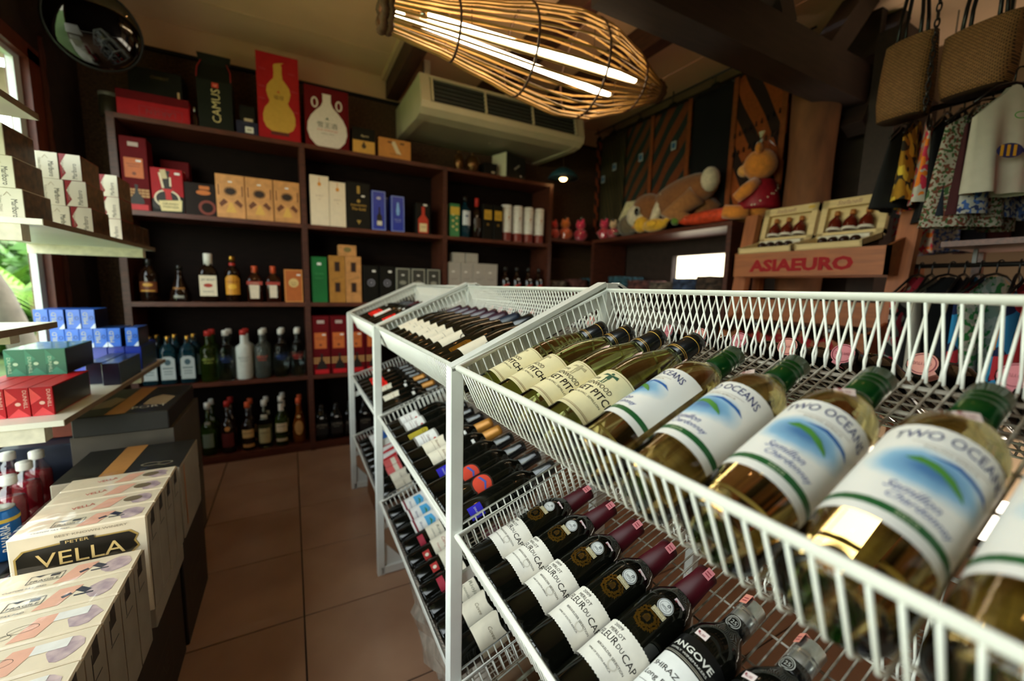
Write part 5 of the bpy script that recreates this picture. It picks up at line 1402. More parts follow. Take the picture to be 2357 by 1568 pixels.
def dun(col, txt, L, tcol, name, h=CH, w=CW, label='DUNHILL'):
    m1 = mat('carton_%s' % name, col, 0.25, var=0.08, scale=18, coat=0.3)
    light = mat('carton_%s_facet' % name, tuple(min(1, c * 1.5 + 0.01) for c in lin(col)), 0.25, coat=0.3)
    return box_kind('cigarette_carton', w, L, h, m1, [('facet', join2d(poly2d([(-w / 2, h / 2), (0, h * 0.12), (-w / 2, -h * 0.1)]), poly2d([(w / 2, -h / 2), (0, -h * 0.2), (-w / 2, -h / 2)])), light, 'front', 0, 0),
                                                      ('lettering', at2d(text2d(label, h * 0.62, w * 0.17), 0, 0, -PI / 2 if label == 'DUNHILL' else PI / 2), ink(tcol), 'front', w * 0.32 if name == 'red' else -w * 0.30, h * 0.10 if name == 'red' else -h * 0.1), ('side_print', rect2d(L * 0.96, h * 0.92), mat('carton_side_dark', '#1c1512', 0.3, var=0.4, scale=25), 'right', 0, 0),
                                                      ('crest', ell2d(w * 0.25, h * 0.12), ink(tcol), 'front', 0.0, -h * 0.05)], 0.001)


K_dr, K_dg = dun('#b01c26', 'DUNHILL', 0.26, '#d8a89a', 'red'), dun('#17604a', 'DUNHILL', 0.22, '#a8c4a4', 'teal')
for i in range(4):
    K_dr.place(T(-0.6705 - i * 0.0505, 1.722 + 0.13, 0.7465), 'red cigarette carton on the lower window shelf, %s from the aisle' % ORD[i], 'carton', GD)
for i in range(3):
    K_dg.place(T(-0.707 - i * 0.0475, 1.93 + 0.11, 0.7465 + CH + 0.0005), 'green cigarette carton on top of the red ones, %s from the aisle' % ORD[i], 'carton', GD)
K_db = box_kind('cigarette_carton', 0.052, 0.26, 0.086, mat('carton_midnight', '#16203c', 0.3, coat=0.3), [('side_print', rect2d(0.24, 0.07), mat('carton_side_blue', '#15161c', 0.3, var=0.5, scale=25), 'right', 0, 0), ('lettering', text2d('MEVIUS', 0.10, 0.014), ink('#39466a'), 'right', 0.0, 0.018)])
K_db.place(T(-0.632, 2.26, 0.7465), 'midnight blue carton along the shelf edge, next to the red cartons', 'carton', GD)
K_db.place(T(-0.690, 2.30, 0.7465), 'midnight blue carton behind the edge one', 'carton', GD)
K_nv = box_kind('cigarette_carton', 0.056, 0.24, 0.112, mat('carton_royal', '#1b2f8e', 0.3, coat=0.3, var=0.2, scale=15), [('side_print', rect2d(0.22, 0.09), mat('carton_side_navy', '#12162c', 0.3, var=0.4, scale=25), 'right', 0, 0), ('lettering', text2d('MILD SEVEN', 0.11, 0.014), ink('#3a4a86'), 'right', 0, 0)])
for i in range(5):
    K_nv.place(T(-0.645 - i * 0.058, 2.575, 0.7465), 'royal blue carton under the light blue rows, %s from the aisle' % ORD[i], 'carton', GD)
bl_m = mat('carton_sky', '#2f62c4', 0.28, var=0.12, scale=20, coat=0.3)


def skyblue(flip):
    s = -1 if flip else 1
    return box_kind('cigarette_carton', 0.0435, 0.15, 0.083, bl_m, [('white_corner', poly2d([(s * 0.0215, -0.0415), (s * 0.0215, -0.018), (s * 0.004, -0.0415)]), ink('#c9d4e6'), 'front', 0, 0), ('lettering', at2d(text2d('MILD', 0.05, 0.014), 0, 0, PI / 2), ink('#b8b48a'), 'front', -0.008, 0.004), ('ring_print', ring2d(0.013, 0.016, 0.002), ink('#16233f'), 'front', 0.011, 0.004), ('dark_side', rect2d(0.145, 0.08), MATS['carton_side_navy'], 'right', 0, 0)], 0.001)


K_sb, K_sf = skyblue(False), skyblue(True)
for i, x in enumerate((-0.641, -0.701, -0.746, -0.791, -0.836, -0.881)):
    (K_sf if i in (1, 4, 5) else K_sb).place(T(x, 2.40 + 0.115, 0.7465 + 0.1125), 'light blue carton in the lower blue row, %s from the aisle' % ORD[i], 'carton', GD)
for i, x in enumerate((-0.780, -0.826, -0.877, -0.924)):
    K_sb.place(T(x, 2.40 + 0.115, 0.7465 + 0.196), 'light blue carton in the upper blue row, %s from the aisle' % ORD[i], 'carton', GD)

# ---------------------------------------------------------------- cartons and bottles below the window shelves
GV = 'boxed wine cartons along the aisle'
m_vella = mat('vella_carton', '#d9cbb2', 0.35, var=0.10, scale=9, coat=0.5, col2='#e6d2b4')
m_grape = mat('grape_print', '#a58a9c', 0.4, var=0.35, scale=40, col2='#cdb4b0')
m_vside = mat('carton_plain_side', '#8f8372', 0.55, var=0.15, scale=10)  # plain board; on the wine cartons its darker tone paints the shaded side


def arrow2d():
    return join2d(at2d(poly2d([(-0.006, -0.012), (0.006, -0.012), (0.006, 0.012), (-0.006, 0.012)]), 0, 0, 0.9), at2d(rect2d(0.028, 0.004), 0.004, -0.014), at2d(poly2d([(-0.014, -0.004), (0.0, -0.004), (0.0, 0.004), (-0.014, 0.004)]), -0.016, -0.004, 0.6))


def frag2d():
    return join2d(frame2d(0.052, 0.026, 0.0012), at2d(text2d('FRAGILE', 0.042, 0.007), 0, -0.006), at2d(poly2d([(-0.008, 0.004), (0.008, 0.004), (0, -0.002)]), -0.012, 0.008), at2d(rect2d(0.014, 0.008), 0.012, 0.006))


def vella(w, d, h, seed, front=False, top='a'):
    r = random.Random(seed)
    pr = [('grape_print', poly2d([(w * 0.26 + 0.02 * math.cos(a) * r.uniform(0.8, 1.3), -d * 0.05 + d * 0.36 * math.sin(a)) for a in [i * PI / 6 for i in range(12)]]), m_grape, 'top', 0.02, 0.0),
          ('orange_print', poly2d([(0, -d * 0.4), (0.035, -d * 0.4), (0.055, d * 0.3), (0.02, d * 0.3)]), ink('#d8a088'), 'top', -0.01, 0)]
    if top == 'a':
        pr += [('arrow_mark', arrow2d(), ink('#1c2138'), 'top', w * 0.22, 0.004), ('fragile_mark', frag2d(), ink('#2a2c36'), 'top', -0.03, 0.0), ('lettering', text2d('CUSTOM TAX PAID', 0.06, 0.006), ink('#55505a'), 'top', -0.05, -d * 0.36)]
    elif top == 'b':
        pr += [('signature', at2d(join2d(ring2d(0.04, 0.02, 0.0008), at2d(ring2d(0.02, 0.012, 0.0008), -0.02, -0.012), at2d(rect2d(0.07, 0.0008), -0.02, -0.008, 0.5)), 0, 0), m_ink, 'top', 0.0, 0.0), ('address_label', rect2d(0.045, 0.022), ink('#dcd8d0'), 'top', w * 0.26, d * 0.15)]
    else:
        pr += [('red_lettering', at2d(text2d('VELLA', 0.04, 0.014), 0, 0, 0.3), ink('#c25a52'), 'top', -0.03, 0), ('brown_oval', ell2d(0.036, d * 0.4), ink('#6a5a44'), 'top', w * 0.27, 0)]
    if front:
        plq = poly2d([(-0.098, -0.026), (0.085, -0.026), (0.098, -0.012), (0.092, 0.002), (0.098, 0.014), (0.085, 0.026), (-0.03, 0.026), (-0.085, 0.022), (-0.098, 0.008)])
        plq2 = poly2d([(x * 1.04, y * 1.12) for x, y in plq[0]])
        pr += [('plaque_border', plq2, ink('#a88a4a', 0.35), 'front', -0.004, h / 2 - 0.055), ('plaque', plq, ink('#15120d', 0.3), 'front', -0.004, h / 2 - 0.055, 0.0018), ('lettering', text2d('VELLA', 0.145, 0.031), ink('#d9b878', 0.35), 'front', 0.0, h / 2 - 0.060, 0.0026),
               ('small_plaque', rect2d(0.055, 0.010), ink('#15120d', 0.3), 'front', -0.005, h / 2 - 0.026, 0.0028), ('small_lettering', text2d('PETER', 0.038, 0.0065), ink('#d9b878'), 'front', -0.005, h / 2 - 0.026, 0.0034), ('fine_lettering', text2d('BEST KNOWN WINERY', 0.12, 0.005), ink('#8a7c66'), 'front', 0.02, h / 2 - 0.010, 0.002)]
    pr += [('plain_side', rect2d(d * 0.98, h * 0.98), m_vside, 'right', 0, 0), ('side_marks', join2d(at2d(rect2d(0.004, 0.05), -d * 0.2, h * 0.32), at2d(rect2d(d * 0.5, 0.003), 0, h * 0.2), at2d(poly2d([(-0.014, -0.02), (0.014, -0.02), (0.012, 0.02), (-0.010, 0.016)]), 0, h * 0.42)), ink('#2c2620'), 'right', 0, 0)]  # darker side colour stands for shade on the face away from the window
    return box_kind('wine_carton', w, d, h, m_vella, pr, 0.003)


def shrink_wrap(x0, x1, y0, y1, z, name):
    v, f = [], []
    r = random.Random(int(y0 * 100))
    nx, ny = 14, 18
    for i in range(nx + 1):
        for j in range(ny + 1):
            v.append((x0 + (x1 - x0) * i / nx, y0 + (y1 - y0) * j / ny, z + 0.004 + r.uniform(0, 0.005) * (1 if 0 < i < nx else 0.3)))
    for i in range(nx):
        for j in range(ny):
            a = i * (ny + 1) + j
            f.append((a, a + ny + 1, a + ny + 2, a + 1))
    o = obj('shrink_film', mesh(v, f, m_film, True))
    return tag(o, name, 'plastic film')


m_film = pane_mat('shrink_film_plastic', (0.97, 0.97, 0.96), 0.07)
for i in range(6):
    vella(0.228, 0.0765, 0.235, 20 + i, top='aabbba'[i]).place(T(-0.434, 1.126 - i * 0.0795, 0.315), 'pale boxed-wine carton in the near wrapped row, %s from the plaque carton' % ORD[i], 'carton', GV)
for i in range(4):
    vella(0.228, 0.0735, 0.245, 40 + i, front=(i == 0), top='accc'[i]).place(T(-0.434, 1.238 + i * 0.0765, 0.365), ['boxed-wine carton with black and gold plaque on its front', 'boxed-wine carton right behind the plaque front', 'boxed-wine carton third in the raised row, red print', 'boxed-wine carton at the far end of the raised row'][i], 'carton', GV)
shrink_wrap(-0.545, -0.322, 0.70, 1.165, 0.552, 'clear wrinkled shrink film over the near carton row')
shrink_wrap(-0.545, -0.322, 1.202, 1.505, 0.612, 'clear wrinkled shrink film over the raised carton row')
c_bkraft = ink('#a8743c')
m_black_c = mat('black_carton_print', '#1b1a18', 0.4, var=0.3, scale=12)
# plain cartons carrying the rows
m_dkc = mat('shipping_carton_black', '#16130f', 0.5, var=0.3, scale=8)
for i, (y0, y1, x1, h, lab) in enumerate(((0.62, 1.02, -0.335, 0.314, 'black shipping carton under the near wine cartons'), (1.03, 1.51, -0.335, 0.314, 'black shipping carton under the plaque carton'), (1.52, 1.87, -0.330, 0.355, 'black shipping carton on the floor below the white-sided carton'))):
    k = box_kind('shipping_carton', 0.27, y1 - y0 - 0.008, h, m_dkc, [('side_print', join2d(at2d(text2d('WINE', 0.12, 0.05), 0, -0.03), at2d(frame2d(0.2, 0.12, 0.004), 0, -0.03)), ink('#3a352d'), 'right', 0, 0)], 0.003)
    k.place(T(x1 - 0.135, (y0 + y1) / 2, 0.0), lab, 'carton', 'shipping cartons on the floor')
for i, (y, h) in enumerate(((1.277, 0.049), (1.45, 0.009))):
    if h > 0.02:
        tag(obj('packing_board', box_mesh(0.24, 0.29, h, m_vside, 0.002), None, T(-0.44, 1.352 - 0.0, 0.3145)), 'flattened cardboard layer under the raised wine cartons', 'cardboard')
k = box_kind('shipping_carton', 0.285, 0.265, 0.235, m_vside, [('black_top', rect2d(0.28, 0.26), m_black_c, 'top', 0, 0), ('packing_tape', rect2d(0.055, 0.262), c_bkraft, 'top', -0.02, 0.0, 0.0012), ('rope_print', join2d(at2d(ring2d(0.05, 0.03, 0.005), 0.06, -0.07), at2d(ring2d(0.04, 0.03, 0.005), 0.095, -0.075)), ink('#6f6656'), 'top', 0, 0, 0.0014), ('side_stripe', rect2d(0.012, 0.2), ink('#a8642c'), 'right', -0.09, 0.01)], 0.003)
k.place(T(-0.4635, 1.672, 0.3555), 'white-sided carton with black top and brown tape', 'carton', 'shipping cartons on the floor')
for zz, lab in ((0.0, 'grey shipping carton on the floor near the back shelves'), (0.31, 'grey shipping carton under the patterned black one')):
    box_kind('shipping_carton', 0.28, 0.46, 0.305, mat('shipping_carton_grey', '#4c443a', 0.55, var=0.2, scale=8)).place(T(-0.545, 2.13, zz), lab, 'carton', 'shipping cartons on the floor')
k = box_kind('shipping_carton', 0.26, 0.44, 0.07, m_black_c, [('packing_tape', rect2d(0.055, 0.43), c_bkraft, 'top', -0.02, 0, 0.0010), ('picture_print', join2d(poly2d([(-0.11, -0.12), (-0.06, -0.10), (-0.05, 0.02), (-0.09, 0.06), (-0.115, -0.02)]), poly2d([(0.03, -0.10), (0.10, -0.12), (0.11, 0.0), (0.06, 0.05), (0.03, 0.0)])), ink('#a08a6c'), 'top', 0, 0), ('lettering', at2d(text2d('PORT', 0.10, 0.035), 0, 0, 0.2), ink('#c9c2b4'), 'top', 0.06, -0.14, 0.0014)], 0.003)
k.place(T(-0.545, 2.11, 0.616), 'black patterned carton with brown tape on top', 'carton', 'shipping cartons on the floor')
k = box_kind('shipping_carton', 0.16, 0.30, 0.062, mat('carton_rust', '#7a3420', 0.45, var=0.15), [('grey_top', rect2d(0.155, 0.295), ink('#8a7a68'), 'top', 0, 0)], 0.002)
k.place(T(-0.80, 2.22, 0.575), 'flat rust-red carton under the lower window shelf', 'carton', 'shipping cartons on the floor')
box_kind('shipping_carton', 0.20, 0.42, 0.572, mat('shipping_carton_navy', '#1d2436', 0.5, var=0.2), [], 0.003).place(T(-0.80, 2.20, 0.0), 'dark blue shipping carton standing behind the juice bottles', 'carton', 'shipping cartons on the floor')
# drinks
box_kind('drinks_tray', 0.245, 0.62, 0.385, mat('shipping_carton_slate', '#272a30', 0.5, var=0.2), [], 0.003).place(T(-0.820, 1.645, 0.0), 'dark carton that carries the juice bottles', 'carton', 'shipping cartons on the floor')
m_pet = pane_mat('pet_plastic', (0.93, 0.91, 0.91), 0.10)
m_juice = mat('red_juice', '#8a1826', 0.08, ior=1.33, var=0.05)
K_j = Kind('juice_bottle', MB().lathe([(0, 0), (0.030, 0), (0.033, 0.005), (0.033, 0.04), (0.030, 0.046), (0.033, 0.054), (0.033, 0.115), (0.030, 0.13), (0.020, 0.155), (0.0145, 0.166), (0.0145, 0.18), (0, 0.18)], 18).mesh(m_pet, True))
K_j.part('juice', MB().lathe([(0, 0.002), (0.029, 0.002), (0.032, 0.006), (0.032, 0.04), (0.029, 0.046), (0.032, 0.054), (0.032, 0.115), (0.0295, 0.128), (0, 0.128)], 18).mesh(m_juice, True))
K_j.part('white_cap', MB().lathe([(0.0175, 0.170), (0.0185, 0.172), (0.0185, 0.192), (0.017, 0.195), (0, 0.195)], 20).mesh(mat('white_plastic_cap', '#e6e2d8', 0.4), True))
for i, (x, y) in enumerate(((-0.752, 1.70), (-0.764, 1.815), (-0.775, 1.915), (-0.850, 1.935))):
    K_j.place(T(x, y, 0.386), 'white-capped bottle of red juice, %s' % ['nearest to the blue can', 'second in line', 'third in line', 'last one against the wall'][i], 'bottle', 'red juice bottles')
K_can = Kind('drinks_can', MB().lathe([(0, 0.003), (0.024, 0), (0.033, 0.010), (0.033, 0.125), (0.027, 0.140), (0.026, 0.145), (0, 0.143)], 20).mesh(mat('can_blue', '#1c62a8', 0.25, metal=0.4, var=0.15, scale=12), True))
K_can.part('lettering', wrap_mesh(at2d(text2d('BAVARIA', 0.075, 0.018), 0, 0, PI / 2), ink('#e9e6dc'), 0.033, 0.07))
K_can.part('gold_band', wrap_mesh(rect2d(0.10, 0.010), ink('#c9a83c', 0.35), 0.033, 0.118))
K_can.part('can_lid', MB().lathe([(0.0265, 0.145), (0.027, 0.147), (0.025, 0.1475), (0, 0.145)], 20).mesh(m_capsil, True))
K_can.place(T(-0.722, 1.585, 0.386, 0.5), 'blue beer can with white vertical lettering beside the juice bottles', 'can')
# ================================================================ wicker lamp with its two tubes
L0, L1 = Vector((0.34, 1.71, 2.17)), Vector((1.695, 1.645, 2.165))
LL = (L1 - L0).length
lamp = empty('wicker_lamp')
lamp.matrix_world = Matrix.Translation(L0) @ (L1 - L0).to_track_quat('X', 'Z').to_matrix().to_4x4()
tag(lamp, 'spindle-shaped rattan basket lamp with two bright tubes under the ceiling', 'lamp')
m_rat = mat('rattan', '#a8844a', 0.4, var=0.3, scale=20, stretch=(0.3, 4, 4))
m_rat_d = mat('dark_rattan', '#3a2314', 0.6, var=0.3)


LP = ((0, .064), (.15, .090), (.3, .133), (.45, .178), (.58, .204), (.7, .195), (.82, .145), (.92, .084), (1.0, .036))


def lr(t):
    for (a, ra), (b_, rb) in zip(LP, LP[1:]):
        if t <= b_ + 1e-9:
            u = (t - a) / (b_ - a)
            return ra + (rb - ra) * (u * u * (3 - 2 * u) * 0.4 + u * 0.6)
    return LP[-1][1]


rib_me = MB().tube([(LL * i / 24, 0, lr(i / 24)) for i in range(25)], 0.0046, 6).mesh(m_rat, True)
for k in range(30):
    o = obj('rib', rib_me, lamp)
    o.rotation_euler = (2 * PI * k / 30 + 0.03 * math.sin(k * 5.1), 0, 0)
for t in (0.20, 0.42, 0.66, 0.86):
    r = lr(t) + 0.002
    obj('hoop', MB().tube([(LL * t, r * math.cos(a), r * math.sin(a)) for a in [2 * PI * i / 36 for i in range(36)]], 0.0052, 6, closed=True).mesh(m_rat_d, True), lamp)
for t, rr_, wr_ in ((0.0, 0.066, 0.014), (0.018, 0.066, 0.012), (0.985, 0.040, 0.016), (1.0, 0.034, 0.016)):
    obj('end_binding', MB().tube([(LL * t + 0.004 * math.sin(9 * a), rr_ * math.cos(a), rr_ * math.sin(a)) for a in [2 * PI * i / 28 for i in range(28)]], wr_, 7, closed=True).mesh(mat('rattan_binding', '#5a3a1e', 0.7, var=0.4, scale=60, bump=0.4), True), lamp)
m_tube = mat('fluorescent_glow', '#ffffff', 0.4, emit='#ffe0b4', emit_s=27.0)
for p0, p1 in (((0.14, -0.062, -0.012), (1.16, -0.062, -0.012)), ((0.03, 0.0, 0.0), (1.10, 0.065, -0.045))):
    tb = obj('fluorescent_tube', MB().tube([p0, p1], 0.013, 14).mesh(m_tube, True), lamp)
    for x, y, z in (p0, p1):
        obj('tube_cap', MB().tube([(x - 0.012, y, z), (x + 0.012, y, z)], 0.0135, 12).mesh(m_capsil, True), tb)
obj('batten_bar', MB().box(0.08, 1.22, -0.018, 0.004, -0.006, 0.008).mesh(mat('batten_white', '#b8ad98', 0.5)), lamp)
for x in (0.35, 0.95):
    obj('hanging_wire', MB().tube([(x, 0, 0.02), (x, 0, 0.55)], 0.002, 5).mesh(m_rat_d), lamp)

# two small halogen downlights over the aisle (their warm sparkle shows on the bottles)
m_hal = mat('halogen_glow', '#ffffff', 0.4, emit='#ffb46a', emit_s=140.0)
for i, (x, y) in enumerate(((0.42, 0.55), (-0.35, 1.35), (0.1, 2.45))):
    d_ = empty('downlight', (x, y, ZC))
    tag(d_, ['halogen downlight in the ceiling above the near bay', 'halogen downlight in the ceiling above the carton row', 'halogen downlight in the ceiling before the liquor shelves'][i], 'downlight', 'halogen downlights')
    obj('trim_ring', MB().lathe([(0.030, 0), (0.048, 0), (0.048, -0.006), (0.030, -0.010)], 20).mesh(m_capsil, True), d_)
    obj('bulb', MB().lathe([(0, -0.012), (0.018, -0.010), (0.026, -0.002), (0.026, 0), (0, 0)], 16).mesh(m_hal, True), d_)

# ================================================================ air conditioner
ac = empty('air_conditioner', (1.40, 0.0, -0.02))
tag(ac, 'cream ceiling-mounted air conditioner above the liquor shelf', 'air conditioner')
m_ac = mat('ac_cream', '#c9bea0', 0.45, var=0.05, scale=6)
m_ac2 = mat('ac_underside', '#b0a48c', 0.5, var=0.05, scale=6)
m_dark = mat('vent_dark', '#1a1c1a', 0.6)
sec = [(3.385, 2.300), (2.83, 2.270), (2.755, 2.280), (2.715, 2.305), (2.705, 2.335), (2.745, 2.500), (3.385, 2.500)]
n = len(sec)


def extr(sec_, x0, x1, m):
    k_ = len(sec_)
    v = [(x0, y, z) for y, z in sec_] + [(x1, y, z) for y, z in sec_]
    f = [tuple(range(k_)), tuple(range(2 * k_ - 1, k_ - 1, -1))] + [(i, k_ + i, k_ + (i + 1) % k_, (i + 1) % k_) for i in range(k_)]
    return mesh(v, f, m)


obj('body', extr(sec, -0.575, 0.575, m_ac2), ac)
cap = [(3.392, 2.293), (2.83, 2.262), (2.75, 2.270), (2.705, 2.298), (2.694, 2.335), (2.737, 2.508), (3.392, 2.508)]
for s in (-1, 1):
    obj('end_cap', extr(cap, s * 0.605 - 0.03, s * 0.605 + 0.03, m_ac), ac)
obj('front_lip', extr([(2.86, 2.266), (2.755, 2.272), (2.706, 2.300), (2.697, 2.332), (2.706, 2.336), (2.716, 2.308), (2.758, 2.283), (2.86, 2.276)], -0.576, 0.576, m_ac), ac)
d = Vector((0, 2.745 - 2.705, 2.500 - 2.335)).normalized()
nrm = Vector((0, -d.z, d.y))
Mv = Matrix(((1, 0, 0, 0), (0, d.y, nrm.y, 2.705), (0, d.z, nrm.z, 2.335), (0, 0, 0, 1)))
obj('vent_recess', MB().box(-0.56, 0.56, 0.008, 0.152, 0.0005, 0.003).mesh(m_dark), ac, Mv)
for k in range(5):
    obj('louver', MB().box(-0.56, 0.56, 0.022 + k * 0.028, 0.026 + k * 0.028, 0.002, 0.014).mesh(mat('louver_grey', '#4c4f4a', 0.5)), ac, Mv)
for x in (-0.56, -0.19, 0.18, 0.555):
    obj('vent_divider', MB().box(x - 0.006, x + 0.006, 0.004, 0.156, 0.002, 0.017).mesh(m_ac), ac, Mv)
obj('top_rail', MB().box(-0.575, 0.575, 0.152, 0.168, 0.0, 0.016).mesh(m_ac), ac, Mv)
for s in (-1, 1):
    obj('hanger_bracket', MB().box(s * 0.52 - 0.02, s * 0.52 + 0.02, 2.95, 2.99, 2.5, ZC).mesh(m_ac2), ac)
obj('drain_knob', MB().ball((0.0, 3.05, 2.290), 0.014, 10).mesh(m_ac, True), ac)

# ================================================================ convex mirror in the corner
mr = empty('convex_mirror', (-0.765, 2.80, 2.325))
q = (Vector((0.1, 0.2, 1.25)) - Vector((-0.765, 2.80, 2.345))).to_track_quat('Z', 'Y').to_matrix().to_4x4()
mr.matrix_world = Matrix.Translation((-0.765, 2.80, 2.325)) @ q
tag(mr, 'round convex security mirror with black rim under the ceiling corner', 'mirror')
R_ = 0.168
obj('mirror_face', MB().lathe([(R_ * math.sin(a), 0.045 * (math.cos(a * 1.0) - 0.0) - 0.0) for a in [PI / 2 * (1 - i / 10) for i in range(11)]], 36).mesh(mat('mirror_silver', '#4a4a48', 0.04, metal=1.0, var=0.02), True), mr)
obj('rim', MB().tube([(R_ * math.cos(a), R_ * math.sin(a), 0.0) for a in [2 * PI * i / 40 for i in range(40)]], 0.008, 8, closed=True).mesh(mat('black_rubber', '#12110f', 0.35), True), mr)
obj('mirror_back', MB().lathe([(R_, -0.004), (R_ * 0.9, -0.03), (0.03, -0.05), (0, -0.05)], 30).mesh(MATS['black_rubber'], True), mr)
obj('wall_arm', MB().tube([(0, 0, -0.05), (-0.02, 0.02, -0.14), (-0.12, 0.10, -0.22)], 0.010, 8).mesh(MATS['black_rubber'], True), mr)

# ================================================================ toy shelf along the right wall
ts = empty('toy_shelf', (2.645, 2.39, 0))
tag(ts, 'dark wooden shelf unit along the right wall carrying the soft toys', 'shelf unit')
for z in (0.50, 1.165, 1.608):
    obj('shelf_board', MB().box(-0.195, 0.195, -0.69, 0.68, z - 0.028, z).mesh(m_woodx), ts)
for y in (-0.675, 0.665):
    obj('upright', MB().box(-0.195, 0.195, y - 0.015, y + 0.015, 0, 1.58).mesh(m_wood), ts)
GTOY = 'soft toys on the dark shelf'
ZT = 1.6085


def plush(name, col, rough=0.95):
    return mat('plush_' + name, col, rough, var=0.18, scale=45, sheen=0.4, bump=0.25)


p_or, p_yel, p_wht, p_brn, p_gry = plush('orange', '#d9842f'), plush('yellow', '#e0a92c'), plush('white', '#d9cbb0'), plush('brown', '#8a5630'), plush('grey', '#6a5c48')
m_eye = mat('toy_eye', '#0c0a08', 0.15)
m_bagfilm = pane_mat('toy_bag_film', (0.95, 0.95, 0.95), 0.06)
# orange bear in a spotted red dress
t = empty('teddy_bear', (2.56, 1.61, ZT), math.radians(-165))
t.scale = (1.15, 1.15, 1.15)
tag(t, 'seated orange plush bear in a dotted red dress, wrapped in clear film', 'soft toy', GTOY)
obj('body', MB().ball((0, 0, 0.105), (0.085, 0.075, 0.105), 16).mesh(p_or, True), t)
dr = obj('dress', MB().lathe([(0.100, 0.05), (0.104, 0.07), (0.090, 0.13), (0.070, 0.19), (0.055, 0.205)], 20).mesh(mat('red_dress', '#8c1022', 0.5, var=0.2), True), t)
for k in range(26):
    a, z = k * 2.4, 0.065 + (k % 7) * 0.018
    r = 0.105 - (z - 0.06) * 0.26
    obj('dress_dot', MB().ball((r * math.cos(a), r * math.sin(a), z), 0.005, 6).mesh(p_wht), dr)
hd = obj('head', MB().ball((0, -0.01, 0.285), (0.088, 0.080, 0.080), 18).mesh(p_or, True), t)
obj('muzzle', MB().ball((0, -0.085, 0.268), (0.042, 0.035, 0.032), 12).mesh(plush('light_orange', '#e6a55a'), True), hd)
obj('nose', MB().ball((0, -0.120, 0.280), (0.013, 0.009, 0.009), 8).mesh(m_eye, True), hd)
for s in (-1, 1):
    obj('eye', MB().ball((s * 0.032, -0.082, 0.305), 0.007, 8).mesh(m_eye, True), hd)
    obj('ear', MB().ball((s * 0.072, 0.0, 0.350), (0.032, 0.018, 0.032), 12).mesh(p_or, True), hd)
    obj('arm', MB().tube([(s * 0.07, 0, 0.185), (s * 0.115, -0.03, 0.14), (s * 0.11, -0.075, 0.105)], [0.030, 0.032, 0.028], 10).mesh(p_or, True), t)
    obj('leg', MB().tube([(s * 0.05, -0.03, 0.04), (s * 0.075, -0.10, 0.042), (s * 0.08, -0.145, 0.050)], [0.038, 0.038, 0.036], 10).mesh(p_or, True), t)
v, f = lathe_geo([(0.06, 0.36), (0.03, 0.395), (0.025, 0.405), (0.05, 0.44), (0.075, 0.47)], 18)
rr = random.Random(2)
obj('film_topknot', mesh([(p[0] + rr.uniform(-.012, .012), p[1] + rr.uniform(-.012, .012), p[2] + rr.uniform(-.01, .01)) for p in v], f[:-2], m_bagfilm), t)
# lying fawn-like plush
t = empty('plush_animal', (2.575, 2.22, ZT), math.radians(90))
t.scale = (1.1, 1.1, 1.1)
tag(t, 'large brown and white plush animal lying behind the duck', 'soft toy', GTOY)
obj('body', MB().ball((-0.06, 0, 0.215), (0.27, 0.11, 0.115), 20, Matrix.Rotation(0.22, 4, 'Y')).mesh(p_brn, True), t)
obj('white_rump', MB().ball((-0.245, 0.03, 0.285), (0.050, 0.065, 0.075), 14).mesh(p_wht, True), t)
hd = obj('head', MB().ball((0.245, 0.04, 0.185), (0.125, 0.095, 0.10), 18).mesh(p_brn, True), t)
obj('white_muzzle', MB().ball((0.30, 0.085, 0.135), (0.085, 0.070, 0.085), 14).mesh(p_wht, True), hd)
obj('eye', MB().ball((0.245, 0.148, 0.150), (0.022, 0.010, 0.026), 10).mesh(m_eye, True), hd)
obj('eye_ring', MB().ball((0.248, 0.142, 0.152), (0.030, 0.010, 0.034), 10).mesh(ink('#b8b4a8'), True), hd)
for s, dy in ((1, 0.05), (-1, -0.02)):
    obj('ear', MB().tube([(0.33, dy, 0.24), (0.40, dy + 0.02, 0.22), (0.47, dy + 0.04, 0.12)], [0.016, 0.040, 0.018], 10).mesh(plush('pale', '#cfc49a'), True), hd)
obj('front_leg', MB().tube([(0.08, 0.05, 0.24), (0.13, 0.07, 0.14), (0.16, 0.075, 0.05)], [0.045, 0.034, 0.030], 10).mesh(p_wht, True), t)
obj('front_leg', MB().tube([(0.10, -0.06, 0.22), (0.16, -0.05, 0.10), (0.18, -0.04, 0.04)], [0.045, 0.034, 0.030], 10).mesh(p_brn, True), t)
obj('hind_leg', MB().tube([(-0.18, 0.06, 0.20), (-0.02, 0.07, 0.10), (-0.14, 0.08, 0.05)], [0.07, 0.055, 0.036], 10).mesh(plush('tan', '#a06a3c'), True), t)
obj('hind_leg', MB().tube([(-0.20, -0.06, 0.18), (-0.10, -0.09, 0.08), (-0.24, -0.09, 0.04)], [0.07, 0.05, 0.036], 10).mesh(p_brn, True), t)
# wrapped carrot
t = empty('plush_carrot', (2.468, 1.88, ZT + 0.045), math.radians(90))
tag(t, 'long orange plush carrot wrapped in film along the shelf edge', 'soft toy', GTOY)
obj('root', MB().tube([(0.25, 0, 0.0), (0.18, 0, 0.002), (0.05, 0, 0.004), (-0.10, 0, 0.004), (-0.20, 0, 0.0), (-0.235, 0, 0)], [0.010, 0.034, 0.044, 0.044, 0.036, 0.016], 14).mesh(mat('wrapped_orange', '#d2482a', 0.3, var=0.35, scale=30, coat=0.7, bump=0.3), True), t)
obj('leaf_top', MB().ball((0.265, 0.01, 0.01), (0.035, 0.03, 0.032), 10).mesh(plush('leaf', '#5a7a24'), True), t)
obj('film_end', MB().tube([(-0.235, 0, 0), (-0.26, 0, 0.004), (-0.29, 0.0, 0.008)], [0.014, 0.022, 0.034], 10, caps=False).mesh(m_bagfilm, True), t)
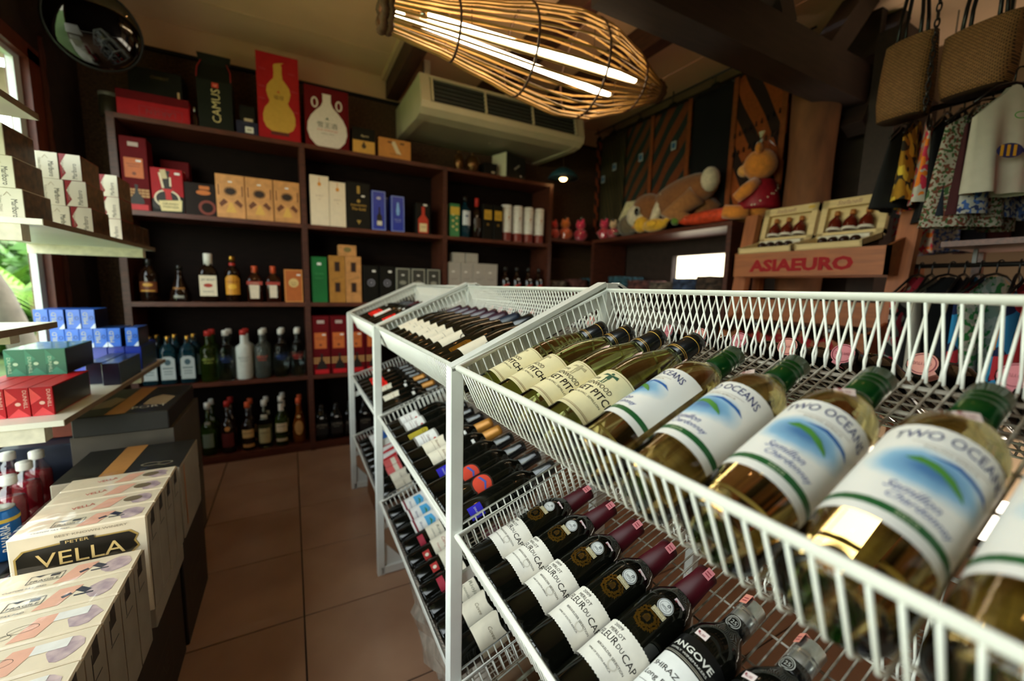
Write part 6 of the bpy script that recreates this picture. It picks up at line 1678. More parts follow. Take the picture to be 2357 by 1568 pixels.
# duck
t = empty('plush_duck', (2.472, 2.375, ZT), math.radians(90))
tag(t, 'yellow plush duck lying between the grey ball and the carrot', 'soft toy', GTOY)
obj('body', MB().ball((-0.02, 0, 0.050), (0.12, 0.055, 0.050), 16).mesh(p_yel, True), t)
hd = obj('head', MB().ball((0.115, 0.0, 0.072), (0.064, 0.058, 0.066), 16).mesh(p_yel, True), t)
obj('beak', MB().ball((0.180, 0.0, 0.058), (0.030, 0.030, 0.012), 10).mesh(p_or, True), hd)
obj('eye', MB().ball((0.135, 0.052, 0.085), 0.007, 8).mesh(m_eye, True), hd)
obj('wing', MB().ball((-0.03, 0.052, 0.055), (0.06, 0.014, 0.030), 10).mesh(p_yel, True), t)
obj('tail', MB().tube([(-0.11, 0, 0.06), (-0.165, 0, 0.085)], [0.030, 0.010], 8).mesh(p_yel, True), t)
t = empty('plush_seal', (2.50, 2.665, ZT))
tag(t, 'round grey plush toy beside the yellow duck', 'soft toy', GTOY)
obj('body', MB().ball((0, 0, 0.085), (0.075, 0.105, 0.085), 18).mesh(p_gry, True), t)
obj('belly_seam', MB().tube([(-0.075 * math.cos(a), 0.01, 0.085 + 0.086 * math.sin(a)) for a in [-1.3 + 0.26 * i for i in range(11)]], 0.003, 6).mesh(plush('dark_grey', '#3c342a'), True), t)
for s in (-1, 1):
    obj('flipper', MB().ball((-0.03, s * 0.10, 0.03), (0.03, 0.04, 0.012), 10).mesh(p_gry, True), t)
# small wrapped toys toward the corner
for i, (x, y, r, c, lab) in enumerate(((2.50, 2.845, 0.050, '#b83a48', 'small red and cream plush doll in a film bag'), (2.52, 2.985, 0.060, '#c4243c', 'pink-red plush doll in film nearer the corner'), (2.245, 3.20, 0.065, '#d85a24', 'bagged orange plush ball on the corner shelf'), (2.105, 3.18, 0.055, '#d2402a', 'bagged red-orange plush ball beside the whisky tubes'), (2.395, 3.17, 0.065, '#c22846', 'bagged crimson plush toy in the shelf corner'))):
    t = empty('bagged_toy', (x, y, 1.6005 if y > 3.05 else ZT))
    tag(t, lab, 'soft toy', GTOY)
    obj('body', MB().ball((0, 0, r * 0.9), (r, r, r * 0.9), 14).mesh(plush('bag%d' % i, c), True), t)
    obj('head', MB().ball((-r * 0.2, -r * 0.2, r * 2.2), (r * 0.72, r * 0.72, r * 0.62), 14).mesh(plush('head%d' % i, ('#d8b48c', '#e0305a', '#d8702c', '#c8302c', '#e8305c')[i]), True), t)
    for s in (-1, 1):
        obj('arm', MB().ball((-r * 0.3, s * r * 0.95, r * 1.1), (r * 0.3, r * 0.42, r * 0.28), 10).mesh(plush('arm%d' % i, c), True), t)
        obj('ear', MB().ball((-r * 0.1, s * r * 0.55, r * 2.75), (r * 0.24, r * 0.24, r * 0.34), 10).mesh(MATS['plush_head%d' % i], True), t)
    v, f = lathe_geo([(r * 1.08, r * 0.3), (r * 1.12, r * 1.2), (r * 0.95, r * 2.3), (r * 0.5, r * 2.9), (r * 0.2, r * 3.05), (r * 0.4, r * 3.4)], 16)
    rr = random.Random(i)
    obj('film_bag', mesh([(p[0] * rr.uniform(.95, 1.07), p[1] * rr.uniform(.95, 1.07), p[2]) for p in v], f[:-2], m_bagfilm, True), t)


# folded clothes on the shelves under the toys
def folded(w, d, h, m, seed):
    r = random.Random(seed)
    b_ = MB()
    n_ = 4
    for i in range(n_):
        z0 = h * i / n_
        pts = []
        for j in range(16):
            a = 2 * PI * j / 16
            e = 5
            kx = 1 / (abs(math.cos(a)) ** e + abs(math.sin(a)) ** e) ** (1 / e)
            pts.append((math.cos(a) * kx * w / 2 * r.uniform(0.94, 1.04), math.sin(a) * kx * d / 2 * r.uniform(0.94, 1.04)))
        v_ = [(x, y, z0) for x, y in pts] + [(x * 1.02, y * 1.02, z0 + h / n_ * 0.5) for x, y in pts] + [(x, y, z0 + h / n_ * 0.98 + r.uniform(0, .004)) for x, y in pts]
        f_ = [(j + q * 16, (j + 1) % 16 + q * 16, (j + 1) % 16 + (q + 1) * 16, j + (q + 1) * 16) for q in range(2) for j in range(16)] + [tuple(range(15, -1, -1)), tuple(range(32, 48))]
        b_.add(v_, f_)
    return b_.mesh(m, True)


cl_m = [mat('cloth_%d' % i, c, 0.9, var=0.7, scale=28, col2=c2) for i, (c, c2) in enumerate((('#16140f', '#5a4638'), ('#22263a', '#4a5a78'), ('#141414', '#8a7a68'), ('#3a1c22', '#7a4a44'), ('#1a2a2c', '#3c6a78')))]
for i, y in enumerate((1.86, 2.06, 2.28, 2.52, 2.76)):
    tag(obj('folded_garment', folded(0.30, 0.19, (0.10, 0.085, 0.06, 0.075, 0.11)[i], cl_m[i % 5], i), None, T(2.60, y, 1.1655)), 'stack of dark folded cloth under the toys, %s from the wooden stand' % ORD[i], 'clothes', 'folded clothes under the toys')
for i, x in enumerate((2.16, 2.40, 2.62)):
    tag(obj('folded_garment', folded(0.20, 0.22, 0.13 + 0.02 * i, cl_m[(i + 2) % 5], 20 + i), None, T(x, 3.24, 1.1005)), 'stack of folded cloth on the corner shelf, %s from the liquor unit' % ORD[i], 'clothes', 'folded clothes under the toys')

# small teal spot lamp in the corner
sl = empty('spot_lamp', (2.06, 3.00, 2.062))
tag(sl, 'small teal spotlight with glowing bulb above the corner shelf', 'lamp')
obj('shade', MB().lathe([(0.125, 0.018), (0.13, 0.022), (0.10, 0.06), (0.05, 0.095), (0.02, 0.11), (0, 0.11)], 24).mesh(mat('teal_enamel', '#1f4a55', 0.35, var=0.1), True), sl)
obj('bulb', MB().ball((0, 0, 0.022), (0.032, 0.032, 0.026), 14).mesh(mat('warm_bulb', '#ffffff', 0.4, emit='#ffc27a', emit_s=22.0), True), sl)
obj('cord', MB().tube([(0, 0, 0.11), (0, 0.02, 0.40), (0, 0.04, 0.638)], 0.003, 6).mesh(m_rat_d), sl)

# ================================================================ cloths hanging from the rod
rod = empty('clothes_rod', (2.685, 2.45, 2.665))
tag(rod, 'thin dark rod under the ceiling that holds the hanging cloths', 'rod')
obj('bar', MB().tube([(0, -1.0, 0), (0, 0.94, 0)], 0.007, 8).mesh(MATS['black_rubber'], True), rod)
for y in (-0.9, 0.0, 0.9):
    obj('rod_hook', MB().tube([(0, y, 0), (0, y, 0.034)], 0.004, 6).mesh(MATS['black_rubber'], True), rod)


def stripe_mat(name, c1, c2, scale, ang, c3=None, rough=0.9):
    m = mat(name, c1, rough, var=0.15, scale=60, bump=0.1)
    nt = m.node_tree
    b_ = nt.nodes['Principled BSDF']
    old = b_.inputs['Base Color'].links[0].from_socket
    tc = nt.nodes.new('ShaderNodeTexCoord')
    mp = nt.nodes.new('ShaderNodeMapping')
    mp.inputs['Rotation'].default_value = (ang, 0, 0)
    wv = nt.nodes.new('ShaderNodeTexWave')
    wv.bands_direction = 'Y'
    wv.inputs['Scale'].default_value = scale
    wv.inputs['Distortion'].default_value = 0.6
    rp = nt.nodes.new('ShaderNodeValToRGB')
    rp.color_ramp.interpolation = 'CONSTANT'
    rp.color_ramp.elements[0].color = (0, 0, 0, 1)
    rp.color_ramp.elements[1].position = 0.55
    rp.color_ramp.elements[1].color = (1, 1, 1, 1)
    mx = nt.nodes.new('ShaderNodeMix')
    mx.data_type = 'RGBA'
    mx.inputs[7].default_value = (*lin(c2), 1)
    nt.links.new(tc.outputs['Object'], mp.inputs[0])
    nt.links.new(mp.outputs[0], wv.inputs['Vector'])
    nt.links.new(wv.outputs['Fac'], rp.inputs[0])
    nt.links.new(rp.outputs[0], mx.inputs['Factor'])
    nt.links.new(old, mx.inputs[6])
    nt.links.new(mx.outputs[2], b_.inputs['Base Color'])
    return m


def cloth(w, h, m, seed, amp=0.018, taper=0.0, fold=5.0, thick=0.006, jag=0.0, lean=0.0):
    """hanging cloth: local y across, z down from 0, real thickness"""
    r = random.Random(seed)
    ny, nz = 22, 14
    ph = r.uniform(0, 6)
    v = []
    for s in (0, 1):
        for i in range(ny + 1):
            for j in range(nz + 1):
                t_, u = i / ny - 0.5, j / nz
                a = amp * (0.35 + 0.65 * u)
                x = a * math.sin(fold * 2 * PI * t_ * 0.5 + ph + u * 0.6) + a * 0.4 * math.sin(11 * t_ + ph * 2) + s * thick + lean * max(0.0, u - 0.35) / 0.65
                v.append((x, t_ * w * (1 + taper * u), -h * u - (jag * (i % 2) if j == nz else 0)))
    m1 = (ny + 1) * (nz + 1)
    f = []
    for i in range(ny):
        for j in range(nz):
            a = i * (nz + 1) + j
            f.append((a, a + 1, a + nz + 2, a + nz + 1))
            f.append((m1 + a, m1 + a + nz + 1, m1 + a + nz + 2, m1 + a + 1))
    for i in range(ny):
        a = i * (nz + 1)
        f.append((a, a + nz + 1, m1 + a + nz + 1, m1 + a))
        b_ = a + nz
        f.append((b_, m1 + b_, m1 + b_ + nz + 1, b_ + nz + 1))
    for j in range(nz):
        f.append((j, m1 + j, m1 + j + 1, j + 1))
        a = ny * (nz + 1) + j
        f.append((a, a + 1, m1 + a + 1, m1 + a))
    return mesh(v, f, m, True)


def lx(z):
    return 0.0


m_hang = mat('black_hanger', '#0e0c0a', 0.35)


def hanger(w, parent):
    obj('hanger', MB().tube([(0, -w / 2, -0.012), (0, -w * 0.36, 0.012), (0, -w * 0.15, 0.010), (0, -0.02, 0.032), (0, 0, 0.036), (0, 0.02, 0.032), (0, w * 0.15, 0.010), (0, w * 0.36, 0.012), (0, w / 2, -0.012)], 0.0085, 7).mesh(m_hang, True), parent)
    obj('hanger_hook', MB().tube([(0, 0, 0.036), (0, 0.004, 0.060)] + [(0, 0.012 - 0.014 * math.cos(a), 0.072 + 0.014 * math.sin(a)) for a in [0.0, 0.6, 1.2, 1.8, 2.4, 3.0]], 0.0035, 6).mesh(m_hang, True), parent)


s1 = stripe_mat('batik_orange', '#8a3c1a', '#2a1710', 5.0, 0.5)
s2 = stripe_mat('batik_dark', '#2a2a1a', '#4a3a1e', 9.0, 0.2)
s3 = stripe_mat('diagonal_stripe', '#6a3a1e', '#22302a', 3.2, -0.62)
s4 = stripe_mat('diagonal_stripe_wide', '#7a3c1e', '#26302c', 2.6, -0.62)
s6 = stripe_mat('rust_weave', '#9a4a1c', '#2a1610', 2.2, 0.45)
m_blackc = mat('black_jersey', '#0b0a0a', 0.95)
for i, (ya, yb, m, lab, extra) in enumerate(((3.375, 3.31, s1, 'orange batik cloth hanging nearest the back corner', 0.0), (3.30, 2.97, s2, 'dark patterned cloth with white price tags', 0.0), (2.955, 2.66, s3, 'narrow diagonal-striped cloth between the dark and the wide one', 0.0), (2.655, 2.27, s4, 'wide brown and green diagonal-striped cloth', 0.0),
                                             (2.255, 1.93, m_blackc, 'plain black top on a scrolled hanger', 0.0), (1.925, 1.575, s6, 'rust-orange cloth with dark diagonal bands and fringe', 0.05))):
    w = ya - yb
    t = empty('hanging_cloth', (2.70, (ya + yb) / 2, 2.585))
    tag(t, lab, 'cloth', 'cloths hanging on the rod')
    obj('cloth', cloth(w, 0.86, m, i + 3, 0.012, 0.05, 3.0), t)
    hanger(w, t)
    if i in (3, 5):
        for s in (-1, 1):
            obj('edge_band', cloth(0.03, 0.86, mat('rust_band', '#8a4620', 0.9), i + 30, 0.004, 0, 1), t, T(-0.018, s * (w / 2 - 0.01), 0))
    if i in (1, 2, 3):
        for s, zz in ((-0.06, -0.30), (0.09, -0.38))[: (2 if i == 1 else 1)]:
            tg = obj('price_tag', MB().box(-0.028 + lx(zz), -0.026 + lx(zz), s - 0.024, s + 0.024, zz - 0.032, zz + 0.032).mesh(ink('#b4bcc0')), t)
            obj('tag_print', MB().box(-0.0305 + lx(zz), -0.0285 + lx(zz), s - 0.015, s + 0.015, zz - 0.020, zz + 0.020).mesh(ink('#3a6a98')), tg)
    if i == 5:
        for row_, zz in enumerate((-0.30, -0.42)):
            for k in range(9):
                obj('tassel', MB().tube([(-0.024 + lx(zz), -w / 2 + 0.03 + k * 0.036, zz - 0.02 * k * 0.4), (-0.024 + lx(zz - 0.03), -w / 2 + 0.03 + k * 0.036, zz - 0.03 - 0.02 * k * 0.4)], [0.003, 0.006], 5).mesh(m_blackc), t)

# ================================================================ wooden ASIAEURO display stand
m_pine = mat('pine_board', '#94552b', 0.55, var=0.2, scale=10, stretch=(6, 0.7, 6), bump=0.05)
m_pine2 = mat('pine_post', '#96552e', 0.55, var=0.2, scale=10, stretch=(6, 6, 0.7), bump=0.05)
st = empty('wine_stand', (2.25, 1.15, 0))
tag(st, 'pine display stand with large red lettering on its trays', 'display stand')
for y in (-0.345, 0.365):
    p0, p1 = Vector((-0.14, y, 0.0)), Vector((0.13, y, 1.60))
    d = p1 - p0
    obj('post', MB().box(-0.035, 0.035, -0.022, 0.022, 0, d.length).mesh(m_pine2), st, Matrix.Translation(p0) @ d.to_track_quat('Z', 'Y').to_matrix().to_4x4())
    obj('rear_leg', MB().box(0.20, 0.25, y - 0.02, y + 0.02, 0, 1.30).mesh(m_pine2), st)
mirrory = Matrix(((0, 0, -1, 0), (-1, 0, 0, 0), (0, 1, 0, 0), (0, 0, 0, 1)))   # print plane facing -X, reading toward -Y
for zz, xo, nm in ((1.250, -0.05, 'tray_front'), (0.880, -0.13, 'lower_tray_front')):
    fb = obj(nm, MB().box(xo - 0.011, xo + 0.011, -0.345, 0.345, zz, zz + 0.122).mesh(m_pine), st)
    obj('lettering', flat_mesh(text2d('ASIAEURO', 0.47, 0.064, bold=0.05), ink('#8c0a10', 0.8), Matrix.Translation((xo - 0.0115, 0.01, zz + 0.055)) @ mirrory, 0.0005), fb)
    obj('tray_floor', MB().box(xo + 0.011, xo + 0.26, -0.340, 0.340, zz, zz + 0.014).mesh(m_pine), st)
    for y in (-0.345, 0.333):
        v = [(xo - 0.011, y, zz), (xo + 0.25, y, zz), (xo + 0.25, y, zz + 0.20), (xo - 0.011, y, zz + 0.122)]
        v += [(a, b_ + 0.012, c) for a, b_, c in v]
        obj('tray_side', mesh(v, [(0, 1, 2, 3), (7, 6, 5, 4), (0, 4, 5, 1), (1, 5, 6, 2), (2, 6, 7, 3), (3, 7, 4, 0)], m_pine), st)
obj('cross_board', MB().box(0.03, 0.05, -0.345, 0.345, 1.02, 1.13).mesh(m_pine), st)
# two opened gift boxes on the upper tray
m_gb = mat('gift_box_wood', '#d2b985', 0.5, var=0.12, scale=10, stretch=(5, 0.8, 5))
m_gbd = mat('gift_box_inside', '#8a7650', 0.6, var=0.15)
m_syr = mat('syrup_bottle', '#5a1c10', 0.08, var=0.1)
for i, yc in enumerate((1.338, 1.045)):
    W = 0.275
    gb = empty('gift_box', (2.205, yc, 1.3725))
    tag(gb, ['opened wooden gift box with little bottles, beside the soft toys', 'opened wooden gift box with little bottles, nearer the clothes'][i], 'gift box', 'gift boxes on the wooden stand')
    # lower tray: slopes up to the back; lid stands behind
    a = math.radians(14)
    Mt = Matrix.Rotation(-a, 4, 'Y')
    obj('tray', MB().box(0, 0.19, -W / 2, W / 2, 0, 0.008).box(0, 0.010, -W / 2, W / 2, 0, 0.030).box(0.18, 0.19, -W / 2, W / 2, 0, 0.035).box(0, 0.19, -W / 2, -W / 2 + 0.010, 0, 0.033).box(0, 0.19, W / 2 - 0.010, W / 2, 0, 0.033).mesh(m_gb), gb, Mt)
    for k in range(4):
        obj('chocolate', MB().ball((0.09, -0.075 + k * 0.045, 0.026), (0.026, 0.020, 0.018), 10, Mt).mesh(mat('chocolate', '#2a140c', 0.35), True), gb)
    obj('price_card', MB().box(0.03, 0.06, -0.11, 0.02, 0.012, 0.016, Mt).mesh(ink('#a87a68')), gb)
    obj('white_insert', MB().box(0.145, 0.175, -0.105, 0.105, 0.014, 0.040, Mt).mesh(ink('#d9d2bd')), gb)
    Ml = Matrix.Translation((0.175, 0, 0.075)) @ Matrix.Rotation(math.radians(12), 4, 'Y')
    lid = obj('lid', MB().box(0.028, 0.034, -W / 2, W / 2, 0, 0.19).box(0, 0.034, -W / 2, W / 2, 0.150, 0.19).box(0, 0.034, -W / 2, W / 2, 0, 0.022).box(0, 0.034, -W / 2, -W / 2 + 0.028, 0, 0.19).box(0, 0.034, W / 2 - 0.028, W / 2, 0, 0.19).mesh(m_gb), gb, Ml)
    obj('lid_lettering', flat_mesh(text2d('Stefanelli', 0.10, 0.022, 0.25), ink('#8a5a58'), Matrix.Translation((0, 0.02, 0.170)) @ mirrory, 0.0006), lid)
    obj('lid_sticker', flat_mesh(rect2d(0.03, 0.014), ink('#c9a23c'), Matrix.Translation((0, -0.105, 0.172)) @ mirrory, 0.0006), lid)
    for k in range(3):
        bt = obj('mini_bottle', MB().lathe([(0, 0), (0.026, 0), (0.030, 0.012), (0.028, 0.045), (0.014, 0.066), (0.009, 0.072), (0.009, 0.094), (0, 0.094)], 14).mesh(m_syr, True), gb, Ml @ Matrix.Translation((0.006, -0.065 + k * 0.065, 0.030)))
        obj('cap', MB().lathe([(0.012, 0.076), (0.012, 0.098), (0, 0.098)], 12).mesh(mat('amber_cap', '#a8662c', 0.4), True), bt)
        obj('doily', MB().lathe([(0.034, 0.0), (0.034, 0.006), (0.028, 0.014), (0, 0.014)], 12).mesh(ink('#d8d0c0'), True), bt)
# bottles on the lower tray
for k in range(6):
    K_blk.place(Matrix.Translation((2.27, 1.42 - k * 0.105, 0.945)) @ Matrix.Rotation(-PI / 2 + 0.25, 4, 'Y'), 'dark wine bottle lying in the lower tray of the pine stand, %s from the toys' % ORD[k], 'wine bottle', 'wine bottles on the pine stand')

# ================================================================ clothes rails, bags and chain
def garment(w, h, m, seed, sleeves=True):
    """shirt seen hanging on its hanger: local x across the shoulders, z down"""
    r = random.Random(seed)
    b_ = MB()
    nx, nz = 16, 12
    ph = r.uniform(0, 6)
    v = []
    for s in (-1, 1):
        for i in range(nx + 1):
            for j in range(nz + 1):
                t_, u = i / nx - 0.5, j / nz
                top = -0.10 * abs(t_) * 2 * (1 if abs(t_) > 0.12 else 0.3)
                zz = top * (1 - u) - h * u
                th = (0.010 + 0.030 * u) * (1 - (2 * t_) ** 4 * 0.8)
                y = s * th + 0.020 * u * math.sin(7 * t_ + ph) + 0.012 * u * math.sin(17 * t_ + 2 * ph)
                v.append((t_ * w * (0.92 + 0.08 * u), y, zz))
    m1 = (nx + 1) * (nz + 1)
    f = []
    for i in range(nx):
        for j in range(nz):
            a = i * (nz + 1) + j
            f.append((a, a + nz + 1, a + nz + 2, a + 1))
            f.append((m1 + a, m1 + a + 1, m1 + a + nz + 2, m1 + a + nz + 1))
    for j in range(nz):
        f.append((j, j + 1, m1 + j + 1, m1 + j))
        a = nx * (nz + 1) + j
        f.append((a, m1 + a, m1 + a + 1, a + 1))
    b_.add(v, f)
    return mesh(b_.v, b_.f, m, True)


def print_mat(name, base, c1, c2, scale, thr=0.52):
    m = mat(name, base, 0.9, var=0.08, scale=60)
    nt = m.node_tree
    b_ = nt.nodes['Principled BSDF']
    prev = b_.inputs['Base Color'].links[0].from_socket
    tc = nt.nodes.new('ShaderNodeTexCoord')
    for c, sd, th in ((c1, 0.0, thr), (c2, 7.3, thr + 0.06)):
        nz = nt.nodes.new('ShaderNodeTexNoise')
        nz.noise_dimensions = '4D'
        nz.inputs['W'].default_value = sd
        nz.inputs['Scale'].default_value = scale
        nz.inputs['Detail'].default_value = 0.5
        rp = nt.nodes.new('ShaderNodeValToRGB')
        rp.color_ramp.interpolation = 'CONSTANT'
        rp.color_ramp.elements[0].color = (0, 0, 0, 1)
        rp.color_ramp.elements[1].position = th
        rp.color_ramp.elements[1].color = (1, 1, 1, 1)
        mx = nt.nodes.new('ShaderNodeMix')
        mx.data_type = 'RGBA'
        mx.inputs[7].default_value = (*lin(c), 1)
        nt.links.new(tc.outputs['Object'], nz.inputs['Vector'])
        nt.links.new(nz.outputs['Fac'], rp.inputs[0])
        nt.links.new(rp.outputs[0], mx.inputs['Factor'])
        nt.links.new(prev, mx.inputs[6])
        nt.links.new(mx.outputs[2], b_.inputs['Base Color'])
        prev = mx.outputs[2]
    return m


GCU, GCL = 'shirts on the upper clothes rail', 'shirts on the lower clothes rail'
pm = {
    'flower': print_mat('print_flower', '#b8b3a8', '#c8304e', '#e07a24', 34),
    'yellow': print_mat('print_yellow', '#a0741a', '#2a2418', '#d8b83c', 24),
    'dark': mat('shirt_dark', '#121214', 0.9), 'navy': mat('shirt_navy', '#141a2a', 0.9), 'maroon': mat('shirt_maroon', '#3a1218', 0.9),
    'brown_dots': print_mat('print_brown_dots', '#a39d90', '#6a3a2a', '#3a5a34', 90),
    'blue_print': print_mat('print_blue', '#9c9c98', '#3a5a98', '#22305a', 70, 0.52),
    'fish': mat('shirt_white', '#b4b0a2', 0.9, var=0.05), 'bw': print_mat('print_black_white', '#9a9a94', '#1c1c1e', '#c8344a', 22, 0.47),
    'green': print_mat('print_green_leaf', '#b0b0a4', '#2a7a3c', '#8a9a8a', 40, 0.5), 'red': mat('shirt_red', '#8c121a', 0.9), 'blue_red': print_mat('print_blue_red', '#14244c', '#2a8ac0', '#c0303a', 9), 'orange': print_mat('print_orange', '#1c2c50', '#d88a34', '#3aa0d0', 9),
}
ur = empty('clothes_rail', (2.36, 0.45, 1.895))
tag(ur, 'dark upper clothes rail holding the patterned shirts', 'clothes rail', 'clothes rails')
obj('bar', MB().tube([(0, -0.75, 0.035), (0, 0.50, 0.035)], 0.012, 10).mesh(m_hang, True), ur)
for y in (-0.70, 0.16):
    obj('ceiling_rod', MB().box(-0.008, 0.008, y - 0.008, y + 0.008, 0.03, 0.805).mesh(m_hang), ur)
obj('base_shelf', MB().box(-0.18, 0.20, -0.70, 0.20, -0.545, -0.525).mesh(m_woodx), ur)
obj('shelf_post', MB().box(0.17, 0.20, -0.70, -0.67, -1.895, -0.545).mesh(m_woodx), ur)
obj('shelf_post', MB().box(0.17, 0.20, 0.17, 0.20, -1.895, -0.545).mesh(m_woodx), ur)
for i, (y, key, h, rz, x, lab) in enumerate(((0.865, 'dark', 0.36, 0.1, 2.36, 'black shirt at the stand end of the upper rail'), (0.825, 'yellow', 0.34, 0.15, 2.34, 'mustard yellow patterned shirt on the upper rail'), (0.785, 'flower', 0.36, 0.35, 2.33, 'white shirt with red and orange flowers on the upper rail'), (0.735, 'dark', 0.42, 0.1, 2.36, 'black shirt after the flowered one'), (0.695, 'navy', 0.42, 0.1, 2.36, 'navy shirt in the middle of the upper rail'), (0.655, 'maroon', 0.42, 0.15, 2.36, 'maroon shirt in the middle of the upper rail'),
                                             (0.610, 'brown_dots', 0.46, -0.35, 2.32, 'long white shirt with brown dots'), (0.578, 'blue_print', 0.42, -0.2, 2.36, 'white shirt with small blue print'), (0.535, 'fish', 0.36, -0.62, 2.21, 'white shirt with a navy striped fish print'), (0.430, 'bw', 0.40, 0.3, 2.32, 'black and white bold-print shirt'), (0.375, 'bw', 0.42, 0.2, 2.34, 'second bold-print shirt at the picture edge'), (0.32, 'dark', 0.42, 0.1, 2.36, 'black shirt beyond the bold prints'))):
    t = empty('hanging_shirt', (x, y, 1.885), rz)
    tag(t, lab, 'shirt', GCU)
    obj('fabric', garment(0.24 if key == 'fish' else 0.40, h, pm[key], i), t)
    hw = 0.6 if key == 'fish' else 1.0
    obj('hanger', MB().tube([(-0.19 * hw, 0, -0.085 * hw), (-0.05, 0, 0.0), (0, 0, 0.01), (0.05, 0, 0.0), (0.19 * hw, 0, -0.085 * hw)], 0.005, 6).mesh(m_hang, True), t)
    obj('hanger_hook', MB().tube([(0, 0, 0.01), (0, 0, 0.035)] + [(0.016 - 0.016 * math.cos(a), 0, 0.045 + 0.016 * math.sin(a)) for a in (0.2, 0.9, 1.6, 2.3, 3.0)], 0.0028, 6).mesh(m_hang, True), t)
    if key == 'fish':
        fish = join2d(at2d(ell2d(0.10, 0.06), 0, 0), at2d(poly2d([(0.04, 0), (0.085, 0.035), (0.085, -0.035)]), 0, 0))
        Mf = Matrix.Translation((-0.035, -0.062, -0.23)) @ Matrix.Scale(0.8, 4) @ Matrix.Rotation(PI / 2, 4, 'X')
        e = obj('fish_print', flat_mesh(fish, ink('#2a3060'), Mf), t)
        obj('fish_stripe', flat_mesh(join2d(*[at2d(rect2d(0.012, 0.045), -0.03 + q * 0.024, 0) for q in range(3)]), ink('#d8a02a'), Mf, 0.0015), e)
        obj('leaf_outline', flat_mesh(join2d(at2d(ring2d(0.06, 0.04, 0.005), 0.09, -0.06), at2d(ring2d(0.04, 0.06, 0.005), 0.10, 0.0), at2d(ring2d(0.05, 0.03, 0.004), 0.02, 0.14)), ink('#3a9a34'), Mf, 0.0012), t)
lr_ = empty('clothes_rail', (2.36, 0.40, 1.255))
tag(lr_, 'dark lower clothes rail behind the wire basket', 'clothes rail', 'clothes rails')
obj('bar', MB().tube([(0, -0.70, 0.035), (0, 0.48, 0.035)], 0.010, 10).mesh(m_hang, True), lr_)
for y in (-0.6, 0.2):
    obj('drop_rod', MB().box(-0.006, 0.006, y - 0.006, y + 0.006, 0.035, 0.095).mesh(m_hang), lr_)
for i, (y, key, lab) in enumerate(((0.755, 'bw', 'black and white shirt at the stand end of the lower rail'), (0.715, 'fish', 'plain white shirt on the lower rail'), (0.665, 'dark', 'black shirt on the lower rail'), (0.620, 'navy', 'navy shirt on the lower rail'), (0.578, 'blue_red', 'blue and red printed shirt on the lower rail'), (0.535, 'green', 'white shirt with green leaves on the lower rail'), (0.480, 'orange', 'navy shirt with turquoise and orange print on the lower rail'), (0.435, 'blue_red', 'second blue and red printed shirt on the lower rail'), (0.390, 'red', 'plain red shirt on the lower rail'), (0.345, 'flower', 'flowered shirt at the edge of the lower rail'))):
    t = empty('hanging_shirt', (2.35, y, 1.245), 0.22 * math.sin(i * 2.3) - 0.1)
    tag(t, lab, 'shirt', GCL)
    obj('fabric', garment(0.38, 0.46, pm[key], 40 + i), t)
    obj('hanger', MB().tube([(-0.18, 0, -0.08), (-0.05, 0, 0.0), (0, 0, 0.01), (0.05, 0, 0.0), (0.18, 0, -0.08)], 0.005, 6).mesh(m_hang, True), t)
    obj('hanger_hook', MB().tube([(0, 0, 0.01), (0, 0, 0.035)] + [(0.016 - 0.016 * math.cos(a), 0, 0.045 + 0.016 * math.sin(a)) for a in (0.2, 0.9, 1.6, 2.3, 3.0)], 0.0028, 6).mesh(m_hang, True), t)

# woven straw bags
m_straw = mat('straw_weave', '#8a6236', 0.8, var=0.25, scale=30, bump=0.2)
nt = m_straw.node_tree
ck = nt.nodes.new('ShaderNodeTexBrick')
ck.inputs['Scale'].default_value = 45
ck.inputs['Color1'].default_value = (*lin('#a07444'), 1)
ck.inputs['Color2'].default_value = (*lin('#8a6236'), 1)
ck.inputs['Mortar'].default_value = (*lin('#3a2614'), 1)
ck.inputs['Mortar Size'].default_value = 0.05
ck.inputs['Brick Width'].default_value = 0.5
ck.inputs['Row Height'].default_value = 0.25
tcn = nt.nodes.new('ShaderNodeTexCoord')
mpn = nt.nodes.new('ShaderNodeMapping')
sxn = nt.nodes.new('ShaderNodeSeparateXYZ')
cxn = nt.nodes.new('ShaderNodeCombineXYZ')
nt.links.new(tcn.outputs['Object'], sxn.inputs[0])
nt.links.new(sxn.outputs['Y'], cxn.inputs['X'])
nt.links.new(sxn.outputs['Z'], cxn.inputs['Y'])
nt.links.new(cxn.outputs[0], mpn.inputs[0])
nt.links.new(mpn.outputs[0], ck.inputs['Vector'])
nt.links.new(ck.outputs['Color'], nt.nodes['Principled BSDF'].inputs['Base Color'])
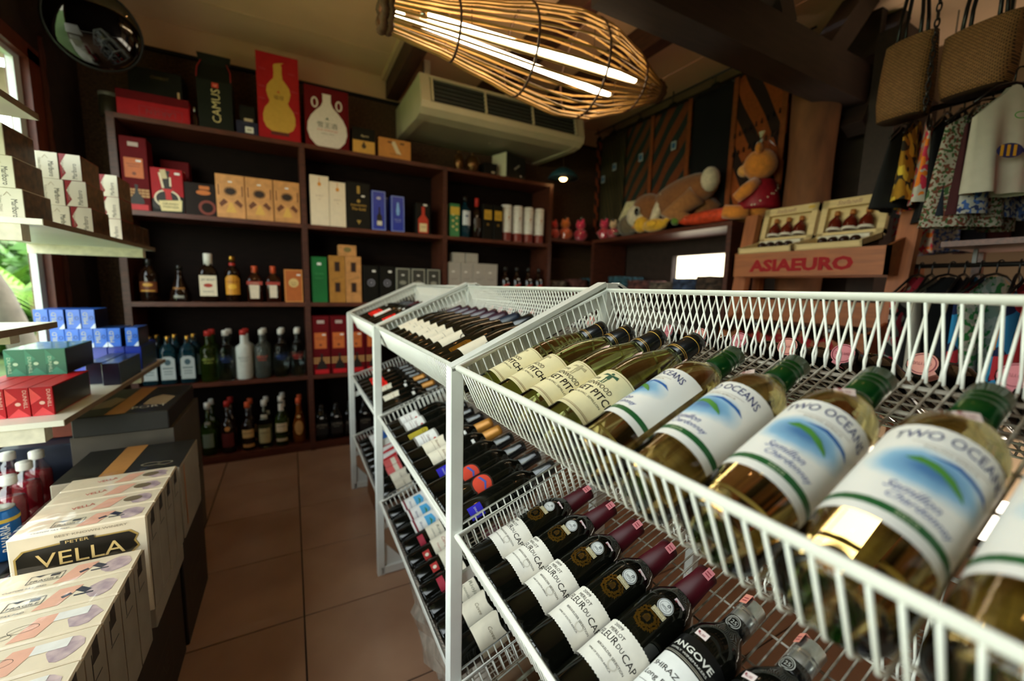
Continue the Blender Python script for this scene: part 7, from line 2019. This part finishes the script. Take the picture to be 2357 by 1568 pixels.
for i, (yc, z0, h, wt, wb, lab) in enumerate(((0.835, 1.875, 0.295, 0.155, 0.165, 'woven straw bag hanging beside the dark post'), (0.635, 1.900, 0.225, 0.20, 0.185, 'wider woven straw bag hanging above the shirts'))):
    t = empty('straw_bag', (2.22, yc, z0), -0.12)
    tag(t, lab, 'bag', 'straw bags hanging from the roof')
    pr_ = []
    v, f = [], []
    for q in range(9):
        u = q / 8
        w = wb + (wt - wb) * u
        dd = 0.05 * math.sin(PI * min(1, 0.15 + 0.55 * (1 - u))) + 0.012
        w *= 0.90 + 0.10 * min(1, u * 4)
        for j in range(24):
            a = 2 * PI * j / 24
            e = 4
            kx = 1 / (abs(math.cos(a)) ** e + abs(math.sin(a)) ** e) ** (1 / e)
            v.append((math.cos(a) * kx * dd, math.sin(a) * kx * w / 2, h * u))
    for q in range(8):
        for j in range(24):
            f.append((q * 24 + j, q * 24 + (j + 1) % 24, (q + 1) * 24 + (j + 1) % 24, (q + 1) * 24 + j))
    f.append(tuple(range(23, -1, -1)))
    obj('bag_body', mesh(v, f, m_straw, True), t)
    obj('rim_braid', MB().tube([(math.cos(a) * 0.030, math.sin(a) * wt * 0.5, h) for a in [2 * PI * j / 24 for j in range(24)]], 0.006, 6, closed=True).mesh(m_straw, True), t)
    for s in (-1, 1):
        obj('handle', MB().tube([(s * 0.026, -wt * 0.24, h - 0.03), (s * 0.02, -wt * 0.22, h + 0.08), (s * 0.008, -0.01, h + 0.33), (s * 0.008, 0.01, h + 0.33), (s * 0.02, wt * 0.22, h + 0.08), (s * 0.026, wt * 0.24, h - 0.03)], 0.0065, 7).mesh(m_hang, True), t)
        for q in (-1, 1):
            obj('handle_patch', MB().box(s * 0.030 - 0.004, s * 0.030 + 0.004, q * wt * 0.24 - 0.016, q * wt * 0.24 + 0.016, h - 0.05, h - 0.005).mesh(m_hang), t)
# iron chain
ch = empty('iron_chain', (2.16, 0.745, 1.86))
tag(ch, 'dark iron chain hanging between the straw bags', 'chain')
for k in range(26):
    rot = (k % 2) * PI / 2
    pts = [(0.007 * math.cos(a) * math.cos(rot), 0.007 * math.cos(a) * math.sin(rot), 0.016 + k * 0.027 + 0.017 * math.sin(a)) for a in [2 * PI * j / 12 for j in range(12)]]
    obj('link', MB().tube(pts, 0.0028, 5, closed=True).mesh(m_hang, True), ch)
# clothes and lamp in the room beyond the trunk
bl = empty('pendant_lamp', (3.2, 1.02, 2.02))
tag(bl, 'small bright lamp in the dim room beyond the trunk post', 'lamp')
obj('bulb', MB().ball((0, 0, 0), (0.035, 0.035, 0.02), 12).mesh(mat('cool_bulb', '#ffffff', 0.4, emit='#fff0d8', emit_s=12.0), True), bl)
obj('lamp_cap', MB().lathe([(0.04, 0.012), (0.03, 0.03), (0.0, 0.032)], 14).mesh(m_hang, True), bl)
obj('cord', MB().tube([(0, 0, 0.03), (0, 0, 0.66)], 0.003, 5).mesh(m_hang), bl)
for i in range(5):
    t = empty('hanging_shirt', (3.25, 1.10 - i * 0.09, 1.86), 0.9)
    tag(t, 'printed shirt in the dim room beyond the trunk, %s from the trunk' % ORD[i], 'shirt', 'shirts beyond the trunk')
    obj('fabric', garment(0.34, 0.45, pm[('flower', 'blue_print', 'navy', 'maroon', 'dark')[i]], 70 + i), t)
    obj('hanger', MB().tube([(-0.16, 0, -0.07), (0, 0, 0.01), (0.16, 0, -0.07)], 0.005, 6).mesh(m_hang, True), t)
